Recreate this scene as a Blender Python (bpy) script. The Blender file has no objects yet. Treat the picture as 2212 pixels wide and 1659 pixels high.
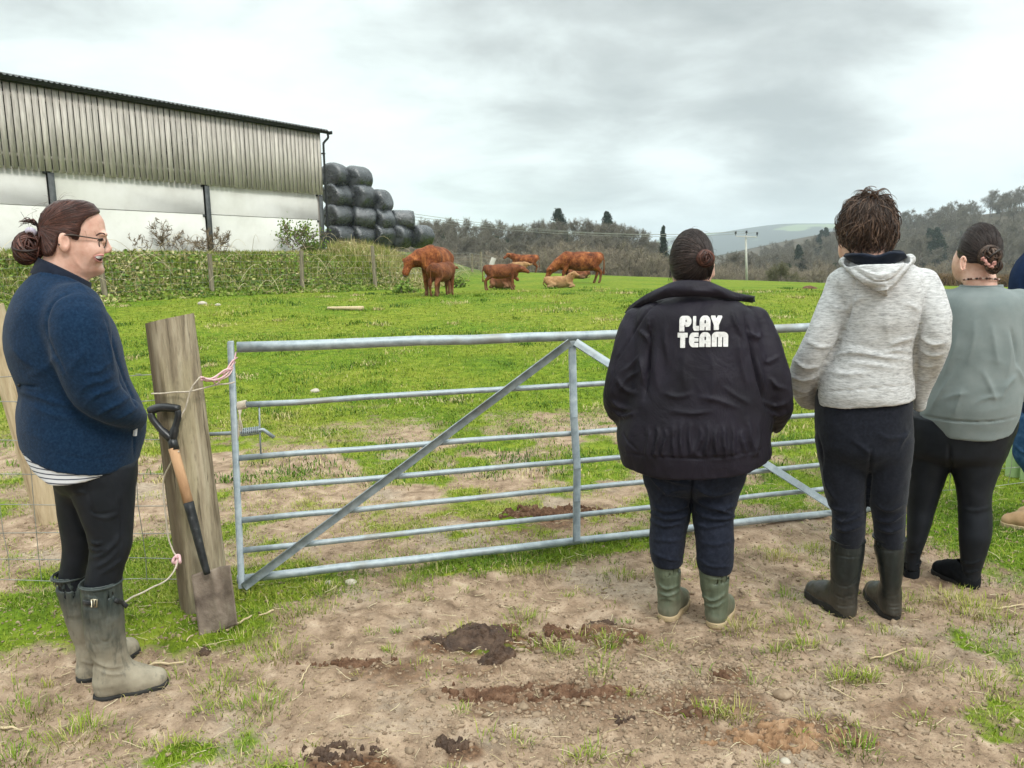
import bpy, math, random
import numpy as np
SC = bpy.context.scene
SKIP = set()
# ------------------------------------------------------------------ camera
F_PX, PITCH, ROLL, CAM_H = 1661.0, math.radians(8.71), math.radians(1.0), 1.45
FW = np.array([0, math.cos(PITCH), -math.sin(PITCH)])
_u0 = np.array([0, math.sin(PITCH), math.cos(PITCH)]); _r0 = np.array([1.0, 0, 0])
RT = math.cos(ROLL) * _r0 - math.sin(ROLL) * _u0
UP = math.sin(ROLL) * _r0 + math.cos(ROLL) * _u0
from mathutils import Matrix, Vector
cam = bpy.data.cameras.new('camera'); camo = bpy.data.objects.new('camera', cam)
SC.collection.objects.link(camo)
camo.matrix_world = Matrix(((RT[0], UP[0], -FW[0], 0), (RT[1], UP[1], -FW[1], 0), (RT[2], UP[2], -FW[2], CAM_H), (0, 0, 0, 1)))
cam.sensor_width = 36.0; cam.lens = 36.0 * F_PX / 2212.0
cam.clip_start = 0.05; cam.clip_end = 20000
SC.camera = camo
# ------------------------------------------------------------------ sky and sun
SC.view_settings.view_transform = 'Standard'; SC.view_settings.look = 'None'
SC.view_settings.exposure = 0.52; SC.view_settings.gamma = 1.0
SC.cycles.use_denoising = True; SC.cycles.denoiser = 'OPENIMAGEDENOISE'; SC.cycles.denoising_prefilter = 'ACCURATE'; SC.cycles.denoising_input_passes = 'RGB_ALBEDO_NORMAL'
SC.cycles.max_bounces = 6; SC.cycles.volume_bounces = 1; SC.cycles.transparent_max_bounces = 16
SUN_EL, SUN_AZ = math.radians(48), math.radians(150)      # azimuth measured from +Y towards +X
sun = bpy.data.lights.new('sun', 'SUN'); sun.energy = 1.5; sun.angle = math.radians(14); sun.color = (1.0, 0.97, 0.92)
suno = bpy.data.objects.new('sun', sun); SC.collection.objects.link(suno)
_sd = Vector((math.sin(SUN_AZ) * math.cos(SUN_EL), math.cos(SUN_AZ) * math.cos(SUN_EL), math.sin(SUN_EL)))
suno.rotation_euler = _sd.to_track_quat('Z', 'Y').to_euler()

def pxdir(px, py):
    d = FW + (px - 1106) / F_PX * RT + (829.5 - py) / F_PX * UP
    return d / np.linalg.norm(d)

class NT:
    """small node-tree helper"""
    def __init__(s, tree): s.t = tree; s.n = tree.nodes; s.l = tree.links
    def add(s, kind, **kw):
        n = s.n.new(kind)
        for k, v in kw.items():
            if k == 'ins':
                for i, x in v.items():
                    if isinstance(x, bpy.types.NodeSocket): s.l.new(x, n.inputs[i])
                    else: n.inputs[i].default_value = x
            else: setattr(n, k, v)
        return n
    def math(s, op, a, b=0.0, clamp=False):
        n = s.add('ShaderNodeMath', operation=op, ins={0: a, 1: b}); n.use_clamp = clamp; return n.outputs[0]
    def mix(s, f, a, b, kind='MIX'):
        n = s.add('ShaderNodeMix', data_type='RGBA', blend_type=kind, ins={0: f, 6: a, 7: b}); return n.outputs[2]
    def noise(s, vec, scale, detail=4, rough=0.55, dist=0.0):
        n = s.add('ShaderNodeTexNoise', ins={'Scale': scale, 'Detail': detail, 'Roughness': rough, 'Distortion': dist})
        if vec is not None: s.l.new(vec, n.inputs['Vector'])
        return n.outputs[0]
    def ramp(s, f, stops, interp='LINEAR'):
        n = s.add('ShaderNodeValToRGB'); n.color_ramp.interpolation = interp
        e = n.color_ramp.elements
        while len(e) < len(stops): e.new(0.5)
        for i, (p, c) in enumerate(stops):
            e[i].position = p; e[i].color = (c[0], c[1], c[2], 1) if hasattr(c, '__len__') else (c, c, c, 1)
        s.l.new(f, n.inputs[0]); return n.outputs[0]
    def rng(s, f, a, b, c, d, kind='SMOOTHSTEP'):
        n = s.add('ShaderNodeMapRange', interpolation_type=kind, ins={0: f, 1: a, 2: b, 3: c, 4: d}); return n.outputs[0]
    def mapping(s, vec, scale=(1, 1, 1), loc=(0, 0, 0), rot=(0, 0, 0)):
        n = s.add('ShaderNodeMapping', ins={1: loc, 2: rot, 3: scale}); s.l.new(vec, n.inputs[0]); return n.outputs[0]

def C4(c): return (c[0], c[1], c[2], 1.0)

world = bpy.data.worlds.new('World'); SC.world = world; world.use_nodes = True
w = NT(world.node_tree); w.n.clear()
tc = w.add('ShaderNodeTexCoord').outputs['Generated']
sky = w.add('ShaderNodeTexSky', sky_type='NISHITA'); sky.sun_disc = False
sky.sun_elevation = SUN_EL; sky.sun_rotation = SUN_AZ
sep = w.add('ShaderNodeSeparateXYZ', ins={0: tc})
zc = w.math('MAXIMUM', sep.outputs[2], 0.0)
den = w.math('ADD', zc, 0.22)
comb = w.add('ShaderNodeCombineXYZ', ins={0: w.math('DIVIDE', sep.outputs[0], den), 1: w.math('DIVIDE', sep.outputs[1], den), 2: 0.0}).outputs[0]
n1 = w.noise(w.mapping(comb, (1.0, 1.1, 1), (3.1, 1.7, 0)), 2.0, 6, 0.56, 0.25)
n2 = w.noise(w.mapping(comb, (1.0, 1.4, 1), (7.7, 4.2, 0)), 0.7, 3, 0.5, 0.2)
cl = w.math('ADD', w.math('MULTIPLY', n1, 0.75), w.math('MULTIPLY', n2, 0.25))
def blob(px, py, r, amp):
    global cl
    d = w.add('ShaderNodeVectorMath', operation='DISTANCE', ins={0: tc, 1: tuple(pxdir(px, py))}).outputs['Value']
    cl = w.math('ADD', cl, w.rng(d, 0.0, r, amp, 0.0))
for b in [(1480, 20, .50, -.17), (1880, 170, .36, -.10), (1250, 160, .28, -.05), (60, 0, .26, -.16), (700, -60, .3, -.11), (1500, 330, .14, .15), (2120, 290, .2, .2),
          (430, 190, .40, .20), (1000, 250, .22, .07), (1750, 380, .16, -.08), (2190, 80, .2, .15), (1150, 330, .2, -.07), (1620, 250, .12, -.03)]: blob(*b)
cloud = w.ramp(cl, [(0.22, (0.33, 0.36, 0.36)), (0.34, (0.45, 0.485, 0.48)), (0.44, (0.60, 0.655, 0.645)), (0.53, (0.72, 0.785, 0.77)), (0.66, (0.80, 0.845, 0.83))])
hz = w.rng(zc, 0.0, 0.10, 1.0, 0.0)
cloud = w.mix(w.math('MULTIPLY', hz, 0.35), cloud, C4((0.60, 0.655, 0.645)))
boost = w.rng(sep.outputs[2], 0.36, 0.95, 1.0, 3.0)            # overcast: the zenith is about three times the horizon
cb = w.add('ShaderNodeVectorMath', operation='SCALE', ins={0: cloud, 3: boost}).outputs[0]
bg1 = w.add('ShaderNodeBackground', ins={0: sky.outputs[0], 1: 0.06})
bg2 = w.add('ShaderNodeBackground', ins={0: cb, 1: 1.0})
mixs = w.add('ShaderNodeMixShader', ins={0: 0.94, 1: bg1.outputs[0], 2: bg2.outputs[0]})
wo = w.add('ShaderNodeOutputWorld'); w.l.new(mixs.outputs[0], wo.inputs[0])

# ------------------------------------------------------------------ helpers
rng = np.random.default_rng(7)
random.seed(7)

def W(px, py, Y):
    """point on the ray of a photo pixel (2212 px wide) at forward distance Y"""
    d = FW + (px - 1106) / F_PX * RT + (829.5 - py) / F_PX * UP
    return np.array([0, 0, CAM_H]) + d * (Y / d[1])

def sstep(a, b, x):
    t = np.clip((np.asarray(x, float) - a) / (b - a), 0, 1); return t * t * (3 - 2 * t)

def _hash(ix, iy, iz, seed):
    h = (ix * 374761393 + iy * 668265263 + iz * 1440670441 + seed * 1013904223) & 0xFFFFFFFF
    h = ((h ^ (h >> 13)) * 1274126177) & 0xFFFFFFFF
    h = ((h ^ (h >> 16)) * 2246822519) & 0xFFFFFFFF
    return ((h ^ (h >> 15)) & 0xFFFFFF) / float(0xFFFFFF)

def vnoise(p, seed=0):
    p = np.asarray(p, float); i = np.floor(p).astype(np.int64); f = p - i; f = f * f * (3 - 2 * f)
    r = 0.0
    for dx in (0, 1):
        wx = f[..., 0] if dx else 1 - f[..., 0]
        for dy in (0, 1):
            wy = f[..., 1] if dy else 1 - f[..., 1]
            for dz in (0, 1):
                wz = f[..., 2] if dz else 1 - f[..., 2]
                r = r + _hash(i[..., 0] + dx, i[..., 1] + dy, i[..., 2] + dz, seed) * wx * wy * wz
    return r * 2 - 1

def fbm(p, octv=4, seed=0, gain=0.5):
    p = np.asarray(p, float); a = 1.0; s = 0.0; t = 0.0
    for o in range(octv):
        s = s + a * vnoise(p * (2 ** o), seed + o * 17); t += a; a *= gain
    return s / t

def xy3(x, y, s=1.0): return np.stack([np.asarray(x) * s, np.asarray(y) * s, np.zeros_like(np.asarray(x, float))], -1)

def mk_mesh(name, V, faces_list, mat=None, parent=None, smooth=True, attrs=None, loc=None):
    """V (n,3); faces_list = list of int arrays (m,3) or (m,4)"""
    V = np.asarray(V, np.float32)
    me = bpy.data.meshes.new(name); me.vertices.add(len(V)); me.vertices.foreach_set('co', V.ravel())
    loops = []; starts = []; tot = 0
    for fa in faces_list:
        fa = np.asarray(fa, np.int32)
        if fa.size == 0: continue
        k = fa.shape[1]; loops.append(fa.ravel()); starts.append(np.arange(len(fa), dtype=np.int32) * k + tot); tot += fa.size
    loops = np.concatenate(loops); starts = np.concatenate(starts)
    me.loops.add(len(loops)); me.loops.foreach_set('vertex_index', loops)
    me.polygons.add(len(starts)); me.polygons.foreach_set('loop_start', starts)
    me.update(calc_edges=True)
    if smooth: me.polygons.foreach_set('use_smooth', np.ones(len(starts), bool))
    if attrs:
        for k, a in attrs.items():
            at = me.attributes.new(k, 'FLOAT', 'POINT'); at.data.foreach_set('value', np.asarray(a, np.float32).ravel())
    me.validate()
    if mat is not None: me.materials.append(mat)
    o = bpy.data.objects.new(name, me); SC.collection.objects.link(o)
    if parent is not None: o.parent = parent
    if loc is not None: o.location = loc
    return o

def tag(o, label, cat, group=None, kind=None):
    if label: o['label'] = label
    if cat: o['category'] = cat
    if group: o['group'] = group
    if kind: o['kind'] = kind
    return o
def empty(name, loc, label=None, cat=None, group=None, rz=0.0):
    o = bpy.data.objects.new(name, None); SC.collection.objects.link(o); o.location = [float(c) for c in loc]; o.rotation_euler = (0, 0, rz)
    o.empty_display_size = 0.1
    return tag(o, label, cat, group)
def copy_thing(o, loc, rz=0.0, sc=1.0, label=None, group=None):
    c = o.copy(); SC.collection.objects.link(c); c.location = [float(v) for v in loc]; c.rotation_euler = (0, 0, rz); c.scale = (sc, sc, sc) if not hasattr(sc, '__len__') else sc
    if label: c['label'] = label
    if group: c['group'] = group
    for ch in o.children:
        d = ch.copy(); SC.collection.objects.link(d); d.parent = c
        for g in ch.children:
            e = g.copy(); SC.collection.objects.link(e); e.parent = d
    return c

class MB:
    """collects boxes, tubes and raw pieces into one mesh"""
    def __init__(s): s.V = []; s.Q = []; s.T = []; s.A = []; s.n = 0
    def raw(s, V, Q=None, T=None, tint=0.5):
        V = np.asarray(V, float); s.V.append(V)
        if Q is not None and len(Q): s.Q.append(np.asarray(Q) + s.n)
        if T is not None and len(T): s.T.append(np.asarray(T) + s.n)
        s.A.append(np.broadcast_to(np.asarray(tint, float), (len(V),)).copy()); s.n += len(V); return s
    def box(s, c, size, R=None, tint=0.5, bev=0.0):
        hx, hy, hz = [v / 2 for v in size]
        if bev <= 0:
            V = np.array([[x, y, z] for x in (-hx, hx) for y in (-hy, hy) for z in (-hz, hz)])
            Q = [[0, 1, 3, 2], [4, 6, 7, 5], [0, 4, 5, 1], [2, 3, 7, 6], [0, 2, 6, 4], [1, 5, 7, 3]]
        else:
            b = min(bev, hx * .9, hy * .9, hz * .9); V = []; idx = {}
            for x in (-1, 1):
                for y in (-1, 1):
                    for z in (-1, 1):
                        for ax in range(3):
                            p = [x * (hx - b), y * (hy - b), z * (hz - b)]; p[ax] = (x * hx, y * hy, z * hz)[ax]
                            idx[(x, y, z, ax)] = len(V); V.append(p)
            V = np.array(V); Q = []; T = []
            for ax in range(3):
                o = [a for a in range(3) if a != ax]
                for sg in (-1, 1):
                    q = []
                    for (p, r) in ((-1, -1), (1, -1), (1, 1), (-1, 1)):
                        k = [0, 0, 0]; k[ax] = sg; k[o[0]] = p; k[o[1]] = r; q.append(idx[(k[0], k[1], k[2], ax)])
                    if (sg > 0) != (ax == 1): pass
                    else: q = q[::-1]
                    Q.append(q)
            for ax in range(3):
                o = [a for a in range(3) if a != ax]
                for p in (-1, 1):
                    for r in (-1, 1):
                        k1 = [0, 0, 0]; k2 = [0, 0, 0]; k1[o[0]] = k2[o[0]] = p; k1[o[1]] = k2[o[1]] = r; k1[ax] = -1; k2[ax] = 1
                        Q.append([idx[(*k1, o[0])], idx[(*k2, o[0])], idx[(*k2, o[1])], idx[(*k1, o[1])]])
            for x in (-1, 1):
                for y in (-1, 1):
                    for z in (-1, 1): T.append([idx[(x, y, z, a)] for a in range(3)])
            if R is not None: V = V @ np.asarray(R).T
            return s.raw(V + np.asarray(c, float), Q, T, tint)
        if R is not None: V = V @ np.asarray(R).T
        return s.raw(V + np.asarray(c, float), Q, None, tint)
    def tube(s, pts, rad, sides=8, cap=True, tint=0.5, ell=None):
        P = np.asarray(pts, float); n = len(P); r = np.broadcast_to(np.asarray(rad, float), (n,))
        T = np.gradient(P, axis=0); T /= np.linalg.norm(T, axis=1)[:, None] + 1e-9
        a = np.array([0, 0, 1.0]) if abs(T[0][2]) < .9 else np.array([1.0, 0, 0])
        N = np.zeros_like(P); u = a - T[0] * (a @ T[0]); N[0] = u / np.linalg.norm(u)
        for i in range(1, n):
            u = N[i - 1] - T[i] * (N[i - 1] @ T[i]); N[i] = u / (np.linalg.norm(u) + 1e-9)
        B = np.cross(T, N); th = np.arange(sides) * 2 * math.pi / sides
        e = 1.0 if ell is None else ell
        V = (P[:, None, :] + (N[:, None, :] * np.cos(th)[None, :, None] + B[:, None, :] * np.sin(th)[None, :, None] * e) * r[:, None, None]).reshape(-1, 3)
        i = np.arange(n - 1)[:, None] * sides; j = np.arange(sides)[None, :]; k = (j + 1) % sides
        Q = np.stack([i + j, i + k, i + sides + k, i + sides + j], -1).reshape(-1, 4)
        tt = tint if np.ndim(tint) == 0 else np.repeat(tint, sides)
        Tt = None
        if cap and sides > 2:
            V = np.vstack([V, P[0], P[-1]]); m = n * sides; b = (n - 1) * sides
            Tt = [[m, (q + 1) % sides, q] for q in range(sides)] + [[m + 1, b + q, b + (q + 1) % sides] for q in range(sides)]
            if np.ndim(tint): tt = np.concatenate([tt, [tint[0], tint[-1]]])
        return s.raw(V, Q, Tt, tt)
    def build(s, name, mat, parent=None, smooth=True, loc=None):
        V = np.vstack(s.V); fl = []
        if s.Q: fl.append(np.vstack(s.Q))
        if s.T: fl.append(np.vstack(s.T))
        return mk_mesh(name, V, fl, mat, parent, smooth, {'tint': np.concatenate(s.A)}, loc)

def autosmooth(o, deg=35):
    me = o.data; me.calc_loop_triangles() if False else None
    try: me.set_sharp_from_angle(angle=math.radians(deg))
    except Exception: pass
    return o

def spline(pts, n):
    """Catmull-Rom through the points"""
    P = np.asarray(pts, float)
    if len(P) == 2: return P[0] + (P[1] - P[0]) * np.linspace(0, 1, n)[:, None]
    Q = np.vstack([2 * P[0] - P[1], P, 2 * P[-1] - P[-2]])
    t = np.linspace(0, len(P) - 1 - 1e-6, n); i = t.astype(int); f = (t - i)[:, None]
    a, b, c, d = Q[i], Q[i + 1], Q[i + 2], Q[i + 3]
    return 0.5 * ((2 * b) + (c - a) * f + (2 * a - 5 * b + 4 * c - d) * f ** 2 + (3 * b - a - 3 * c + d) * f ** 3)

# ------------------------------------------------------------------ materials
def mat(name, cols, scale=8.0, rough=0.8, detail=5, bump=0.0, bscale=60.0, stretch=(1, 1, 1), metal=0.0, spec=0.3, coord='Object', tint=None, trans=None, sheen=0.0, lo=0.3, hi=0.7, bdist=0.01):
    """noise-mottled Principled; cols: two or three colours; tint: multiply by the 'tint' attribute range (a,b)"""
    m = bpy.data.materials.new(name); m.use_nodes = True; t = NT(m.node_tree); bs = t.n['Principled BSDF']
    v = t.mapping(t.add('ShaderNodeTexCoord').outputs[coord], stretch)
    n = t.noise(v, scale, detail, 0.6)
    st = [(lo + (hi - lo) * i / (len(cols) - 1), c) for i, c in enumerate(cols)]
    col = t.ramp(n, st)
    if tint:
        a = t.add('ShaderNodeAttribute', attribute_name='tint').outputs['Fac']
        f = t.rng(a, 0, 1, tint[0], tint[1], 'LINEAR')
        col = t.add('ShaderNodeVectorMath', operation='SCALE', ins={0: col, 3: f}).outputs[0]
    t.l.new(col, bs.inputs['Base Color']); bs.inputs['Roughness'].default_value = rough; bs.inputs['Metallic'].default_value = metal
    bs.inputs['Specular IOR Level'].default_value = spec
    if sheen: bs.inputs['Sheen Weight'].default_value = sheen; bs.inputs['Sheen Roughness'].default_value = 0.5
    if trans:
        bs.inputs['Subsurface Weight'].default_value = 0.0
    if bump:
        nb = t.noise(t.mapping(t.n['Texture Coordinate'].outputs[coord], stretch), bscale, 4, 0.6)
        b = t.add('ShaderNodeBump', ins={'Strength': bump, 'Distance': bdist, 'Height': nb}); t.l.new(b.outputs[0], bs.inputs['Normal'])
    return m
# ------------------------------------------------------------------ ground
FA = np.array([-10.0, 19.0]); FD = np.array([0.617, 0.787]); FN = np.array([-0.787, 0.617])
FC = FA + FD * 10.16                                     # the field fence turns away from us here
F2E = np.array([-1.7, 48.0]); FD2 = (F2E - FC) / np.linalg.norm(F2E - FC); FN2 = np.array([-FD2[1], FD2[0]])
def gate_y(x): return 3.33 + (np.asarray(x) + 1.25) * 0.29

def bank_s(x, y):
    s1 = (x - FA[0]) * FN[0] + (y - FA[1]) * FN[1]
    s2 = (x - FC[0]) * FN2[0] + (y - FC[1]) * FN2[1]
    return np.minimum(s1, s2 + 0.3)

def G0(x, y):
    x = np.asarray(x, float); y = np.asarray(y, float)
    z = sstep(4.5, 21, y) * 0.70 + sstep(21, 60, y) * 0.23
    z = z - np.where(x > 1.7, 0.055 * (x - 1.7), 0) * np.clip(y / 60, 0, 1.2) * sstep(6, 30, y) * (1 - sstep(90, 160, y))
    z = z + sstep(15, 22, y) * np.clip(-(x + 4) * 0.02, 0, 0.25) * (1 - sstep(40, 60, y))
    s = bank_s(x, y) + 0.25 * fbm(xy3(x, y, 0.8), 2, 5)
    al = (x - FA[0]) * FD[0] + (y - FA[1]) * FD[1]; zt = np.maximum(2.02 + .24 * sstep(9, 12, al) - z, 0)
    z = z + zt * sstep(-1.0, 3.4, s) * (1 - sstep(42, 62, y)) * (1 - sstep(-3, -14, y))
    # beyond the crest: a valley, a wooded hill, a second hill on the right, far ridges
    z = z - 6.5 * sstep(62, 125, y)
    wood = sstep(118, 180, y) * (1 - sstep(18, 62, x)) * (1 - sstep(300, 500, y))
    z = z + wood * (6.0 + 1.2 * np.sin(x * 0.06 + 1.2))
    z = z + 36 * sstep(110, 330, x) * sstep(190, 430, y) * (1 - 0.8 * sstep(650, 1200, y))
    z = z + 58 * sstep(400, 800, x) * sstep(950, 1500, y) * (1 - 0.6 * sstep(1700, 2200, y))
    z = z + 112 * sstep(250, 1000, x + 90 * np.sin(y * 0.002)) * sstep(1900, 3000, y) + 12 * fbm(xy3(x, y, 0.0022), 3, 9) * sstep(900, 2000, y)
    return z

def grass_mask(x, y):
    """how grassy the ground is, 0 bare to 1 sward"""
    gy = gate_y(x); d = y - gy
    n = fbm(xy3(x, y, 1.1), 4, 3); n2 = fbm(xy3(x, y, 3.1), 3, 31)
    m = sstep(4.8, 8.6, y + 1.2 * n + .5 * n2) * 0.55 + sstep(1.8, 4.4, d + 1.0 * n + .5 * n2) * 0.45
    mud = (0.40 + 0.7 * n + 1.0 * n2)                       # trampled strip behind the gate
    m = np.maximum(m, np.where((d > 0.0), np.clip(mud, 0, 1) * 0.8, 0))
    strip = np.exp(-((d - 0.0) / 0.17) ** 2) * (sstep(-0.75, -0.25, x) * (1 - sstep(0.75, 1.1, x))) * 0.95
    strip = np.maximum(strip, np.exp(-((d + 0.03) / 0.26) ** 2) * (1 - sstep(-1.05, -0.55, x)))
    left = sstep(-0.75, -1.25, x + 0.25 * n) * sstep(2.45, 2.95, y + 0.25 * n) * 0.95 * (1 - sstep(.15, .5, y - np.minimum(gy, 3.5) + .2 * n2))
    right = sstep(1.7, 2.4, x + 0.3 * n) * sstep(2.6, 3.6, y + 0.4 * n) * 0.75
    patch = sstep(0.16, 0.42, n + 0.35 * n2) * 0.6 + sstep(0.02, .25, n2 + .3 * n) * sstep(-0.5, -1.0, x) * 0.3
    near = np.maximum.reduce([strip, left, right, np.where(d < 0.1, patch, 0)])
    return np.clip(np.maximum(m, near), 0, 1)

DUNG = [  # wet, dark pats and crumbled reddish soil: photo-plan position, radii, amount
    (-0.12, 2.78, .27, .12, 1.0), (0.38, 2.86, .16, .13, .9), (-0.47, 2.58, .2, .1, .55), (0.05, 2.42, .30, .12, .65), (0.62, 2.32, .22, .10, .7), (0.35, 2.36, .22, .12, .55),
    (-0.48, 2.07, .16, .07, 1.0), (-0.17, 2.13, .07, .06, .9), (0.95, 2.17, .32, .10, .75), (0.72, 2.5, .08, .08, .8), (0.15, 4.25, .35, .2, .8), (-0.2, 2.62, .2, .05, .5), (1.3, 2.3, .2, .06, .4)]
def dung_mask(x, y):
    n = fbm(xy3(x, y, 9.0), 3, 77); r = np.zeros_like(np.asarray(x, float))
    for (cx, cy, rx, ry, a) in DUNG:
        q = np.sqrt(((x - cx) / rx) ** 2 + ((y - cy) / ry) ** 2) + 0.55 * n
        r = np.maximum(r, a * (1 - sstep(0.6, 1.15, q)))
    return r

def G(x, y):
    """ground height with the near relief"""
    x = np.asarray(x, float); y = np.asarray(y, float); z = G0(x, y)
    f = 1 - sstep(9, 16, np.hypot(x, y))
    dm = dung_mask(x, y); gm = grass_mask(x, y)
    p = xy3(x, y)
    rel = fbm(p * 2.0, 3, 11) * 0.018 + fbm(p * 9, 3, 12) * 0.011 + fbm(p * 34, 3, 13) * 0.0055 * (1 - 0.4 * gm)
    clod = np.clip(fbm(p * 14, 3, 15) - 0.1, 0, 1) * (0.02 + 0.05 * dm)
    return z + f * (rel + clod * (1 - .5 * dm) + dm * 0.004) + (sstep(9, 16, np.hypot(x, y)) * (1 - sstep(60, 90, y))) * fbm(p * 0.35, 2, 14) * 0.02

def build_ground():
    a_f = np.radians(np.linspace(-44, 44, 600)); a_c = np.radians(np.arange(48, 312.1, 6.0))
    ang = np.concatenate([a_f, a_c]); na = len(ang)
    r = [0.3, .6, .9, 1.2, 1.4, 1.55, 1.65]
    while r[-1] < 4.8: r.append(r[-1] * 1.0042)
    while r[-1] < 60: r.append(r[-1] * 1.012)
    while r[-1] < 500: r.append(r[-1] * 1.035)
    while r[-1] < 6000: r.append(r[-1] * 1.05)
    r = np.array(r); nr = len(r)
    X = r[:, None] * np.sin(ang)[None]; Y = r[:, None] * np.cos(ang)[None]
    Z = G(X, Y); V = np.stack([X, Y, Z], -1).reshape(-1, 3)
    i = np.arange(nr - 1)[:, None] * na; j = np.arange(na)[None]; k = (j + 1) % na
    Q = np.stack([i + k, i + j, i + na + j, i + na + k], -1).reshape(-1, 4)
    V = np.vstack([V, [[0, 0, float(G(0., 0.))]]]); c = len(V) - 1
    T = np.array([[c, q, (q + 1) % na] for q in range(na)])[:, [0, 2, 1]]
    gm = np.append(grass_mask(X, Y).ravel(), 0); dm = np.append(dung_mask(X, Y).ravel(), 0)
    bs = np.append(sstep(-0.7, 0.9, bank_s(X, Y)).ravel(), 0)
    m = bpy.data.materials.new('ground'); m.use_nodes = True; t = NT(m.node_tree); b = t.n['Principled BSDF']
    co = t.add('ShaderNodeTexCoord').outputs['Object']
    at = lambda n: t.add('ShaderNodeAttribute', attribute_name=n).outputs['Fac']
    nA = t.noise(co, 1.7, 5, .6); nB = t.noise(co, 38, 5, .65); nC = t.noise(co, 9, 6, .65, .4); nD = t.noise(co, 120, 3, .6)
    dirt = t.ramp(nC, [(.30, (.125, .082, .054)), (.46, (.265, .185, .125)), (.6, (.375, .272, .19)), (.74, (.50, .385, .28))])
    grey = t.ramp(nB, [(.32, (.19, .155, .12)), (.55, (.37, .31, .24)), (.72, (.50, .43, .34))])
    dirt = t.mix(t.rng(nA, .50, .66, 0, .55), dirt, grey)
    dirt = t.mix(t.rng(nD, .58, .72, 0, .55), dirt, C4((.46, .36, .21)))
    dirt = t.mix(t.rng(nD, .40, .30, 0, .55), dirt, C4((.09, .055, .032)))
    pat = t.ramp(nB, [(.34, (.03, .014, .008)), (.52, (.11, .054, .028)), (.68, (.24, .135, .075))])
    dirt = t.mix(t.math('MULTIPLY', at('dung'), 0.95), dirt, pat)
    gn = t.noise(co, .42, 5, .6, .3); gf = t.noise(co, 7.0, 5, .68)
    g1 = t.ramp(gf, [(.30, (.038, .075, .006)), (.48, (.092, .16, .008)), (.68, (.17, .235, .016))])
    g2 = t.ramp(gf, [(.30, (.065, .092, .008)), (.48, (.145, .19, .012)), (.68, (.245, .265, .035))])
    gr = t.mix(t.rng(gn, .40, .60, 0, 1), g1, g2)
    tuft = t.noise(t.mapping(co, (1.0, 1.0, 1)), 26, 4, .7)
    gr = t.mix(t.rng(tuft, .46, .34, 0, .6), gr, C4((.035, .062, .010)))
    dist = t.add('ShaderNodeVectorMath', operation='LENGTH', ins={0: co}).outputs['Value']
    gr = t.mix(t.rng(dist, 52, 62, 0, .4), gr, C4((.10, .165, .018)))
    fields = t.mix(t.rng(t.noise(co, .004, 2, .5), .60, .63, 0, 1, 'LINEAR'), C4((.028, .034, .026)), C4((.15, .19, .09)))
    gr = t.mix(t.rng(dist, 100, 135, 0, 1), gr, C4((.075, .062, .042)))
    gr = t.mix(t.rng(dist, 700, 900, 0, 1), gr, fields)
    gmask = t.math('ADD', at('grass'), t.math('MULTIPLY', t.math('SUBTRACT', nC, .5), .9))
    col = t.mix(t.rng(gmask, .42, .70, 0, 1), dirt, gr)
    bk = t.ramp(gf, [(.3, (.05, .075, .016)), (.55, (.11, .14, .035)), (.7, (.22, .21, .09))])
    col = t.mix(at('bank'), col, bk)
    t.l.new(col, b.inputs['Base Color']); b.inputs['Roughness'].default_value = .95; b.inputs['Specular IOR Level'].default_value = .12
    hh = t.math('ADD', t.math('MULTIPLY', nB, .6), t.math('MULTIPLY', nD, .4))
    bu = t.add('ShaderNodeBump', ins={'Strength': 1.0, 'Distance': .016, 'Height': hh}); t.l.new(bu.outputs[0], b.inputs['Normal'])
    o = mk_mesh('ground', V, [Q, T], m, attrs={'grass': gm, 'dung': dm, 'bank': bs})
    tag(o, None, None, None, 'structure'); return o
build_ground()

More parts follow.
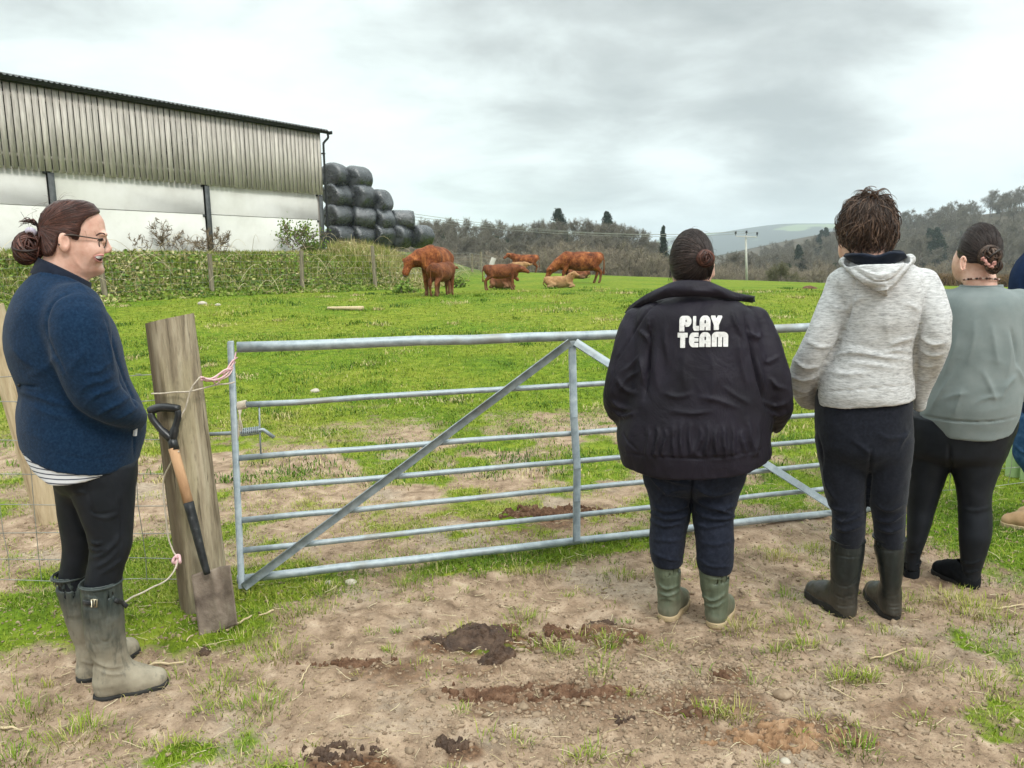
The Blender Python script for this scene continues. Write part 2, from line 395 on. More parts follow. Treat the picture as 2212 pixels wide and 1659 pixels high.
# ------------------------------------------------------------------ barn
M_black = mat('black_plastic', [(.008, .009, .010), (.022, .024, .027)], 6, .45, bump=.1)
M_steel = mat('painted_steel', [(.045, .05, .052), (.10, .105, .105)], 5, .6)
M_board = mat('weathered_board', [(.33, .30, .27), (.52, .475, .43), (.63, .585, .535)], 3.0, .9, 6, .4, 30, (6, 6, .55), tint=(.82, 1.12))
M_conc = mat('concrete_panel', [(.52, .51, .46), (.60, .595, .545), (.66, .655, .61)], .9, .92, 6, .15, 40)
M_roof = mat('fibre_cement', [(.09, .095, .095), (.2, .21, .21)], 3, .85)
def build_barn():
    ex = np.array([-.569, -.822, 0]); ey = np.array([-.822, .569, 0]); ez = np.array([0, 0, 1.0])
    R = np.stack([ex, ey, ez], 1)
    base = np.array([-7.18, 30.0, 2.27]); L, D, EV = 24.4, 11.0, 4.28
    root = empty('barn', base, 'timber clad farm barn above the grassy bank with pale concrete lower wall', 'barn')
    def part(mb, name, m, smooth=False): 
        mb.V = [v @ R.T for v in mb.V]; return mb.build(name, m, root, smooth)
    r = np.random.default_rng(5)
    mb = MB(); x = -0.06
    while x < L:
        wd = .150 + r.normal(0, .006); top = EV - .06; bot = 1.98 + r.normal(0, .006)
        mb.box((x + wd / 2, -.118 + r.normal(0, .003), (top + bot) / 2), (wd, .022, top - bot), None, float(np.clip(r.normal(.5, .25), 0, 1)))
        x += wd + .026 + abs(r.normal(0, .006))
    mb.box((L / 2, -.07, 2.35), (L, .045, .1), None, .2); mb.box((L / 2, -.07, 3.9), (L, .045, .1), None, .2)
    part(mb, 'timber_cladding', M_board)
    for k in range(5):                                    # two stacked panels per bay
        x0, x1 = .12 + k * 4.86, 4.86 * (k + 1) - .02
        for (z0, z1) in ((-.6, 1.035), (1.05, 2.06)):
            q = MB().box(((x0 + x1) / 2, .06, (z0 + z1) / 2), (x1 - x0, .12, z1 - z0), bev=.008)
            part(q, 'concrete_panel', M_conc)
        if k: 
            pass
    for k in range(6):
        xx = .03 + k * 4.86
        q = MB(); q.box((xx, -.088, .68), (.17, .016, 2.56)); q.box((xx, .03, 1.75), (.014, .209, 4.6)); q.box((xx, .145, 1.75), (.17, .016, 4.6))
        c = part(q, 'steel_column', M_steel)
        for zz in (1.0, 1.95): q = MB().box((xx + .13, -.02, zz), (.10, .02, .06)); q.V = [v @ R.T for v in q.V]; q.build('bracket', M_steel, c, False)
    # side and back walls
    q = MB(); q.box((-.02, D / 2, 3.2), (.05, D, 2.4)); q.box((L + .02, D / 2, 2), (.05, D, 5)); q.box((L / 2, D, 2), (L, .05, 5)); q.box((.0, D / 2, 1.0), (.12, D, 2.1))
    for xx in (-.02, L + .02):
        ph = (D / 2 + .27) * math.tan(math.radians(13)); V = np.array([[xx + o, yy, zz] for o in (-.025, .025) for yy, zz in ((0, 4.3), (D, 4.3), (D / 2, 4.3 + ph - .03))]); q.raw(V, [[0, 3, 4, 1], [1, 4, 5, 2], [2, 5, 3, 0]], [[0, 1, 2], [3, 5, 4]])
    part(q, 'end_wall', M_board)
    # corrugated roof, two slopes
    nx = int(L / .146 * 8); xs = np.linspace(-.35, L + .3, nx); zz = .028 * np.cos(xs * 2 * math.pi / .146)
    pit = math.tan(math.radians(13)); V = []
    for (yy, h) in ((-.27, 0.0), (D / 2, (D / 2 + .27) * pit), (D + .27, 0.0)):
        V.append(np.stack([xs, np.full(nx, yy), EV + .075 + h + zz], 1)); V.append(np.stack([xs, np.full(nx, yy), EV + .06 + h + zz], 1))
    V = np.vstack(V); i = np.arange(nx - 1); Q = []
    for (a, b) in ((0, 2), (2, 4), (3, 1), (5, 3), (1, 0), (4, 5)):
        Q.append(np.stack([a * nx + i, a * nx + i + 1, b * nx + i + 1, b * nx + i], 1))
    part(MB().raw(V, np.vstack(Q)), 'roof_sheet', M_roof, True)
    th = np.linspace(math.pi, 2 * math.pi, 9); V = []; xs = np.linspace(-.42, L, 14)
    for xq in xs:
        for rr in (.085, .078): V.append(np.stack([np.full(9, xq), -.285 + rr * np.cos(th), EV + .03 + rr * 1.1 * np.sin(th)], 1))
    V = np.vstack(V); Q = []
    for a in range(13):
        for (o1, fl) in ((0, 0), (9, 1)):
            i = a * 18 + o1 + np.arange(8); q = np.stack([i, i + 18, i + 19, i + 1], 1); Q.append(q if fl else q[:, ::-1])
    Q.append(np.array([[a * 18 + b, a * 18 + b + 9, a * 18 + 18 + b + 9, a * 18 + 18 + b] for a in range(13) for b in (0, 8)]))
    Q.append(np.array([[b, b + 1, b + 10, b + 9] for b in range(8)]))
    g = part(MB().raw(V, np.vstack(Q)), 'gutter', M_black, True)
    q = MB().box((-.43, -.285, EV - .0), (.02, .2, .12)).box((L / 2, -.19, EV - .015), (L, .02, .16))
    q.V = [v @ R.T for v in q.V]; q.build('fascia', M_black, g, False)
    q = MB().tube(spline([(-.3, -.28, EV - .06), (-.3, -.28, EV - .2), (-.16, -.21, EV - .38), (-.13, -.2, EV - .6), (-.13, -.2, 2), (-.13, -.2, -.5)], 20), .042, 10)
    for zz_ in (1.2, 2.4, 3.5): q.box((-.13, -.17, zz_), (.12, .1, .05))
    part(q, 'downpipe', M_black, True)
    q = MB()                                              # rafters and purlins carrying the roof
    for k in range(6):
        xx = .03 + k * 4.86
        q.tube([(xx, .05, EV - .1), (xx, D / 2, EV - .1 + D / 2 * pit), (xx, D, EV - .1)], .08, 4)
    part(q, 'rafter_frame', M_steel)
build_barn()

# ------------------------------------------------------------------ wrapped bales
M_bale = bpy.data.materials.new('bale_wrap'); M_bale.use_nodes = True
_t = NT(M_bale.node_tree); _b = _t.n['Principled BSDF']; _c = _t.add('ShaderNodeTexCoord').outputs['Object']
_n = _t.noise(_c, 2.2, 5, .6)
_t.l.new(_t.ramp(_n, [(.35, (.016, .019, .022)), (.55, (.036, .041, .047)), (.75, (.085, .092, .10))]), _b.inputs['Base Color'])
_t.l.new(_t.rng(_n, .3, .7, .16, .36), _b.inputs['Roughness']); _b.inputs['Specular IOR Level'].default_value = 1.0
_w = _t.noise(_t.mapping(_c, (2, 2, 7)), 3.0, 4, .6, 1.2)
_t.l.new(_t.add('ShaderNodeBump', ins={'Strength': .55, 'Distance': .05, 'Height': _w}).outputs[0], _b.inputs['Normal'])
def bale_mesh(seed):
    n, k = 46, 40; t = np.linspace(0, math.pi, k); th = np.arange(n) * 2 * math.pi / n
    ct, st = np.cos(t), np.sin(t); p = .42
    L = np.sign(ct) * np.abs(ct) ** p * .54; Rr = np.abs(st) ** p * .575
    V = np.stack([Rr[:, None] * np.cos(th), np.repeat(L[:, None], n, 1), Rr[:, None] * np.sin(th)], -1)
    P = V.reshape(-1, 3)
    nz = fbm(P * 1.6 + seed * 7, 3, seed) * .06 + np.abs(fbm(P * np.array([3.5, 1.5, 3.5]) + seed, 3, seed + 5)) * -.06
    V = P * (1 + nz[:, None] * 1.2); V[:, 2] *= .95; V[:, 2] = np.where(V[:, 2] < -.42, -.42 + (V[:, 2] + .42) * .4, V[:, 2])
    i = np.arange(k - 1)[:, None] * n; j = np.arange(n)[None]; q = (j + 1) % n
    return V, np.stack([i + j, i + q, i + n + q, i + n + j], -1).reshape(-1, 4)
def build_bales():
    rows = [('bottom', [(1665, 857, 33.0), (1768, 857, 33.5), (1868, 853, 34.0), (1962, 852, 34.5), (2056, 850, 35.0)]), ('second', [(1655, 752, 33.1), (1772, 764, 33.6), (1870, 771, 34.1), (1970, 772, 34.7)]),
            ('third', [(1655, 652, 33.2), (1770, 662, 33.7), (1860, 682, 34.3)]), ('top', [(1642, 556, 33.3), (1748, 572, 33.9)])]
    nm = {'bottom': ['bottom row bale against the barn corner', 'bottom row bale, second from the barn corner', 'bottom row bale in the middle of its row', 'bottom row bale, second from the open end', 'lone bale at the low right end of the stack'],
          'second': ['second row bale beside the barn downpipe', 'second row bale, next but one to the barn', 'second row bale, third from the barn', 'second row bale at the right end of its row'],
          'third': ['third row bale beside the barn downpipe', 'third row bale in the middle of its row', 'third row bale at the right end of its row'], 'top': ['topmost bale nearest the barn', 'topmost bale away from the barn']}
    ms = [bale_mesh(s) for s in (1, 2, 3, 4, 5)]; i = 0
    for rn, lst in rows:
        for j, (cx, cy, Y) in enumerate(lst):
            px, py = cx * .5422 / 1.2289, (cy / 1.2289 + 250) * .5422
            c = W(px, py, Y); V, Q = ms[i % 5]
            o = mk_mesh('wrapped_bale', V, [Q], M_bale, loc=c); o.rotation_euler = (rng.normal(0, .06), rng.uniform(0, 6.28), math.radians(-32 + rng.normal(0, 16)))
            s = 1.0 if Y < 34.2 else .95; o.scale = (s, s, s)
            tag(o, 'black plastic wrapped ' + nm[rn][j], 'hay bale', 'black bales stacked behind the barn'); i += 1
build_bales()
# ------------------------------------------------------------------ gate, posts, fences
def hit(px, py, p0, n):
    """pixel ray against a vertical plane through p0 (x,y) with normal n (x,y)"""
    d = FW + (px - 1106) / F_PX * RT + (829.5 - py) / F_PX * UP
    t = (p0[0] * n[0] + p0[1] * n[1]) / (d[0] * n[0] + d[1] * n[1]); return np.array([0, 0, CAM_H]) + d * t
GN = np.array([0.29, -1.0])
def GP(px, py, off=0.0): return hit(px, py, (-1.25, 3.33 + off), GN)
M_galv = bpy.data.materials.new('galvanised_steel'); M_galv.use_nodes = True
_t = NT(M_galv.node_tree); _b = _t.n['Principled BSDF']; _c = _t.add('ShaderNodeTexCoord').outputs['Object']
_n = _t.noise(_c, 22, 5, .65); _n2 = _t.noise(_c, 3.0, 4, .6)
_col = _t.ramp(_n, [(.3, (.23, .27, .29)), (.55, (.355, .40, .42)), (.75, (.49, .53, .54))])
_col = _t.mix(_t.rng(_n2, .54, .68, 0, .7), _col, C4((.25, .245, .215)))
_t.l.new(_col, _b.inputs['Base Color']); _b.inputs['Metallic'].default_value = .55
_t.l.new(_t.rng(_n, .3, .7, .5, .7), _b.inputs['Roughness'])
_t.l.new(_t.add('ShaderNodeBump', ins={'Strength': .25, 'Distance': .004, 'Height': _n}).outputs[0], _b.inputs['Normal'])
M_twine = mat('twine', [(.42, .36, .28), (.60, .53, .43)], 60, .9)
M_pink = mat('pink_twine', [(.62, .33, .38), (.80, .58, .56)], 50, .9)
M_wire = mat('fence_wire', [(.20, .20, .18), (.36, .36, .33)], 20, .55, metal=.4)
def wood(name, cols, stretch=(14, 14, 1.2), **k): return mat(name, cols, 2.2, .92, 7, .8, 9, stretch, tint=None, **k)
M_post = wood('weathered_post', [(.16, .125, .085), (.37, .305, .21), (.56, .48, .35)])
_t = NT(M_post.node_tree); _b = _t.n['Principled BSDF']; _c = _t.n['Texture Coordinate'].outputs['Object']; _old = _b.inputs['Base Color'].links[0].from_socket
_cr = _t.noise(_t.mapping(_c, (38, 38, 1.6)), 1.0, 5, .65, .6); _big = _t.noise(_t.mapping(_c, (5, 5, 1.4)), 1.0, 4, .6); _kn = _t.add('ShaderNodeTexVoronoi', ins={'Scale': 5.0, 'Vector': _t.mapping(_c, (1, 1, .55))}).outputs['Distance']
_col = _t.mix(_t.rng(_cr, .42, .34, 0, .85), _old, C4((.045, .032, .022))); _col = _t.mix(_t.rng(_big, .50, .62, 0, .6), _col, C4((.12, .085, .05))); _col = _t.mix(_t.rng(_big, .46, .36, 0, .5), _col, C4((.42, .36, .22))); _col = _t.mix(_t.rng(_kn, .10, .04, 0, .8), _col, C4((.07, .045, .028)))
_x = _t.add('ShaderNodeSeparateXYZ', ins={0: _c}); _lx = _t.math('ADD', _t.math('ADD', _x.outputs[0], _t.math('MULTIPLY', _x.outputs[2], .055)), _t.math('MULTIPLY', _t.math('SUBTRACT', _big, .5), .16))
_col = _t.mix(_t.rng(_lx, -.005, -.04, 0, .72), _col, C4((.085, .058, .034)))      # one side of the log darker brown, with an uneven edge
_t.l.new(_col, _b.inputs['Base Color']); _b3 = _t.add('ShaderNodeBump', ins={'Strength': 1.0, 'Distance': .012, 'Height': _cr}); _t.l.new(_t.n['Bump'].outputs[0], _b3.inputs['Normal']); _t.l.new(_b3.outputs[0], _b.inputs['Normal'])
M_strut = wood('pale_post', [(.34, .25, .155), (.50, .39, .25), (.60, .49, .33)])
M_fpost = wood('fence_post', [(.10, .085, .06), (.21, .18, .125), (.32, .28, .20)])

def build_gate():
    root = empty('field_gate', (-1.25, 3.33, 0), 'galvanised steel seven bar field gate with diagonal braces, standing closed', 'gate')
    b0 = np.array(root.location)
    L = [(750, 708, .0235), (875, 802, .0135), (990, 897, .0135), (1057, 953, .0135), (1125, 1007, .0135), (1190, 1060, .0135), (1252, 1112, .0195)]
    ends = []
    for yl, yr, r in L:
        a = GP(512, yl); b = GP(1752, yr); e = b + (b - a) * ((2.12 - b[0]) / (b[0] - a[0])); ends.append((a, e))
        q = MB(); n = 14; P = a + (e - a) * np.linspace(0, 1, n)[:, None]
        P[1:-1, 2] += np.random.default_rng(int(yl)).normal(0, .0016, n - 2)
        q.tube(P - b0, r, 14); q.build('gate_rail', M_galv, root)
    def flat(name, pts, w, t, dy=0.0):
        q = MB(); P = np.array(pts) - b0
        gx = np.array([1, .29, 0]) / math.hypot(1, .29); gn = np.array([.29, -1, 0]) / math.hypot(1, .29)
        for i in range(len(P) - 1):
            d = P[i + 1] - P[i]; ln = np.linalg.norm(d); d /= ln; s = np.cross(d, gn); R = np.stack([s, gn, d], 1)
            q.box((P[i] + P[i + 1]) / 2 + gn * dy, (w, t, ln + .004), R, bev=.003)
        return q.build(name, M_galv, root, False)
    flat('gate_stile', [GP(498, 738), GP(522, 1267)], .026, .05, .0)
    e0, e1 = ends[0][1], ends[-1][1]; flat('gate_stile', [e0 + [0, 0, .03], e1 - [0, 0, .03]], .04, .05)
    flat('middle_upright', [GP(1232, 736), GP(1236, 900), GP(1243, 1010), GP(1242, 1080), GP(1242, 1166)], .040, .008, .024)
    flat('diagonal_brace', [GP(1226, 738), GP(527, 1262)], .040, .008, .034)
    c = GP(1792, 1092); flat('diagonal_brace', [GP(1238, 738), c + (c - GP(1238, 738)) * .01], .040, .008, .034)
    # spring bolt with cranked handle
    q = MB(); pts = [GP(452, 938), GP(512, 935), GP(568, 928), GP(592, 945)]
    q.tube(np.array([pts[0], pts[1], pts[2] - (pts[2] - pts[1]) * .1, pts[2], pts[3]]) - b0, .0085, 10)
    bolt = q.build('spring_bolt', M_galv, root)
    a, b = GP(520, 934) - b0, GP(562, 929) - b0; th = np.linspace(0, 10 * 2 * math.pi, 200); d = b - a
    s = np.array([0, 1.0, 0]); u = np.array([0, 0, 1.0]); P = a + d * np.linspace(0, 1, 200)[:, None] + .016 * (np.cos(th)[:, None] * s + np.sin(th)[:, None] * u)
    MB().tube(P, .0028, 5).build('coil_spring', M_galv, bolt)
    MB().tube(np.array([GP(560, 868), GP(561, 930), GP(564, 988)]) - b0, .004, 6).build('bolt_hanger', M_galv, root)
build_gate()

def round_post(name, bot, top, r0, r1, m, label, cat, group=None, slant=0.0, rough=.006, n=36, rows=44, seed=0, parent=None):
    bot = np.asarray(bot, float); top = np.asarray(top, float); ax = top - bot; H = np.linalg.norm(ax); ax /= H
    u = np.cross([0, 1, 0], ax); u /= np.linalg.norm(u); v = np.cross(ax, u)
    t = np.linspace(0, 1, rows); th = np.arange(n) * 2 * math.pi / n
    P = np.zeros((rows, n, 3)); r = r0 + (r1 - r0) * t
    q = np.stack([np.cos(th)[None] * 3 + 0 * t[:, None], np.sin(th)[None] * 3 + 0 * t[:, None], t[:, None] * H * 1.3 + 0 * th[None]], -1) + seed * 3.3
    rr = r[:, None] * (1 + 0 * th[None]) + rough * fbm(q, 3, seed) - rough * 1.6 * np.clip(fbm(q * np.array([3, 3, .5]), 2, seed + 3) - .25, 0, 1) * 2
    h = t[:, None] * H + (slant * np.cos(th)[None] * r1) * (t[:, None] > .999)
    P = (u * (rr * np.cos(th))[..., None] + v * (rr * np.sin(th))[..., None] + ax * h[..., None]).reshape(-1, 3)
    i = np.arange(rows - 1)[:, None] * n; j = np.arange(n)[None]; k = (j + 1) % n
    Q = np.stack([i + j, i + k, i + n + k, i + n + j], -1).reshape(-1, 4)
    b = (rows - 1) * n; ring = P[b:]; P = np.vstack([P, ring * .995 + ax * .0005, [ring.mean(0)]]); c = len(P) - 1
    T = [[c, b + n + x, b + n + (x + 1) % n] for x in range(n)]
    Q = np.vstack([Q, [[b + x, b + (x + 1) % n, b + n + (x + 1) % n, b + n + x] for x in range(n)]])
    o = mk_mesh(name, P, [Q, np.array(T)], m, loc=bot); autosmooth(o, 50)
    return tag(o, label, cat, group)
pb = W(446, 1310, 3.2)
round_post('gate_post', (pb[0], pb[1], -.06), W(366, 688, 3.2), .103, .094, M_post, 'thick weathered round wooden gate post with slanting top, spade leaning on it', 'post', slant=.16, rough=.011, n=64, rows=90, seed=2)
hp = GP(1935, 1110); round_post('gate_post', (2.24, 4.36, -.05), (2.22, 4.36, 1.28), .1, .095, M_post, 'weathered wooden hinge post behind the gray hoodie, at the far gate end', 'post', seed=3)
round_post('strut_post', (*W(112, 1128, 4.4)[:2], -.05), W(-22, 660, 4.25), .072, .066, M_strut, 'pale leaning wooden strut behind the woman in the navy fleece', 'post', seed=4)

def stock_fence(name, pts, heights, label, group=None, step=.15, r=.0016, barbs=(), sag=.01, post=None, vr=None):
    """wire netting hung along pts (ground points)"""
    P = np.asarray(pts, float); root = empty(name, P[0], label, 'wire fence', group); b0 = P[0]
    seg = np.linalg.norm(np.diff(P, axis=0), axis=1); cum = np.concatenate([[0], np.cumsum(seg)])
    def at(s): return np.stack([np.interp(s, cum, P[:, i]) for i in range(3)], -1)
    g = np.random.default_rng(len(P) + 3); net = MB()
    S = np.linspace(0, cum[-1], max(8, int(cum[-1] / .25)))
    for h in heights:
        q = at(S); q[:, 2] += h + g.normal(0, sag * .4, len(S)); net.tube(q - b0, r, 4, False)
    s = 0.05
    while s < cum[-1]:
        q = at(np.full(len(heights), s)); q[:, 2] += heights; q[:, :2] += g.normal(0, .004, (len(heights), 2)); net.tube(q - b0, vr or r, 4, False); s += step
    net.build('netting', M_wire, root)
    for h in barbs:
        bw = MB(); q = at(S); q[:, 2] += h + g.normal(0, sag * .6, len(S)); bw.tube(q - b0, r * 1.1, 5, False)
        for sb in np.arange(.05, cum[-1], .11):
            c = at(np.array([sb]))[0] + [0, 0, h]; d = g.normal(0, 1, 3); d[2] = abs(d[2]); d /= np.linalg.norm(d)
            bw.tube(np.array([c - d * .014, c + d * .014]) - b0, r, 3, False)
        bw.build('barbed_wire', M_wire, root)
    return root
stock_fence('stock_fence', [(-1.44, 3.26, 0), (-2.6, 3.32, .0), (-6.0, 3.6, 0)], [.09, .19, .31, .44, .58, .73], 'rusty stock netting with barbed top wires running left from the gate post', barbs=(.90, 1.02), step=.16, r=.0019)
stock_fence('stock_fence', [(2.3, 4.42, 0), (4.6, 5.0, 0), (7.5, 5.7, .05)], [.06, .17, .28, .40, .54, .70, .86], 'stock netting at the right edge in front of the pale green tree guards', barbs=(1.0,), step=.15, r=.0019)
round_post('fence_post', (-3.6, 3.42, -.05), (-3.62, 3.42, 1.15), .055, .052, M_fpost, 'round fence post left of the woman, outside the picture edge', 'post', 'posts of the near fence', seed=6) if False else None

# fence along the foot of the bank
fp = []
FPOST = [(150, 606, 'f1'), (223, 594, 'f1'), (452, 548, 'f1'), (648, 541, 'f1'), (807, 531, 'f1'), (969, 541, 'f2'), (1019, 549, 'f2'), (1039, 544, 'f2')]
FLAB = ['fence post hidden behind the shoulder of the woman in navy fleece', 'fence post beside the chin of the woman in navy fleece', 'fence post at the bank foot, below the middle barn column', 'fence post at the bank foot, below the barn corner shrub',
        'fence post below the black bales, left of the brown cow', 'fence post just behind the rump of the left cow', 'left one of two gray fence posts beside the pale plank', 'right one of two gray fence posts beside the pale plank']
foot = []
for k, (px, py, ln) in enumerate(FPOST):
    p = hit(px, py, FA if ln == 'f1' else FC, FN if ln == 'f1' else FN2)
    top = p.copy(); g = float(G(p[0], p[1])); top[2] = max(top[2], g + .95); lean = rng.normal(0, .03)
    foot.append((p[0], p[1], g))
    round_post('fence_post', (p[0], p[1], g - .1), (p[0] + lean, p[1], top[2]), .065, .06, M_fpost, FLAB[k], 'post', 'fence posts along the bank', n=14, rows=8, seed=k)
gx = [(-12.6, 15.6, float(G(-12.6, 15.6)))] + foot[:5] + [(FC[0], FC[1], float(G(*FC)))]
stock_fence('field_fence', gx, [.1, .25, .42, .6, .8], 'sagging stock netting along the foot of the green bank', barbs=(1.0,), step=.3, r=.0022)
stock_fence('field_fence', [(FC[0], FC[1], float(G(*FC)))] + foot[5:] + [(-1.2, 53, float(G(-1.2, 53)))], [.15, .35, .6, .85], 'thin wire fence running away past the bank end', barbs=(1.05,), step=.6, r=.005)
pl = MB(); a = W(1052, 596, 40); b = W(1066, 562, 40.4)
pl.box((a + b) / 2 - a, (.26, .04, np.linalg.norm(b - a) + .15), np.array([[.93, 0, .36], [0, 1, 0], [-.36, 0, .93]]), bev=.01)
tag(pl.build('plank', mat('pale_board', [(.34, .32, .28), (.48, .46, .41)], 3, .9), None, False, loc=a), 'pale plank leaning against the far fence posts behind the standing calf', 'plank')

# ------------------------------------------------------------------ spade and twine
M_tread = mat('rusty_spade_steel', [(.085, .062, .047), (.20, .155, .12), (.31, .255, .20)], 9, .75, 6, .5, 40, (1, 1, 1), metal=.25)
M_shaft = wood('ash_shaft', [(.42, .24, .13), (.56, .34, .19)], (6, 6, .8)); M_strap = mat('scuffed_black_strap', [(.012, .013, .014), (.03, .032, .034), (.20, .20, .19)], 30, .5, 6, lo=.35, hi=.85)
M_grip = mat('black_plastic_grip', [(.010, .011, .012), (.03, .031, .033)], 14, .38, spec=.5)
def build_spade():
    b0 = W(470, 1372, 2.90); root = empty('spade', b0, 'digging spade with wooden shaft and rusty blade leaning on the gate post', 'spade')
    p = lambda x, y, Y: W(x, y, Y) - b0
    c = [p(413, 1244, 3.0), p(497, 1222, 3.0), p(513, 1350, 2.90), p(432, 1387, 2.90)]
    nu, nv = 22, 30; U, Vv = np.meshgrid(np.linspace(0, 1, nu), np.linspace(0, 1, nv)); U = U[..., None]; Vv = Vv[..., None]
    S = (c[0] * (1 - U) + c[1] * U) * (1 - Vv) + (c[3] * (1 - U) + c[2] * U) * Vv
    S[..., 1] += (.022 * (1 - (2 * U[..., 0] - 1) ** 2) - .01 * np.exp(-((U[..., 0] - .5) / .09) ** 2) * (1 - Vv[..., 0]) * 1.6)
    S += (.002 * fbm(S * 25, 3, 4))[..., None] * np.array([0, 1, 0])
    S[-1] += np.stack([0 * U[0, :, 0] if False else np.zeros(nu), np.zeros(nu), .004 * vnoise(xy3(np.linspace(0, 9, nu), np.zeros(nu)), 3)], -1)
    F = S.reshape(-1, 3); Bk = F + np.array([0, .0045, .001])
    i = np.arange(nv - 1)[:, None] * nu + np.arange(nu - 1)[None]; i = i.ravel(); q1 = np.stack([i, i + nu, i + nu + 1, i + 1], 1); m = len(F)
    edge = np.concatenate([np.arange(nu), np.arange(1, nv) * nu + nu - 1, (nv - 1) * nu + np.arange(nu - 2, -1, -1), np.arange(nv - 2, -1, -1) * nu])
    q3 = np.stack([edge[:-1], edge[1:], edge[1:] + m, edge[:-1] + m], 1)
    bl = MB().raw(np.vstack([F, Bk]), np.vstack([q1, q1[:, ::-1] + m, q3])); bl.build('blade', M_tread, root)
    P = spline([p(448, 1240, 2.985), p(438, 1205, 2.99), p(424, 1150, 3.0), p(407, 1085, 3.02)], 12)
    MB().tube(P, np.linspace(.013, .0205, 12), 12).build('strap_socket', M_strap, root)
    MB().tube(np.array([p(408, 1090, 3.02), p(392, 1030, 3.04), p(374, 968, 3.06)]), .0195, 14).build('shaft', M_shaft, root)
    h = MB(); h.tube(np.array([p(377, 972, 3.06), p(371, 945, 3.07)]), [.0205, .018], 12)
    h.tube(spline([p(372, 950, 3.068), p(350, 930, 3.072), p(330, 905, 3.076), p(326, 892, 3.078)], 12), [.018] * 4 + [.014] * 8, 10)
    h.tube(spline([p(372, 950, 3.068), p(378, 925, 3.072), p(385, 900, 3.076), p(383, 886, 3.078)], 12), [.018] * 4 + [.014] * 8, 10)
    h.tube(spline([p(321, 888, 3.078), p(350, 880, 3.08), p(388, 883, 3.078)], 12), [.014, .017] + [.0175] * 8 + [.017, .014], 12)
    h.build('grip', M_grip, root)
build_spade()
def twine(pts, r, m, label, n=60, wob=.004, ends=2):
    P = np.array([W(*p) for p in pts]); b0 = P[0]; q = spline(P - b0, n); q[1:-1] += fbm(np.stack([np.linspace(0, 6, n - 2), np.zeros(n - 2), np.full(n - 2, pts[0][0])], -1)[:, None, :] + np.arange(3)[None, :, None] * 9.1, 2, 3) * wob
    return tag(MB().tube(q, r, 7).build('twine', m, loc=b0), label, 'twine', 'twine on the gate post')
twine([(327, 851, 3.1), (360, 849, 3.085), (395, 847, 3.088), (428, 842, 3.12), (470, 832, 3.25), (507, 825, 3.30)], .0034, M_twine, 'pale twine tied across the gate post to the gate stile')
twine([(432, 815, 3.1), (410, 845, 3.085), (402, 880, 3.085), (388, 905, 3.075)], .0034, M_twine, 'loose twine end hanging down the post above the spade grip')
def hank():
    g = np.random.default_rng(4); h = MB(); b0 = W(440, 818, 3.2)
    for k in range(7):
        a = [(434 + g.normal(0, 2), 816 + g.normal(0, 3), 3.12), (455 + g.normal(0, 5), 818 + g.normal(0, 5), 3.19), (478 + g.normal(0, 5), 812 + g.normal(0, 7), 3.25), (499, 797 + g.normal(0, 7), 3.30), (510 + g.normal(0, 2), 775 + g.normal(0, 9), 3.35)]
        if k > 3: a = a[:4]
        h.tube(spline(np.array([W(*p) for p in a]) - b0, 24), .0034, 6, tint=float(g.random()))
    return tag(h.build('twine_hank', M_pink, loc=b0), 'bundle of faded pink twine knotted between post and gate stile', 'twine')
hank()
twine([(386, 975, 3.05), (368, 1005, 3.08), (352, 1040, 3.1), (356, 1090, 3.1), (362, 1150, 3.1), (372, 1185, 3.09), (384, 1206, 3.06)], .0034, M_twine, 'pale twine hanging down the left side of the gate post')
twine([(384, 1206, 3.06), (376, 1235, 3.0), (345, 1262, 2.85), (318, 1275, 2.75), (290, 1288, 2.68), (268, 1300, 2.61)], .0034, M_twine, 'pale twine stretched from the knot to the muddy boot strap')
def knot():
    b0 = W(383, 1208, 3.055); h = MB(); t = np.linspace(0, 2 * math.pi, 40)
    h.tube(np.stack([.011 * np.sin(t) + .006 * np.sin(2 * t), .010 * np.cos(3 * t), .014 * np.cos(2 * t)], 1), .006, 7)
    h.tube(np.array([[0, 0, 0], [-.004, -.004, -.02], [-.006, -.004, -.04]]), .006, 7)
    tag(h.build('twine_knot', M_pink, loc=b0), 'pinkish knot in the twine low on the gate post', 'twine', 'twine on the gate post')
knot()
wr = MB(); b0 = GP(520, 876, -.02)
th = np.linspace(0, 14 * math.pi, 220); a = GP(514, 877) - b0; b = GP(533, 873) - b0
wr.tube(a + (b - a) * np.linspace(0, 1, 220)[:, None] + .0165 * (np.cos(th)[:, None] * np.array([0, 1.0, 0]) + np.sin(th)[:, None] * np.array([0, 0, 1.0])), .0035, 5)
for k in range(3): wr.tube(spline(np.array([GP(515 + 3 * k, 885, -.01), GP(519 - k, 905, -.02), GP(523 - 4 * k, 925, -.015), GP(514 - k, 942 + 8 * k, -.01)]) - b0, 20), .003, 5)
tag(wr.build('twine', M_twine, loc=b0), 'frayed twine wrapped round the second gate bar beside the stile', 'twine', 'twine on the gate post')

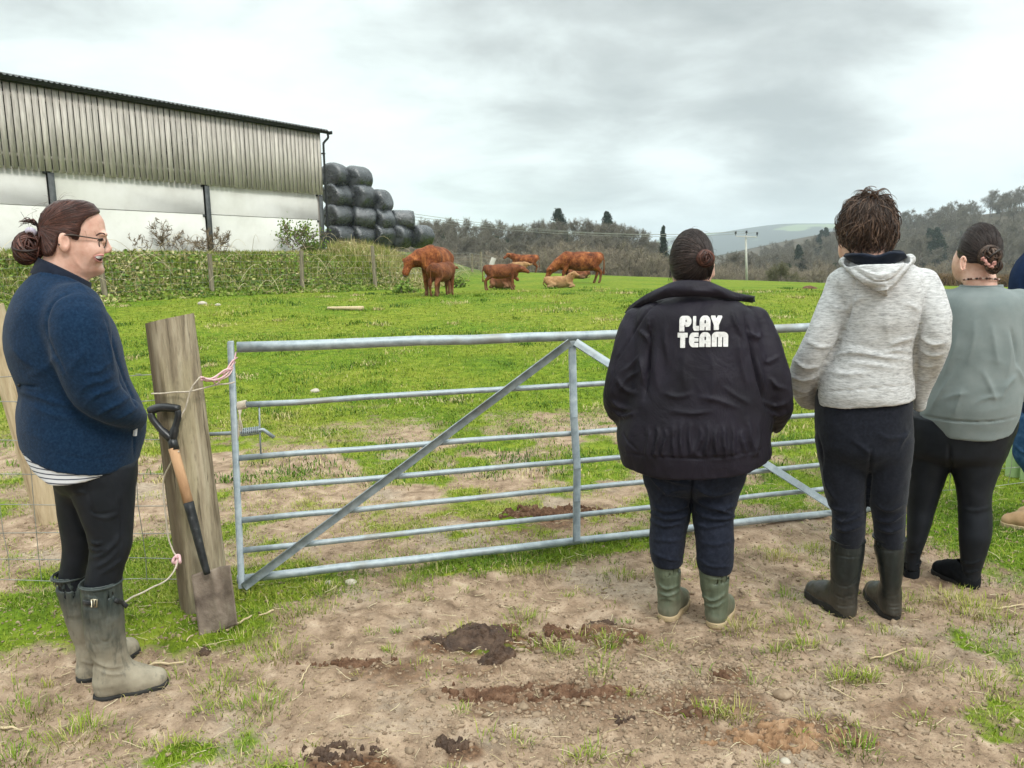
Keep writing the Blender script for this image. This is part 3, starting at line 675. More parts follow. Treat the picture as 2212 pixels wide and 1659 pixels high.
# ------------------------------------------------------------------ pale green tree guards, power pole
M_tube = mat('green_tree_guard', [(.30, .44, .20), (.42, .55, .28)], 3, .55)
for k, (px, pt, pbm, Y, r) in enumerate([(2184, 905, 1078, 4.95, .046), (2216, 900, 1085, 4.85, .046)]):
    b = W(px, pbm, Y); b[2] = float(G(b[0], b[1])) - .02; t = np.linspace(0, 1, 12)
    root = empty('tree_guard', b, ['left pale green plastic tree guard behind the wire at right', 'right pale green plastic tree guard, half outside the right edge'][k], 'tree guard', 'tree guards behind the right fence')
    th = np.arange(25) * 2 * math.pi / 24; V = []; 
    q = MB(); P = np.array([[0, 0, 0], [0, 0, .3], [0.004, 0, .6]]); q.tube(P, r, 24, False); q.tube(P, r - .003, 24, False); q.build('tube', M_tube, root)
    MB().box((.06, .02, .33), (.025, .025, .72), bev=.003).build('stake', M_fpost, root, False)
M_pole = mat('power_pole', [(.34, .33, .30), (.50, .49, .45)], 3, .9)
def power_pole():
    b = W(1614, 606, 62); g = float(G(b[0], b[1])); top = W(1611, 508, 62); root = empty('power_pole', (b[0], b[1], g), 'pale wooden power pole with three insulators beyond the field crest', 'power pole')
    b0 = np.array([b[0], b[1], g]); d = top - b0
    MB().tube(np.array([[0, 0, -.5], d]), [.10, .075], 12).build('pole', M_pole, root)
    ca = MB().box(d + [0, -.16, -.12], (1.7, .07, .075), np.array([[.99, 0, .06], [0, 1, 0], [-.06, 0, .99]]), bev=.01)
    ca.build('cross_arm', M_pole, root, False)
    I = []
    for x in (-.85, 0, .85):
        p = d + [x, -.16, (-.06 + x * -.06) if x else .02]; q = MB(); q.tube([p, p + [0, 0, .13], p + [0, 0, .14], p + [0, 0, .21], p + [0, 0, .22], p + [0, 0, .32]], [.03, .03, .09, .09, .06, .10], 10)
        q.build('insulator', M_black, root); I.append(b0 + p + [0, 0, .3])
    # lines sweeping off to the left to the next pole, out of sight behind the bales
    for k, p in enumerate(I):
        e = W(850, 455 + 7 * k, 44 + k * .8); mid = (p + e) / 2; t = np.linspace(0, 1, 60)[:, None]
        q = p + (e - p) * t; q[:, 2] -= 1.3 * 4 * (t * (1 - t))[:, 0] * .5
        tag(MB().tube(q - p, .012, 4, False).build('overhead_line', M_wire, loc=p), ['overhead cable running left from the left insulator, lowest of three', 'overhead cable running left from the middle insulator', 'overhead cable running left from the right insulator'][k], 'cable', 'overhead cables')
power_pole()
# ------------------------------------------------------------------ signed-distance modelling for bodies, clothes and animals
class Vol:
    def __init__(s, lo, hi, h):
        s.lo = np.asarray(lo, np.float32); s.h = h; s.n = np.ceil((np.asarray(hi) - s.lo) / h).astype(int) + 1
        ax = [s.lo[i] + h * np.arange(s.n[i], dtype=np.float32) for i in range(3)]
        s.ax = ax; s.X = ax[0][:, None, None]; s.Y = ax[1][None, :, None]; s.Z = ax[2][None, None, :]
        s.F = np.full(s.n, 9.0, np.float32)
    def put(s, f, k=0.0, cut=False):
        f = np.broadcast_to(f, s.F.shape)
        if cut:
            if k > 0:
                hh = np.clip(.5 - .5 * (s.F + f) / k, 0, 1); s.F = s.F * (1 - hh) + (-f) * hh + k * hh * (1 - hh)
            else: s.F = np.maximum(s.F, -f)
        elif k > 0:
            hh = np.clip(.5 + .5 * (f - s.F) / k, 0, 1); s.F = f * (1 - hh) + s.F * hh - k * hh * (1 - hh)
        else: s.F = np.minimum(s.F, f)
        s.F = s.F.astype(np.float32); return s
    def cone(s, a, b, ra, rb, k=0.0, cut=False, sq=(1, 1, 1)):
        a = np.asarray(a, float); b = np.asarray(b, float); sq = np.asarray(sq, float); aa = a / sq; d = b / sq - aa; L2 = d @ d + 1e-12
        px, py, pz = s.X / sq[0] - aa[0], s.Y / sq[1] - aa[1], s.Z / sq[2] - aa[2]
        t = np.clip((px * d[0] + py * d[1] + pz * d[2]) / L2, 0, 1)
        f = np.sqrt((px - t * d[0]) ** 2 + (py - t * d[1]) ** 2 + (pz - t * d[2]) ** 2) - (ra + (rb - ra) * t)
        return s.put(f, k, cut)
    def limb(s, pts, rad, k=0.02, sq=(1, 1, 1), n=0):
        P = np.asarray(pts, float); r = np.asarray(rad, float)
        if n: 
            Q = spline(np.column_stack([P, r]), n); P, r = Q[:, :3], Q[:, 3]
        f = None
        for i in range(len(P) - 1):
            v = Vol.__new__(Vol); v.X, v.Y, v.Z = s.X, s.Y, s.Z; v.F = np.full(s.F.shape, 9.0, np.float32)
            v.cone(P[i], P[i + 1], r[i], r[i + 1], 0, sq=sq); f = v.F if f is None else np.minimum(f, v.F)
        return s.put(f, k)
    def ell(s, c, r, k=0.0, cut=False, R=None):
        dx, dy, dz = s.X - c[0], s.Y - c[1], s.Z - c[2]
        if R is not None: dx, dy, dz = (R[0][0] * dx + R[0][1] * dy + R[0][2] * dz, R[1][0] * dx + R[1][1] * dy + R[1][2] * dz, R[2][0] * dx + R[2][1] * dy + R[2][2] * dz)
        q = np.sqrt((dx / r[0]) ** 2 + (dy / r[1]) ** 2 + (dz / r[2]) ** 2); g = np.sqrt((dx / r[0] ** 2) ** 2 + (dy / r[1] ** 2) ** 2 + (dz / r[2] ** 2) ** 2) + 1e-6
        return s.put(q * (q - 1) / g, k, cut)
    def loft(s, rows, k=0.0, p=2.2, cap=0.01):
        """rows: z, cx, cy, rx, ry"""
        r = np.asarray(rows, float); r = r[np.argsort(r[:, 0])]; Q = spline(r, 90); Q = Q[np.argsort(Q[:, 0])]
        z = s.ax[2]; ip = [np.interp(z, Q[:, 0], Q[:, i]).astype(np.float32) for i in range(1, 5)]
        cx, cy, rx, ry = [a[None, None, :] for a in ip]
        q = (np.abs((s.X - cx) / rx) ** p + np.abs((s.Y - cy) / ry) ** p) ** (1 / p); f = (q - 1) * np.minimum(rx, ry)
        z0, z1 = r[0, 0], r[-1, 0]; e = np.maximum(z0 - s.Z, s.Z - z1)
        f = np.where((f > 0) & (e > 0), np.sqrt(np.maximum(f, 0) ** 2 + np.maximum(e, 0) ** 2), np.maximum(f, e))
        return s.put(f, k)
    def keep(s, f): s.F = np.maximum(s.F, np.broadcast_to(f, s.F.shape)).astype(np.float32); return s
    def mesh(s):
        F = s.F; n = np.array(F.shape); ins = F < 0
        c = [ins[i:n[0] - 1 + i, j:n[1] - 1 + j, k:n[2] - 1 + k] for i in (0, 1) for j in (0, 1) for k in (0, 1)]
        cnt = sum(a.astype(np.int8) for a in c); act = (cnt > 0) & (cnt < 8); idx = np.full(act.shape, -1, np.int64); I = np.argwhere(act); idx[act] = np.arange(len(I))
        off = [(i, j, k) for i in (0, 1) for j in (0, 1) for k in (0, 1)]
        val = np.stack([F[I[:, 0] + o[0], I[:, 1] + o[1], I[:, 2] + o[2]] for o in off], 1).astype(float)
        acc = np.zeros((len(I), 3)); m = np.zeros(len(I))
        for a in range(8):
            for b in range(a + 1, 8):
                d = np.array(off[b]) - np.array(off[a])
                if np.abs(d).sum() != 1: continue
                x = (val[:, a] < 0) != (val[:, b] < 0); t = np.where(x, val[:, a] / np.where(x, val[:, a] - val[:, b], 1), 0)
                acc += np.where(x[:, None], np.array(off[a]) + t[:, None] * d, 0); m += x
        V = s.lo + s.h * (I + acc / m[:, None]); Q = []
        for ax in range(3):
            sl0 = [slice(1, -1)] * 3; sl1 = [slice(1, -1)] * 3; sl0[ax] = slice(0, -1); sl1[ax] = slice(1, None)
            a, b = ins[tuple(sl0)], ins[tuple(sl1)]; E = np.argwhere(a != b)
            if not len(E): continue
            sg = a[tuple(E.T)]; base = E.copy()
            for q in range(3):
                if q != ax: base[:, q] += 1
            u, v = (ax + 1) % 3, (ax + 2) % 3; du = np.zeros(3, int); dv = np.zeros(3, int); du[u] = 1; dv[v] = 1
            g = lambda p: idx[p[:, 0], p[:, 1], p[:, 2]]
            q = np.stack([g(base - du - dv), g(base - dv), g(base), g(base - du)], 1); q[~sg] = q[~sg][:, ::-1]; Q.append(q)
        Q = np.vstack(Q); Q = Q[(Q >= 0).all(1)]
        return V, Q

def vnormals(V, Q):
    fn = np.cross(V[Q[:, 2]] - V[Q[:, 0]], V[Q[:, 3]] - V[Q[:, 1]]); N = np.zeros_like(V)
    for i in range(4): np.add.at(N, Q[:, i], fn)
    return N / (np.linalg.norm(N, axis=1)[:, None] + 1e-12)
def relax(V, Q, it=2, lam=.5):
    for _ in range(it):
        S = np.zeros_like(V); c = np.zeros(len(V))
        for a, b in ((0, 1), (1, 2), (2, 3), (3, 0)):
            np.add.at(S, Q[:, a], V[Q[:, b]]); np.add.at(S, Q[:, b], V[Q[:, a]]); np.add.at(c, Q[:, a], 1); np.add.at(c, Q[:, b], 1)
        V = V + lam * (S / np.maximum(c, 1)[:, None] - V)
    return V
def fold_field(V, folds):
    """cloth folds: each (polyline in x,z ; width ; height). returns displacement per vertex"""
    d = np.zeros(len(V)); P = V[:, [0, 2]]
    for pts, w, amp in folds:
        L = spline(np.asarray(pts, float), max(6, 6 * (len(pts) - 1))) if len(pts) > 2 else np.asarray(pts, float)
        best = np.full(len(V), 9.0); u = np.zeros(len(V)); m = len(L) - 1; box = np.abs(P - L.mean(0)).max(1) < (np.ptp(L, axis=0).max() + 4 * w)
        ii = np.where(box)[0]; p = P[ii]; bb = np.full(len(ii), 9.0); uu = np.zeros(len(ii))
        for i in range(m):
            e = L[i + 1] - L[i]; t = np.clip(((p - L[i]) @ e) / (e @ e + 1e-12), 0, 1); q = np.linalg.norm(p - L[i] - t[:, None] * e, axis=1)
            c = q < bb; bb[c] = q[c]; uu[c] = (i + t[c]) / m
        t = bb / w; d[ii] += amp * (1.25 * np.exp(-1.5 * t) - .45 * np.exp(-.45 * t * t)) * np.clip(np.sin(math.pi * np.clip(uu, .02, .98)), 0, 1) ** .6
    return d
class Fig:
    """a person; px() turns picture positions at this person's own distance into metres round their feet"""
    def __init__(s, label, foot, Y0):
        s.b = np.array([foot, Y0, 0.0]); s.b[2] = float(G0(foot, Y0)) - .006; s.n = np.array([foot, Y0]) / math.hypot(foot, Y0); s.ex = np.array([s.n[1], -s.n[0]])
        o = -s.b[:2]; s.cam = np.array([o @ s.ex, o @ s.n, CAM_H - s.b[2]])          # the viewer in this person's own axes
        s.root = empty('person', s.b, label, 'person', None, math.atan2(-s.n[0], s.n[1]))
    def L(s, px, py, dy=0.0):
        d = FW + (px - 1106) / F_PX * RT + (829.5 - py) / F_PX * UP; d = np.array([d[:2] @ s.ex, d[:2] @ s.n, d[2]]); return s.cam + d * ((dy - s.cam[1]) / d[1])
    def frame(s, sx, ox, oy): s.sx, s.ox, s.oy = sx, ox, oy; return s
    def c(s, x, y, dy=0.0): return s.L(s.ox + x * s.sx, s.oy + y * s.sx, dy)
    def rows(s, lst):
        """(y, left, right, ry, cy) in the current crop frame"""
        o = []
        for y, l, r, ry, cy in lst:
            a = s.c(l, y, cy); b = s.c(r, y, cy); o.append(((a[2] + b[2]) / 2, (a[0] + b[0]) / 2, cy, abs(b[0] - a[0]) / 2, ry))
        return o
    def fold(s, lst): return [([s.c(x, y)[[0, 2]] for x, y in pts], w, a) for pts, w, a in lst]
    def plane(s, V):
        """where the sight line of each point meets the person's own plane"""
        P = np.asarray(V) - s.cam; return P * (-s.cam[1] / P[:, 1])[:, None] + s.cam
    def on(s, bt, x, y, off=.004, dy=-.2):
        o = s.cam; d = s.c(x, y) - o; d /= np.linalg.norm(d); h = bt.ray_cast(Vector(o), Vector(d))[0]
        return (np.array(h) if h is not None else s.c(x, y, dy)) - d * off
    def bbox(s, rows, pad=.12, py=None):
        r = np.asarray(rows); e = np.array([pad, py or pad, pad]); return (np.array([(r[:, 1] - r[:, 3]).min(), (r[:, 2] - r[:, 4]).min(), r[:, 0].min()]) - e, np.array([(r[:, 1] + r[:, 3]).max(), (r[:, 2] + r[:, 4]).max(), r[:, 0].max()]) + e)
    def cloth(s, name, vol, m, folds=(), wr=(0, 10), parent=None, aniso=(1, 1, 1), seed=0, sm=1, front=.35):
        V, Q = vol.mesh(); V = relax(V.astype(float), Q, sm); N = vnormals(V, Q)
        w = 1 - sstep(front - .25, front + .25, N[:, 1]) if len(folds) else 1
        d = fold_field(s.plane(V), s.fold(folds)) * w * (2.1 if 'trousers' in name or name == 'leggings' else 1.35) if len(folds) else 0
        if wr[0]:
            n = fbm(V * wr[1] * np.array(aniso) + seed, 3, seed); d = d + wr[0] * (n - .6 * np.abs(fbm(V * wr[1] * 1.7 * np.array(aniso) + 3, 2, seed + 9)))
        V = V + N * np.asarray(d)[:, None] if np.ndim(d) else V
        return mk_mesh(name, V, [Q], m, parent or s.root)
def curve_y(s, pts):
    """hem line: z as a function of x from picture points"""
    q = np.array([s.c(*p) for p in pts]); o = np.argsort(q[:, 0]); q = q[o]
    return lambda X: np.interp(np.asarray(X).ravel(), q[:, 0], q[:, 2]).reshape(np.shape(X)).astype(np.float32)
def shell(name, grid, th, m, parent, inner=None, closed=False, attrs=None):
    """thick sheet from a (u,v,3) grid, offset by th along its normal"""
    g = np.asarray(grid, float); nu, nv = g.shape[:2]; P = g.reshape(-1, 3)
    a = np.arange(nu if closed else nu - 1)[:, None] * nv; b = ((np.arange(nu if closed else nu - 1) + 1) % nu)[:, None] * nv; j = np.arange(nv - 1)[None]
    Q = np.stack([a + j, b + j, b + j + 1, a + j + 1], -1).reshape(-1, 4); N = vnormals(P, Q); m2 = len(P)
    E = [np.stack([a[:, 0], b[:, 0], b[:, 0] + m2, a[:, 0] + m2], 1)[:, ::-1], np.stack([a[:, 0] + nv - 1, b[:, 0] + nv - 1, b[:, 0] + nv - 1 + m2, a[:, 0] + nv - 1 + m2], 1)]
    if not closed:
        for r, fl in ((0, 1), (nu - 1, 0)):
            i = r * nv + np.arange(nv - 1); q = np.stack([i, i + 1, i + 1 + m2, i + m2], 1); E.append(q if fl else q[:, ::-1])
    return mk_mesh(name, np.vstack([P, P - N * th]), [np.vstack([Q, Q[:, ::-1] + m2] + E)], m, parent)

# --- hair
def hair_mat(name, cols):
    m = bpy.data.materials.new(name); m.use_nodes = True; t = NT(m.node_tree); b = t.n['Principled BSDF']
    co = t.add('ShaderNodeTexCoord').outputs['Object']; n = t.noise(co, 55, 4, .6); a = t.add('ShaderNodeAttribute', attribute_name='tint').outputs['Fac']
    f = t.math('ADD', t.math('MULTIPLY', n, .45), t.math('MULTIPLY', a, .55))
    t.l.new(t.ramp(f, [(.25, cols[0]), (.5, cols[1]), (.78, cols[2])]), b.inputs['Base Color']); b.inputs['Roughness'].default_value = .46; b.inputs['Specular IOR Level'].default_value = .35
    return m
def strands(g, center, rad, starts, gather, n=14, lift=.004, r=(.0022, .0008), jit=.15, mb=None, wav=.0):
    """strands lying over an ellipsoid from start directions to a gather direction"""
    mb = mb or MB(); c = np.asarray(center, float); rad = np.asarray(rad, float); ga = np.asarray(gather, float) / np.linalg.norm(gather)
    for s0 in starts:
        s0 = np.asarray(s0, float) / np.linalg.norm(s0); e = ga + g.normal(0, jit * .3, 3); e /= np.linalg.norm(e)
        om = math.acos(np.clip(s0 @ e, -1, 1)) + 1e-6; t = np.linspace(0, 1, n)
        D = (np.sin((1 - t) * om)[:, None] * s0 + np.sin(t * om)[:, None] * e) / math.sin(om)
        l = 1 + (lift * (.3 + g.random()) * np.sin(math.pi * np.clip(t, .05, 1)) + g.normal(0, lift * .25)) / rad.mean()
        P = c + D * rad * l[:, None] + wav * fbm(np.stack([t * 3, np.full(n, g.random() * 50), np.zeros(n)], -1)[:, None, :] + np.arange(3)[None, :, None] * 7, 1, 5)
        mb.tube(P, np.linspace(r[0], r[1], n) * np.clip(np.linspace(.15, 3, n), 0, 1) * (.7 + .6 * g.random()), 4, False, tint=float(np.clip(g.normal(.5, .22), 0, 1)), ell=.6)
    return mb
def bun(g, c, R, ax, n=60, mb=None, sq=1.0, loops=1.15, thick=.38):
    """coiled knot of hair: strands wound round an axis"""
    mb = mb or MB(); ax = np.asarray(ax, float) / np.linalg.norm(ax); ax0 = ax
    for i in range(int(n * 1.3)):
        ax = ax0 + g.normal(0, .42, 3); ax /= np.linalg.norm(ax); u = np.cross(ax, [.3, .2, .9]); u /= np.linalg.norm(u); v = np.cross(ax, u)
        th0 = g.random() * 6.28; t = np.linspace(0, 1, 22); th = th0 + t * loops * 6.28; ph = g.random() * 6.28 + t * 1.6; rr = R * thick * (.75 + .3 * g.random())
        P = np.asarray(c) + (np.cos(th)[:, None] * u + np.sin(th)[:, None] * v * sq) * (R * (1 - thick) + rr * np.cos(ph))[:, None] + ax * (rr * np.sin(ph))[:, None]
        mb.tube(P, np.sin(np.linspace(.25, 2.9, 22)) * .0052 + .0008, 4, False, tint=float(np.clip(g.normal(.5, .25), 0, 1)), ell=.55)
    return mb
def flyaways(g, mb, center, rad, n, cond, ln=.05, r=.0005):
    c = np.asarray(center); rad = np.asarray(rad)
    for d in sphere_dirs(g, n, cond):
        t = np.linspace(0, 1, 8); tan = np.cross(d, g.normal(0, 1, 3)); tan /= np.linalg.norm(tan); L = ln * g.uniform(.4, 1.2)
        P = c + d * rad * 1.02 + tan * (L * t)[:, None] + d * (L * .35 * np.sin(t * 2.4) * g.uniform(.1, 1))[:, None]; mb.tube(P, np.linspace(r, r * .5, 8), 3, False, tint=float(g.random()))
    return mb
def sphere_mb(mb, c, r, nu=20, nv=12, tint=.4):
    th = np.linspace(0, math.pi, nv); ph = np.arange(nu) * 6.2832 / nu
    V = np.stack([np.sin(th)[:, None] * np.cos(ph), np.sin(th)[:, None] * np.sin(ph), np.repeat(np.cos(th)[:, None], nu, 1)], -1).reshape(-1, 3) * np.asarray(r) + np.asarray(c)
    i = np.arange(nv - 1)[:, None] * nu; j = np.arange(nu)[None]; k = (j + 1) % nu
    return mb.raw(V, np.stack([i + j, i + nu + j, i + nu + k, i + k], -1).reshape(-1, 4), None, tint)

# --- materials for people
def skin_mat():
    m = bpy.data.materials.new('skin'); m.use_nodes = True; t = NT(m.node_tree); b = t.n['Principled BSDF']; co = t.add('ShaderNodeTexCoord').outputs['Object']
    n = t.noise(co, 28, 4, .6); t.l.new(t.ramp(n, [(.3, (.55, .29, .215)), (.55, (.66, .40, .31)), (.75, (.72, .48, .39))]), b.inputs['Base Color'])
    b.inputs['Roughness'].default_value = .5; b.inputs['Subsurface Weight'].default_value = .12; b.inputs['Subsurface Radius'].default_value = (.012, .005, .003); b.inputs['Subsurface Scale'].default_value = .6
    t.l.new(t.add('ShaderNodeBump', ins={'Strength': .12, 'Distance': .002, 'Height': t.noise(co, 260, 3, .6)}).outputs[0], b.inputs['Normal']); return m
M_skin = skin_mat()
def fabric(name, cols, scale=30, weave=420, rough=.9, bump=.3, spec=.12, sheen=.0, lo=.3, hi=.7, stretch=(1, 1, 1)):
    m = mat(name, cols, scale, rough, 5, bump, weave, stretch, spec=spec, sheen=sheen, lo=lo, hi=hi, bdist=.002); return m
M_fleece = fabric('navy_fleece', [(.0045, .014, .034), (.007, .0215, .050), (.0115, .032, .069)], 120, 500, .95, .5, spec=.06, sheen=.08)
M_navyc = fabric('dark_navy_cloth', [(.006, .009, .018), (.013, .018, .032)], 40, sheen=.08)
M_legg = fabric('black_legging', [(.005, .0065, .0095), (.0085, .0105, .0145), (.013, .0155, .021)], 12, 400, .62, .15, .22)
M_jogger = fabric('black_jogger', [(.007, .0078, .012), (.0105, .012, .018), (.015, .017, .025)], 90, 380, .95, .5, .1, .1)
M_jean = fabric('dark_navy_denim', [(.009, .011, .019), (.014, .017, .028), (.021, .025, .04)], 70, 420, .9, .4, .1, .04)
M_nylon = fabric('black_nylon', [(.0065, .0055, .009), (.0105, .0085, .0145), (.016, .013, .022)], 5, 260, .6, .2, .2)
_t = NT(M_nylon.node_tree); _c = _t.n['Texture Coordinate'].outputs['Object']; _ob = _t.n['Bump']
_wv = _t.noise(_t.mapping(_c, (9, 9, 6)), 1.0, 5, .55, 1.6); _b2 = _t.add('ShaderNodeBump', ins={'Strength': .28, 'Distance': .025, 'Height': _wv}); _t.l.new(_ob.outputs[0], _b2.inputs['Normal']); _t.l.new(_b2.outputs[0], _t.n['Principled BSDF'].inputs['Normal'])
M_sweat = fabric('sage_gray_sweatshirt', [(.16, .19, .188), (.185, .215, .212), (.21, .238, .234)], 10, 420, .95, .4, .1, .12)
M_hood = bpy.data.materials.new('marl_gray_jersey'); M_hood.use_nodes = True
_t = NT(M_hood.node_tree); _b = _t.n['Principled BSDF']; _c = _t.add('ShaderNodeTexCoord').outputs['Object']
_n = _t.noise(_t.mapping(_c, (34, 34, 170), (0, 0, 0), (0, .18, 0)), 1.0, 4, .75); _n2 = _t.noise(_t.mapping(_c, (60, 60, 260)), 1.0, 2, .6)
_col = _t.ramp(_n, [(.28, (.20, .20, .20)), (.42, (.40, .40, .40)), (.55, (.54, .54, .54)), (.7, (.63, .63, .63))])
_col = _t.mix(_t.rng(_n2, .5, .7, 0, .35), _col, C4((.25, .245, .24)))
_t.l.new(_col, _b.inputs['Base Color']); _b.inputs['Roughness'].default_value = .95; _b.inputs['Specular IOR Level'].default_value = .1
_t.l.new(_t.add('ShaderNodeBump', ins={'Strength': .4, 'Distance': .003, 'Height': _n}).outputs[0], _b.inputs['Normal'])
def boot_mat(name, base, mud, h0, h1, rough=.45, amt=1.0):
    m = bpy.data.materials.new(name); m.use_nodes = True; t = NT(m.node_tree); b = t.n['Principled BSDF']; co = t.add('ShaderNodeTexCoord').outputs['Object']
    n = t.noise(co, 9, 5, .65); n2 = t.noise(t.mapping(co, (1, 1, .25)), 45, 4, .65); z = t.add('ShaderNodeSeparateXYZ', ins={0: co}).outputs[2]
    rub = t.ramp(n2, [(.35, base[0]), (.6, base[1]), (.78, base[2])]); md = t.ramp(n, [(.3, mud[0]), (.7, mud[1])])
    zz = t.math('ADD', z, t.math('MULTIPLY', t.math('SUBTRACT', n, .5), .30)); f = t.math('MULTIPLY', t.rng(zz, h0, h1, 0, 1), amt)
    f = t.math('MULTIPLY', f, t.rng(n2, .30, .46, .55, 1)); t.l.new(t.mix(f, rub, md), b.inputs['Base Color']); t.l.new(t.rng(f, 0, 1, rough, .92), b.inputs['Roughness']); b.inputs['Specular IOR Level'].default_value = .4
    t.l.new(t.add('ShaderNodeBump', ins={'Strength': .3, 'Distance': .003, 'Height': n2}).outputs[0], b.inputs['Normal']); return m
M_bootw = boot_mat('muddy_green_rubber', [(.018, .027, .026), (.045, .056, .053), (.125, .135, .122)], [(.17, .145, .105), (.36, .315, .235)], .36, .10)
M_bootb = boot_mat('black_rubber', [(.010, .0125, .0125), (.018, .022, .022), (.045, .05, .048)], [(.13, .10, .07), (.22, .17, .12)], .16, .0, .36, .28)
M_bootg = boot_mat('olive_rubber', [(.072, .088, .058), (.105, .125, .083), (.14, .16, .11)], [(.15, .13, .085), (.25, .21, .15)], .12, .02, .42, .5)
M_sole = mat('dark_sole', [(.010, .010, .010), (.03, .028, .025)], 20, .7); M_gum = mat('gum_sole', [(.34, .25, .14), (.48, .37, .23)], 20, .8)
M_shoe = fabric('black_shoe', [(.005, .006, .008), (.013, .014, .017)], 30, 300, .8)
M_tan = mat('tan_boot_leather', [(.33, .20, .10), (.48, .32, .18)], 14, .65)
M_white = mat('white_print', [(.50, .49, .48), (.66, .65, .64), (.72, .71, .70)], 90, .8, bump=.3, bscale=300)
H_red = hair_mat('dark_auburn_hair', [(.018, .007, .005), (.052, .019, .014), (.15, .062, .045)])
H_dark = hair_mat('dark_brown_hair', [(.009, .006, .005), (.026, .016, .014), (.085, .058, .05)])
H_brown = hair_mat('brown_hair', [(.014, .008, .006), (.055, .032, .022), (.18, .11, .075)])

def foot(v, heel, toe, k=.02, w=1.0, sole=False):
    """shoe-shaped foot from heel to toe on the ground (local points)"""
    h = np.array([*heel[:2], 0.0]); t = np.array([*toe[:2], 0.0]); zb = heel[2] if len(heel) > 2 else 0.0; h[2] = t[2] = zb
    P = lambda f, z: h + (t - h) * f + np.array([0, 0, z])
    v.limb([P(.13, .045), P(.34, .052), P(.62, .045), P(.84, .037)], [.040 * w, .044 * w, .048 * w, .040 * w], k)
    v.cone(P(.18, .10), P(.62, .055), .042 * w, .036 * w, k)
def make_boot(fig, name, rows, heel, toe, m, sole_m, h=.005, w=1.0, kf=.03, wr=(.002, 22), folds=(), p=2.1, soleh=.028, aniso=(1, 1, 2.0)):
    r = np.asarray(rows); zb = heel[2] if len(heel) > 2 else 0.0
    lo, hi = fig.bbox(rows, .05); xy = np.array([heel[:2], toe[:2]]); lo[:2] = np.minimum(lo[:2], xy.min(0) - .09); hi[:2] = np.maximum(hi[:2], xy.max(0) + .09); lo[2] = min(lo[2], zb - .02)
    v = Vol(lo, hi, h); v.loft(rows, 0, p); foot(v, heel, toe, kf, w); v.keep(zb + .006 - v.Z)
    top = r[:, 0].max(); rt = r[np.argmax(r[:, 0])]
    v.put(np.maximum(np.sqrt(((v.X - rt[1]) / rt[3]) ** 2 + ((v.Y - rt[2]) / rt[4]) ** 2) * .05 - .0455, top - .05 - v.Z), 0, True)     # open top
    b = fig.cloth(name, v, m, folds, wr, None, aniso, 3)
    v2 = Vol([lo[0], lo[1], zb - .015], [hi[0], hi[1], zb + .07], .005); hp_, tp_ = np.array([*heel[:2], zb + .02]), np.array([*toe[:2], zb + .02]); v2.limb([hp_ + (tp_ - hp_) * q_ for q_ in (.12, .34, .62, .84)], [.043 * w, .044 * w, .050 * w, .043 * w], .02, sq=(1, 1, 5)); v2.keep(np.maximum(zb - v2.Z, v2.Z - zb - soleh))
    V, Q = v2.mesh(); mk_mesh('sole', V, [Q], sole_m, b); 
    q = MB(); th = np.linspace(0, 6.2832, 40); q.tube(np.stack([rt[1] + rt[3] * np.cos(th), rt[2] + rt[4] * np.sin(th), np.full(40, top - .012)], 1), .0045, 6, False); q.build('top_band', m, b)
    return b
def make_head(fig, c, r, neck, nr, ears=(), face=None, extra=None, h=.0042, lo_pad=.1, core=None):
    """skull, jaw, neck and a chest core as one body mesh"""
    c = np.asarray(c); lo = c - np.array([.17, .17, .34]); hi = c + np.array([.17, .17, .16]); v = Vol(lo, hi, h)
    v.ell(c, r); v.limb([c - [0, 0, r[2] * .35], neck], [nr * 1.0, nr * 1.08], .03)
    if face is not None:
        f = np.asarray(face, float); f /= np.linalg.norm(f); j = c + f * r[1] * .38 - np.array([0, 0, r[2] * .62]); v.ell(j, (.058, .058, .062), .05)
        v.ell(c + f * r[1] * .55 - np.array([0, 0, r[2] * .35]), (.055, .055, .06), .04)
        n0 = c + f * (r[1] * 1.0) - np.array([0, 0, r[2] * .1]); v.cone(n0, n0 + f * .016 - np.array([0, 0, .036]), .008, .014, .015)
    for e, tilt in ears:
        e = np.asarray(e); v.ell(e, (.013, .02, .032), .006); v.ell(e + np.array([math.copysign(.010, tilt), 0.0, .003]), (.007, .011, .017), .004, True)
    if extra: extra(v)
    V, Q = v.mesh(); V = relax(V.astype(float), Q, 1); return mk_mesh('body', V, [Q], M_skin, fig.root)
def sphere_dirs(g, n, cond):
    o = []
    while len(o) < n:
        d = g.normal(0, 1, 3); d /= np.linalg.norm(d)
        if cond(d): o.append(d)
    return o
def cap(fig, name, c, r, cond, m, h=.005, rough=.004, gather=None, freq=40, more=None):
    """hair mass: an ellipsoid limited to cond(X,Y,Z) >= 0, with strand relief"""
    c = np.asarray(c); r = np.asarray(r); v = Vol(c - r - .04, c + r + .04, h); v.ell(c, r)
    if more: more(v)
    if cond is not None: v.put(cond(v.X - c[0], v.Y - c[1], v.Z - c[2]), .012, True)
    V, Q = v.mesh(); V = relax(V.astype(float), Q, 2); N = vnormals(V, Q)
    if gather is not None:
        g = np.asarray(gather, float) / np.linalg.norm(gather); u = np.cross(g, [.2, .1, .95]); u /= np.linalg.norm(u); w = np.cross(g, u); D = (V - c) / r; az = np.arctan2(D @ w, D @ u)
        V = V + N * (rough * fbm(np.stack([np.cos(az) * freq * .3, np.sin(az) * freq * .3, (D @ g) * 1.2], 1), 3, 8))[:, None]
    tt = np.full(len(V), .42)
    return mk_mesh(name, V, [Q], m, fig.root, attrs={'tint': tt})
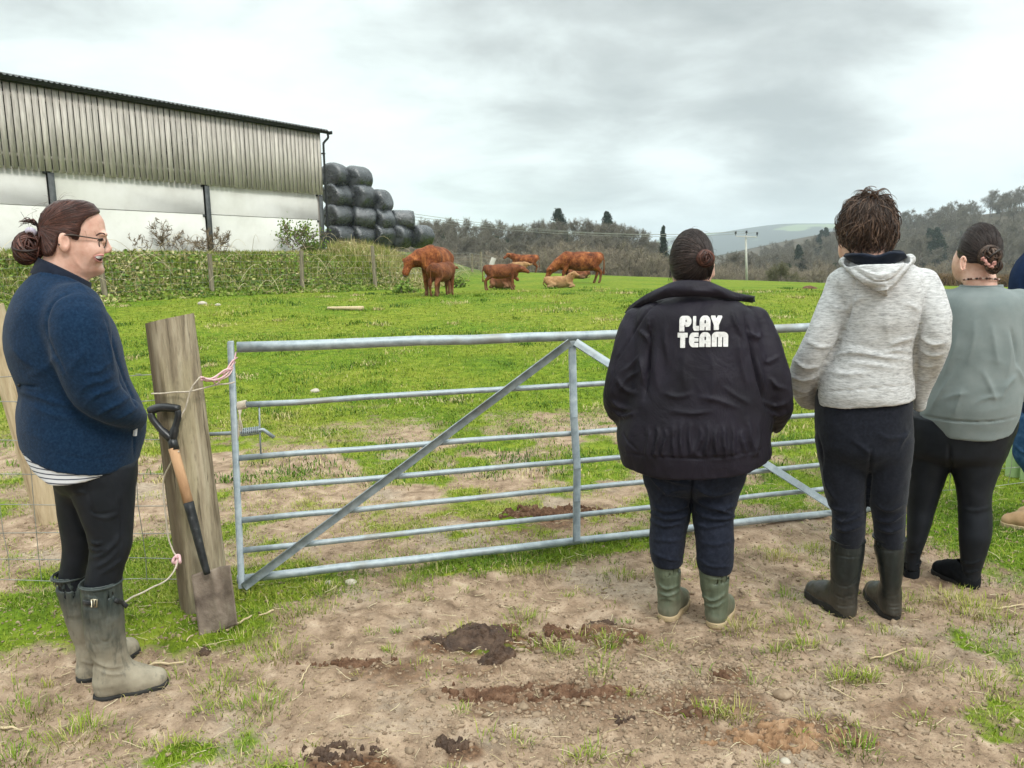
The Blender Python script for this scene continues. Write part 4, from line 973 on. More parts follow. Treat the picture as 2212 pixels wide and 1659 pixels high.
# ------------------------------------------------------------------ people
from mathutils.bvhtree import BVHTree
def poly_sdf(X, Z, poly):
    """signed distance to a polygon in x,z (negative inside), on a grid"""
    P = np.asarray(poly, float); x, z = np.broadcast_arrays(X, Z); d = np.full(x.shape, 1e9); ins = np.zeros(x.shape, bool); n = len(P)
    for i in range(n):
        a, b = P[i], P[(i + 1) % n]; e = b - a; t = np.clip(((x - a[0]) * e[0] + (z - a[1]) * e[1]) / (e @ e + 1e-12), 0, 1)
        d = np.minimum(d, (x - a[0] - t * e[0]) ** 2 + (z - a[1] - t * e[1]) ** 2)
        c = ((a[1] > z) != (b[1] > z)) & (x < (b[0] - a[0]) * (z - a[1]) / (b[1] - a[1] + 1e-12) + a[0]); ins ^= c
    return np.where(ins, -1, 1) * np.sqrt(d)
def poly_sdf3(f, X, Y, Z, poly):
    """distance to a side-view outline, seen along the sight lines; the far side mirrors the near side"""
    k = -f.cam[1] / (-np.abs(Y) - f.cam[1]); x = f.cam[0] + (X - f.cam[0]) * k + 0 * Z; z = f.cam[2] + (Z - f.cam[2]) * k + 0 * X
    sh = x.shape; r = poly_sdf(x.reshape(-1, 1, 1), z.reshape(-1, 1, 1), poly); return r.reshape(sh)
def seen(f, p): q = f.plane(np.array([[p[0], -abs(p[1]), p[2]]]))[0]; return q[0], q[2]
def in_poly(p, poly):
    P = np.asarray(poly); r = False
    for i in range(len(P)):
        a, b = P[i], P[(i + 1) % len(P)]
        if (a[1] > p[1]) != (b[1] > p[1]) and p[0] < (b[0] - a[0]) * (p[1] - a[1]) / (b[1] - a[1]) + a[0]: r = not r
    return r
def bvh_of(o):
    me = o.data; return BVHTree.FromPolygons([v.co for v in me.vertices], [p.vertices for p in me.polygons])
def ring(f, back, front, hw, cy=0.0, n=40):
    a = f.c(*back, cy); b = f.c(*front, cy); th = np.arange(n) * 6.28318 / n; ce = (a + b) / 2
    return ce + np.cos(th)[:, None] * (b - a) / 2 + np.sin(th)[:, None] * np.array([0, hw, 0])
S1, S2, S3, S4, S5, S6 = (.3757, 0, 406.6), (.3595, 0, 976), (.3268, 1247, 488), (.3432, 1626.5, 406.6), (.4118, 1301, 921.7), (.1634, 0, 406.6)

def woman_profile():
    f = Fig('laughing woman in profile wearing navy fleece, glasses and muddy boots, standing at the left', -1.40, 2.58)
    g = np.random.default_rng(21)
    # jacket
    f.frame(*S1)
    rows = f.rows([(462, 210, 330, .06, 0), (495, 178, 400, .085, 0), (540, 132, 470, .125, 0), (600, 84, 548, .165, 0), (640, 60, 574, .182, 0), (700, 36, 605, .20, 0), (800, 13, 665, .205, 0), (900, 19, 700, .21, 0), (1000, 43, 722, .205, 0), (1100, 86, 748, .20, 0), (1155, 99, 768, .20, 0), (1230, 87, 802, .205, 0),
                   (1300, 84, 830, .21, 0), (1380, 90, 846, .215, 0), (1450, 100, 838, .215, 0), (1530, 112, 815, .212, 0), (1620, 122, 790, .21, 0)])
    lo, hi = f.bbox(rows, .10, .17); v = Vol(lo, hi, .0068); v.loft(rows, 0, 2.15)
    arm = [(430, 690, -.155), (448, 790, -.205), (490, 980, -.235), (552, 1165, -.235), (640, 1245, -.225), (722, 1290, -.19), (768, 1315, -.13)]
    rad = [.080, .090, .084, .074, .061, .051, .044]
    for sg in (1, -1): v.limb([f.c(x, y, d * sg) for x, y, d in arm], rad, .028, n=20)
    hem = curve_y(f, [(60, 1470), (110, 1480), (200, 1532), (340, 1566), (560, 1582), (770, 1556), (835, 1500)])
    v.keep(hem(v.X) - v.Z)
    F = [([(425, 592), (345, 625), (295, 670), (262, 760), (270, 850), (300, 930), (345, 1000), (390, 1090)], .008, -.008), ([(600, 735), (640, 860), (690, 1030), (755, 1190), (800, 1270)], .009, -.007), ([(610, 770), (625, 900), (655, 1030)], .012, .006),
         ([(655, 1070), (590, 1110), (520, 1120), (440, 1190)], .013, .008), ([(700, 1130), (630, 1160), (550, 1190), (480, 1260)], .014, .009), ([(760, 1190), (700, 1230), (620, 1270), (560, 1310)], .013, .008), ([(640, 1000), (570, 1050), (480, 1060)], .014, .006), ([(800, 1260), (750, 1290), (680, 1330)], .010, .006),
         ([(100, 1130), (180, 1138), (255, 1132)], .006, -.006), ([(100, 1165), (200, 1190), (330, 1235), (450, 1250)], .02, .008), ([(150, 1240), (300, 1300), (480, 1330)], .03, .005), ([(200, 480), (330, 500), (450, 545), (505, 600)], .012, .006), ([(745, 1340), (770, 1440), (768, 1550)], .008, -.005),
         ([(210, 1508), (400, 1545), (560, 1560), (760, 1535)], .005, -.004), ([(60, 900), (150, 1000), (260, 1040)], .03, .006), ([(330, 950), (260, 1040), (160, 1080)], .025, .006), ([(470, 720), (450, 850), (470, 960)], .03, .004), ([(500, 900), (450, 990), (400, 1040)], .02, .006)]
    jk = f.cloth('fleece_jacket', v, M_fleece, F, (.004, 9), seed=2)
    grid = np.stack([ring(f, (185 + (228 - 185) * t, 492 - 90 * t), (508 + 6 * t, 612 - 68 * t), .088 - .022 * t + .006 * math.sin(3.1 * t)) for t in np.linspace(0, 1, 9)], 1)
    shell('collar', grid[::-1], .007, M_navyc, jk, closed=True)
    bt = bvh_of(jk)
    on = lambda x, y, off=.004: f.on(bt, x, y, off)
    q = MB(); p = on(778, 1396, .006); q.box(p, (.012, .004, .034), np.array([[.98, 0, .17], [0, 1, 0], [-.17, 0, .98]]), bev=.003); q.build('zip_pull', M_white, jk)
    q = MB(); q.tube([on(104, 1125, .006), on(112, 1140, .006)], .005, 6); q.build('toggle', M_black, jk)
    # shirt tail
    r2 = f.rows([(1440, 112, 800, .205, 0), (1520, 128, 790, .205, 0), (1580, 150, 770, .2, 0), (1670, 175, 740, .195, 0)])
    lo, hi = f.bbox(r2, .03); v = Vol(lo, hi, .006); v.loft(r2, 0, 2.2); hb = curve_y(f, [(60, 1470), (145, 1512), (200, 1592), (300, 1642), (450, 1624), (600, 1582), (760, 1530)]); v.keep(hb(v.X) - v.Z); v.keep(v.Z - (hem(v.X) + .05))
    ms = bpy.data.materials.new('striped_cotton'); ms.use_nodes = True; t = NT(ms.node_tree); z = t.add('ShaderNodeSeparateXYZ', ins={0: t.add('ShaderNodeTexCoord').outputs['Object']}); 
    zz = t.math('ADD', z.outputs[2], t.math('MULTIPLY', t.math('MULTIPLY', z.outputs[0], z.outputs[0]), -.35)); s = t.math('FRACT', t.math('MULTIPLY', zz, 68)); t.l.new(t.ramp(s, [(.0, (.025, .03, .06)), (.2, (.025, .03, .06)), (.26, (.62, .63, .66)), (.94, (.62, .63, .66)), (1, (.025, .03, .06))]), t.n['Principled BSDF'].inputs['Base Color']); t.n['Principled BSDF'].inputs['Roughness'].default_value = .9
    f.cloth('shirt_tail', v, ms, (), (.003, 14), seed=5, aniso=(1.6, 1, .4))
    # leggings
    f.frame(*S2)
    hip = f.rows([(-60, 140, 830, .185, 0), (0, 175, 826, .185, 0), (60, 255, 825, .18, 0), (130, 300, 825, .17, 0), (190, 330, 815, .12, 0), (250, 420, 780, .05, 0)])
    near = f.rows([(80, 360, 826, .095, -.085), (200, 405, 822, .098, -.085), (300, 440, 818, .095, -.083), (400, 478, 811, .09, -.08), (500, 518, 803, .082, -.078), (560, 532, 799, .078, -.078), (640, 526, 776, .07, -.08), (700, 512, 752, .064, -.08), (800, 500, 732, .058, -.08), (880, 500, 728, .056, -.08)])
    far = f.rows([(80, 300, 640, .095, .085), (200, 318, 640, .098, .085), (300, 332, 630, .095, .085), (420, 347, 612, .088, .085), (500, 361, 594, .08, .09), (600, 368, 562, .07, .095), (700, 353, 532, .064, .1), (760, 345, 520, .06, .1), (850, 350, 520, .058, .1)])
    lo, hi = f.bbox(hip + near + far, .05); v = Vol(lo, hi, .0065); v.loft(hip, 0); v.loft(near, .03); v.loft(far, .03)
    F = [([(510, 150), (580, 128), (650, 120), (668, 180), (700, 350)], .006, -.004), ([(500, 165), (540, 280), (555, 365), (620, 372), (700, 352)], .006, -.004), ([(690, 60), (715, 200), (728, 400), (725, 560), (700, 700)], .005, -.0035), ([(400, 190), (460, 180), (520, 165)], .012, .006), ([(440, 250), (480, 240), (520, 250)], .01, .005),
         ([(540, 540), (580, 550), (620, 545)], .01, .006), ([(535, 580), (590, 590), (640, 570)], .01, .006), ([(545, 640), (610, 620), (680, 560), (720, 500)], .016, .006), ([(570, 700), (640, 660), (720, 580)], .016, .006), ([(560, 380), (640, 400), (720, 370)], .01, .004), ([(440, 330), (470, 420), (520, 520)], .012, -.004), ([(600, 740), (660, 700), (740, 640)], .014, .005)]
    f.cloth('leggings', v, M_legg, F, (.0022, 11), seed=7)
    # boots
    near = f.rows([(765, 470, 734, .066, -.08), (850, 478, 740, .064, -.08), (950, 487, 747, .062, -.08), (1050, 500, 754, .06, -.08), (1130, 512, 760, .056, -.08), (1200, 536, 770, .05, -.08), (1260, 566, 786, .047, -.08), (1310, 572, 812, .046, -.08), (1360, 565, 800, .045, -.08)])
    b = make_boot(f, 'boot', near, (*f.c(590, 1440, -.08)[:2], -.005), (*f.c(1002, 1440, -.09)[:2], -.005), M_bootw, M_sole, folds=[([(560, 800), (590, 920), (632, 1060)], .006, -.006), ([(655, 800), (650, 940), (632, 1060)], .006, -.006), ([(575, 1010), (590, 1100), (630, 1145), (670, 1110), (690, 1010)], .006, -.004), ([(560, 1250), (640, 1290), (740, 1290)], .012, .006), ([(570, 1300), (660, 1335), (760, 1330)], .012, .005), ([(545, 950), (530, 1100), (580, 1200)], .006, -.004), ([(480, 850), (560, 865), (600, 880)], .006, -.004), ([(478, 930), (550, 940), (590, 930)], .006, -.004)], w=1.02)
    bt = bvh_of(b)
    on2 = lambda x, y, off=.004: f.on(bt, x, y, off, -.1)
    q = MB(); P = [on2(x, y, .003) for x, y in ((550, 888), (582, 888), (582, 932), (550, 932), (550, 888))]; q.tube(P, .003, 6); q.tube([on2(566, 890, .004), on2(566, 930, .004)], .002, 5); q.build('buckle', mat('brass', [(.35, .30, .2), (.55, .5, .38)], 40, .4, metal=.8), b)
    q = MB(); P = [on2(500, 905), on2(520, 908), on2(548, 910)]; q.tube(P, .009, 6, ell=.3); q.build('strap', M_strap, b); q = MB(); q.tube([on2(690, 890), on2(715, 900), on2(738, 905), f.c(748, 918, -.1), f.c(765, 930, -.1)], .008, 6, ell=.3); q.build('strap', M_strap, b)
    far = f.rows([(722, 305, 520, .062, .1), (800, 325, 538, .06, .1), (900, 358, 560, .058, .1), (1000, 390, 578, .056, .1), (1100, 424, 594, .052, .1), (1200, 478, 622, .047, .1), (1250, 480, 640, .045, .1), (1330, 466, 620, .044, .1)])
    make_boot(f, 'boot', far, (*f.c(492, 1370, .06)[:2], 0.0), (*f.c(842, 1370, .23)[:2], 0.0), M_bootw, M_sole, folds=[([(480, 760), (440, 900), (450, 1050)], .01, -.004), ([(380, 790), (400, 950), (440, 1060)], .008, -.004), ([(480, 1250), (540, 1270), (590, 1260)], .01, .005)], w=.98)
    # head
    f.frame(*S6)
    cx, cz = f.c(905, 590)[[0, 2]]
    face = f.rows([(225, 880, 1110, .028, 0), (260, 850, 1190, .042, 0), (295, 820, 1250, .052, 0), (340, 800, 1314, .060, 0), (430, 800, 1374, .066, 0), (560, 800, 1397, .069, 0), (640, 800, 1384, .068, 0), (740, 800, 1374, .066, 0), (850, 820, 1368, .063, 0), (900, 840, 1362, .060, 0), (960, 860, 1348, .057, 0), (1010, 890, 1354, .053, 0), (1080, 960, 1386, .039, 0), (1120, 1050, 1372, .028, 0), (1148, 1130, 1325, .016, 0)])
    lo = np.array([*(f.c(420, 0)[:1]), -.17, f.c(0, 1750)[2]]); hi = np.array([f.c(1500, 0)[0], .17, f.c(0, 100)[2]]); v = Vol(lo, hi, .0034)
    v.ell((cx, 0, cz), (.079, .074, .101)); v.loft(face, .02, 2.25)
    v.limb([f.c(880, 800), f.c(850, 1000), f.c(800, 1300), f.c(790, 1500)], [.062, .062, .068, .11], .03, n=12)
    v.ell(f.c(1075, 1060), (.040, .044, .030), .03); v.ell(f.c(1215, 835, -.046), (.036, .022, .034), .02); v.ell(f.c(1215, 835, .046), (.036, .022, .034), .02)
    v.cone(f.c(1385, 668), f.c(1424, 790), .0075, .0112, .012); v.ell(f.c(1428, 808), (.012, .012, .0105), .008)
    for s in (-1, 1):
        v.ell(f.c(1398, 832, .0115 * s), (.011, .007, .0085), .006); v.ell(f.c(1378, 700, .033 * s), (.017, .016, .010), .01, True); v.ell(f.c(1345, 695, .033 * s), (.0125, .0125, .0125), .004)
        v.ell(f.c(848, 715, .079 * s), (.017, .011, .033), .004); v.ell(f.c(862, 700, .089 * s), (.009, .006, .019), .003, True); v.ell(f.c(1370, 612, .03 * s), (.012, .024, .009), .012)
    v.ell(f.c(1335, 928), (.020, .032, .006), .006, True)
    V, Q = v.mesh(); V = relax(V.astype(float), Q, 1); N = vnormals(V, Q)
    d = fold_field(f.plane(V), f.fold([([(1345, 850), (1285, 880), (1240, 930), (1215, 1000), (1210, 1080)], .0055, -.0035), ([(1225, 890), (1180, 960), (1190, 1040)], .008, .002), ([(1160, 690), (1220, 700), (1280, 690)], .003, -.0013), ([(1160, 720), (1220, 722), (1280, 705)], .003, -.0013), ([(1290, 1060), (1330, 1035), (1350, 1012)], .006, -.002), ([(940, 830), (1010, 980), (1120, 1090)], .012, .003)])) * (N[:, 1] < .1)
    body = mk_mesh('body', V + N * d[:, None], [Q], M_skin, f.root)
    bt = bvh_of(body)
    def patch(poly, off):
        P = spline(np.vstack([poly, poly[:1]]), 28)[:-1]; ce = P.mean(0); n = len(P); V = [f.on(bt, *ce, off)]
        for k in (.35, .7, 1.0): V += [f.on(bt, *(ce + (p - ce) * k), off) for p in P]
        j = np.arange(n); k = (j + 1) % n; T = np.stack([0 * j, 1 + j, 1 + k], 1); Q = np.vstack([np.stack([1 + r * n + j, 1 + (r + 1) * n + j, 1 + (r + 1) * n + k, 1 + r * n + k], 1) for r in (0, 1)]); return MB().raw(np.array(V), Q, T)
    A = lambda *p: np.array(p, float)
    patch(A((1243, 904), (1290, 894), (1338, 889), (1360, 892), (1354, 940), (1336, 964), (1302, 960), (1264, 936)), .0015).build('mouth', mat('mouth_inside', [(.10, .025, .022), (.16, .05, .045)], 60, .5), body)
    patch(A((1258, 906), (1300, 898), (1340, 894), (1358, 897), (1353, 922), (1325, 934), (1290, 930)), .0026).build('teeth', mat('teeth', [(.80, .77, .71), (.88, .86, .81)], 30, .35), body)
    ml = mat('lips', [(.46, .19, .17), (.55, .26, .23)], 60, .45)
    q = MB(); q.tube([f.on(bt, *p, .001) for p in spline(A((1240, 904), (1290, 889), (1338, 883), (1364, 886)), 14)], np.linspace(.0016, .0042, 14), 8); q.tube([f.on(bt, *p, .001) for p in spline(A((1241, 906), (1264, 941), (1302, 967), (1340, 971)), 14)], np.linspace(.0016, .0048, 14), 8)
    q.build('lips', ml, body)
    patch(A((1300, 690), (1325, 679), (1352, 682), (1362, 692), (1340, 702), (1318, 702)), .0012).build('eye', mat('dark_eye', [(.02, .014, .012), (.07, .05, .04)], 90, .3), body)
    q = MB(); q.tube([f.on(bt, *p, .001) for p in spline(A((1288, 694), (1320, 676), (1352, 676), (1372, 688)), 12)], [.0008] + [.0018] * 10 + [.0008], 6); q.tube([f.on(bt, *p, .0) for p in spline(A((1265, 628), (1310, 600), (1360, 596), (1390, 612)), 12)], [.0008] + [.0026] * 10 + [.0012], 6, ell=.5); q.build('brow_and_lashes', H_red, body)
    gl = None
    mg = mat('glasses_frame', [(.03, .025, .022), (.10, .08, .065)], 40, .35, metal=.3); mgl = bpy.data.materials.new('lens_glass'); mgl.use_nodes = True; bb = mgl.node_tree.nodes['Principled BSDF']; bb.inputs['Transmission Weight'].default_value = 1; bb.inputs['Roughness'].default_value = .02; bb.inputs['IOR'].default_value = 1.02; bb.inputs['Base Color'].default_value = (.97, .98, .98, 1)
    q = MB()
    for s in (-1, 1):
        R_ = [f.c(x, y, d * s) for x, y, d in ((1318, 672, .064), (1308, 730, .064), (1322, 785, .058), (1350, 800, .046), (1385, 775, .030), (1402, 725, .019), (1402, 680, .016), (1365, 664, .040), (1318, 672, .064))]
        q.tube(spline(R_, 40), .0017, 6); q.tube(spline([f.c(835, 620, .084 * s), f.c(950, 618, .088 * s), f.c(1060, 634, .084 * s), f.c(1200, 655, .076 * s), f.c(1316, 674, .066 * s)], 20), .0021, 6)
        gl = gl or []; gl.append(np.array(R_[:-1]))
    q.tube(spline([f.c(1403, 690, -.016), f.c(1412, 680, 0), f.c(1403, 690, .016)], 10), .0017, 6); gf = q.build('glasses', mg, f.root)
    for L in gl: mk_mesh('lens', np.vstack([L, L.mean(0)]), [np.array([[i, (i + 1) % 8, 8] for i in range(8)])], mgl, gf)
    # hair
    hp = [f.c(x, y)[[0, 2]] for x, y in ((1335, 322), (1215, 368), (1125, 420), (1080, 490), (1062, 570), (1045, 650), (1030, 700), (965, 680), (905, 618), (800, 600), (768, 715), (735, 830), (690, 900), (540, 930), (300, 900), (250, -100), (1450, -100), (1420, 280))]
    hr = f.rows([(150, 850, 1010, .018, 0), (163, 765, 1125, .042, 0), (195, 695, 1222, .060, 0), (240, 630, 1278, .072, 0), (290, 575, 1318, .079, 0), (340, 545, 1352, .083, 0), (430, 510, 1394, .086, 0), (560, 492, 1405, .086, 0), (700, 500, 1300, .084, 0), (800, 530, 1120, .081, 0), (880, 560, 920, .074, 0), (935, 590, 860, .062, 0)])
    lo, hi = f.bbox(hr, .03); v = Vol(lo, hi, .004); v.loft(hr, 0, 2.1); v.put(-poly_sdf3(f, v.X, v.Y, v.Z, hp), .01, True)
    V, Q = v.mesh(); V = relax(V.astype(float), Q, 2); N = vnormals(V, Q); P2_ = f.plane(V); ga = f.c(505, 510); dd = P2_ - ga; az = np.arctan2(dd[:, 2], dd[:, 0])
    V = V + N * (.0022 * fbm(np.stack([az * 14, np.hypot(dd[:, 0], dd[:, 2]) * 6, np.sign(V[:, 1])], 1), 3, 8))[:, None]; ha = mk_mesh('hair', V, [Q], H_red, f.root, attrs={'tint': np.full(len(V), .4)}); bc = bvh_of(ha)
    edge = spline(np.array([(1060, 640), (1045, 650), (1068, 560), (1085, 490), (1130, 415), (1220, 362), (1325, 318), (1300, 270), (1240, 215), (1130, 172), (1000, 158), (860, 160), (740, 190), (640, 250), (560, 340)], float), 240); low = spline(np.array([(1040, 680), (960, 672), (905, 612), (800, 598), (762, 715), (730, 825), (690, 890), (600, 925), (540, 900)], float), 130)
    nm = MB()
    for k in range(620):
        top = g.random() < .66; E_ = edge if top else low; s0 = E_[g.integers(len(E_))] + g.normal(0, 4, 2); ge = np.array([512, 515.]) + g.normal(0, [10, 28]); mid = (s0 + ge) / 2 + np.array([0, (-26 if top else 18) + g.normal(0, 22)]); u0 = max(0, g.normal(0, .3)); C_ = spline(np.array([s0, mid, ge]), 20)[int(u0 * 10):]
        P = []
        for x, y in C_:
            o = f.cam; d = f.c(x, y) - o; d /= np.linalg.norm(d); h = bc.ray_cast(Vector(o), Vector(d))[0]
            if h is not None: P.append(np.array(h) - d * .0007)
        if len(P) < 5: continue
        P = np.array(P); n = len(P); P[:, 2] += .0006 * g.normal(); rr_ = .0011 * np.sin(np.linspace(.15, 2.9, n)) * g.uniform(.6, 1.3) + .0002; tn = float(np.clip(g.normal(.5, .24), 0, 1)); nm.tube(P, rr_, 4, False, tint=tn); nm.tube(P * [1, -1, 1], rr_, 3, False, tint=tn)
    cc = f.c(900, 560); cc[1] = 0; mb = flyaways(g, nm, cc, np.array([.1, .08, .1]), 50, lambda d: d[2] > -.1 and d[0] < .7, .05, .0004); mb.build('hair_strands', H_red, ha)
    mb = bun(g, f.c(378, 780), .041, (.25, -1, .1), 110, sq=1.2); bun(g, f.c(330, 880, .01), .029, (.3, -1, .3), 50, mb=mb); sphere_mb(mb, f.c(400, 800), (.030, .022, .040), tint=.1); sphere_mb(mb, f.c(335, 880), (.022, .02, .024), tint=.1)
    for k in range(26):
        a = [f.c(505 + g.normal(0, 8), 500 + g.normal(0, 12), g.normal(0, .01)), f.c(440 + g.normal(0, 12), 445 + g.normal(0, 14), g.normal(0, .015)), f.c(370 + g.normal(0, 20), 430 + g.normal(0, 18), g.normal(0, .02)), f.c(290 + g.normal(0, 30), 455 + g.normal(0, 35), g.normal(0, .025))]
        mb.tube(spline(a, 12), np.linspace(.0022, .0005, 12), 4, False, tint=float(g.random()))
        a = [f.c(500, 520, g.normal(0, .02)), f.c(530 + g.normal(0, 10), 640, -.03 + g.normal(0, .01)), f.c(500 + g.normal(0, 14), 780, -.03), f.c(430 + g.normal(0, 25), 880, -.02)]
        mb.tube(spline(a, 12), np.linspace(.003, .0012, 12), 4, False, tint=float(g.random()))
    mb.build('bun', H_red, ha)
    q = MB(); q.tube(spline([f.c(345, 570, -.02), f.c(390, 545, -.035), f.c(450, 570, -.03), f.c(470, 610, -.02)], 12), .008, 8, ell=.5); q.build('hair_band', mat('lilac_band', [(.48, .44, .55), (.62, .58, .68)], 20, .8), ha)
    q = MB(); sphere_mb(q, f.c(790, 745, -.082), (.004,) * 3); q.build('earring', M_black, f.root)
woman_profile()

def letters(f, jk, m, name='printed_lettering'):
    """PLAY / TEAM in fat rounded capitals laid on the jacket back"""
    bt = bvh_of(jk)
    def rr(x, y, x0, y0, x1, y1, rad):  # rounded rectangle, rad per corner: bl, br, tr, tl
        r = np.where(y < (y0 + y1) / 2, np.where(x < (x0 + x1) / 2, rad[0], rad[1]), np.where(x < (x0 + x1) / 2, rad[3], rad[2]))
        qx = np.abs(x - (x0 + x1) / 2) - (x1 - x0) / 2 + r; qy = np.abs(y - (y0 + y1) / 2) - (y1 - y0) / 2 + r
        return np.minimum(np.maximum(qx, qy), 0) + np.hypot(np.maximum(qx, 0), np.maximum(qy, 0)) - r
    U, Im = np.minimum, np.maximum
    sub = lambda a, b: np.maximum(a, -b)
    def P_(x, y): return sub(sub(U(rr(x, y, 0, 0, .42, 1, (.0, .0, .3, .35)), rr(x, y, 0, .30, 1, 1, (.0, .35, .35, .3))), rr(x, y, .50, .60, .60, .76, (.04,) * 4)), rr(x, y, .42, .28, .50, .42, (.02,) * 4))
    def L_(x, y): return U(rr(x, y, 0, 0, .52, 1, (.35, 0, 0, 0)), rr(x, y, 0, 0, 1, .34, (.3, .05, .0, .0)))
    def A_(x, y): return sub(sub(rr(x, y, 0, 0, 1, 1, (0, 0, .42, .42)), rr(x, y, .46, -.1, .56, .24, (.02,) * 4)), rr(x, y, .44, .46, .58, .70, (.06,) * 4))
    def Y_(x, y):
        v1 = np.abs(x - (.5 - .36 * np.clip((y - .34) / .66, 0, 1))) - .24; v2 = np.abs(x - (.5 + .36 * np.clip((y - .34) / .66, 0, 1))) - .24
        return np.maximum(np.maximum(U(v1, v2), y - 1), -y)
    def T_(x, y): return U(rr(x, y, 0, .68, 1, 1, (.02,) * 4), rr(x, y, .27, 0, .76, 1, (.02,) * 4))
    def E_(x, y): return sub(sub(rr(x, y, 0, 0, 1, 1, (.42, .03, .03, .42)), rr(x, y, .55, .62, 1.1, .70, (.02,) * 4)), rr(x, y, .55, .30, 1.1, .38, (.02,) * 4))
    def M_(x, y): return sub(sub(rr(x, y, 0, 0, 1, 1, (0, 0, .3, .3)), rr(x, y, .31, -.1, .38, .66, (.03,) * 4)), rr(x, y, .63, -.1, .70, .66, (.03,) * 4))
    lay = [(P_, 674, 756, 594, 698), (L_, 764, 806, 596, 694), (A_, 808, 882, 592, 690), (Y_, 884, 956, 592, 688), (T_, 662, 730, 706, 806), (E_, 738, 802, 705, 802), (A_, 806, 884, 702, 800), (M_, 888, 999, 700, 798)]
    par = None; st = .0022
    for fn, x0, x1, y0, y1 in lay:
        a = f.c(x0, y1); b = f.c(x1, y0); w, h = b[0] - a[0], b[2] - a[2]; nx, ny = int(w / st) + 1, int(h / st) + 1
        px = np.linspace(0, 1, nx); py = np.linspace(0, 1, ny); gx, gy = np.meshgrid(px, py, indexing='ij'); F = fn(gx, gy)
        inside = fn((gx[:-1, :-1] + gx[1:, 1:]) / 2, (gy[:-1, :-1] + gy[1:, 1:]) / 2) < 0
        # nudge boundary corners onto the outline so edges are smooth
        e = 1e-3; dx = (fn(gx + e, gy) - F) / e; dy = (fn(gx, gy + e) - F) / e; gl = dx * dx + dy * dy + 1e-6
        cs = np.zeros((nx, ny), int)
        for i in (0, 1):
            for j in (0, 1): cs[i:nx - 1 + i, j:ny - 1 + j] += inside
        bd = (cs > 0) & (cs < 4) & (np.abs(F) < 1.5 / min(nx, ny)); gx = np.where(bd, gx - F * dx / gl, gx); gy = np.where(bd, gy - F * dy / gl, gy)
        idx = -np.ones((nx, ny), int); V = []
        for i, j in np.argwhere(cs > 0):
            p = np.array([a[0] + gx[i, j] * w, 0, a[2] + gy[i, j] * h]); o = f.cam; d = (p - o) / np.linalg.norm(p - o); hh = bt.ray_cast(Vector(o), Vector(d))[0]; idx[i, j] = len(V); V.append((np.array(hh) if hh is not None else p) - d * .0028)
        Q = [[idx[i, j], idx[i + 1, j], idx[i + 1, j + 1], idx[i, j + 1]] for i, j in np.argwhere(inside)]
        mk_mesh(name, V, [np.array(Q)], m, jk)

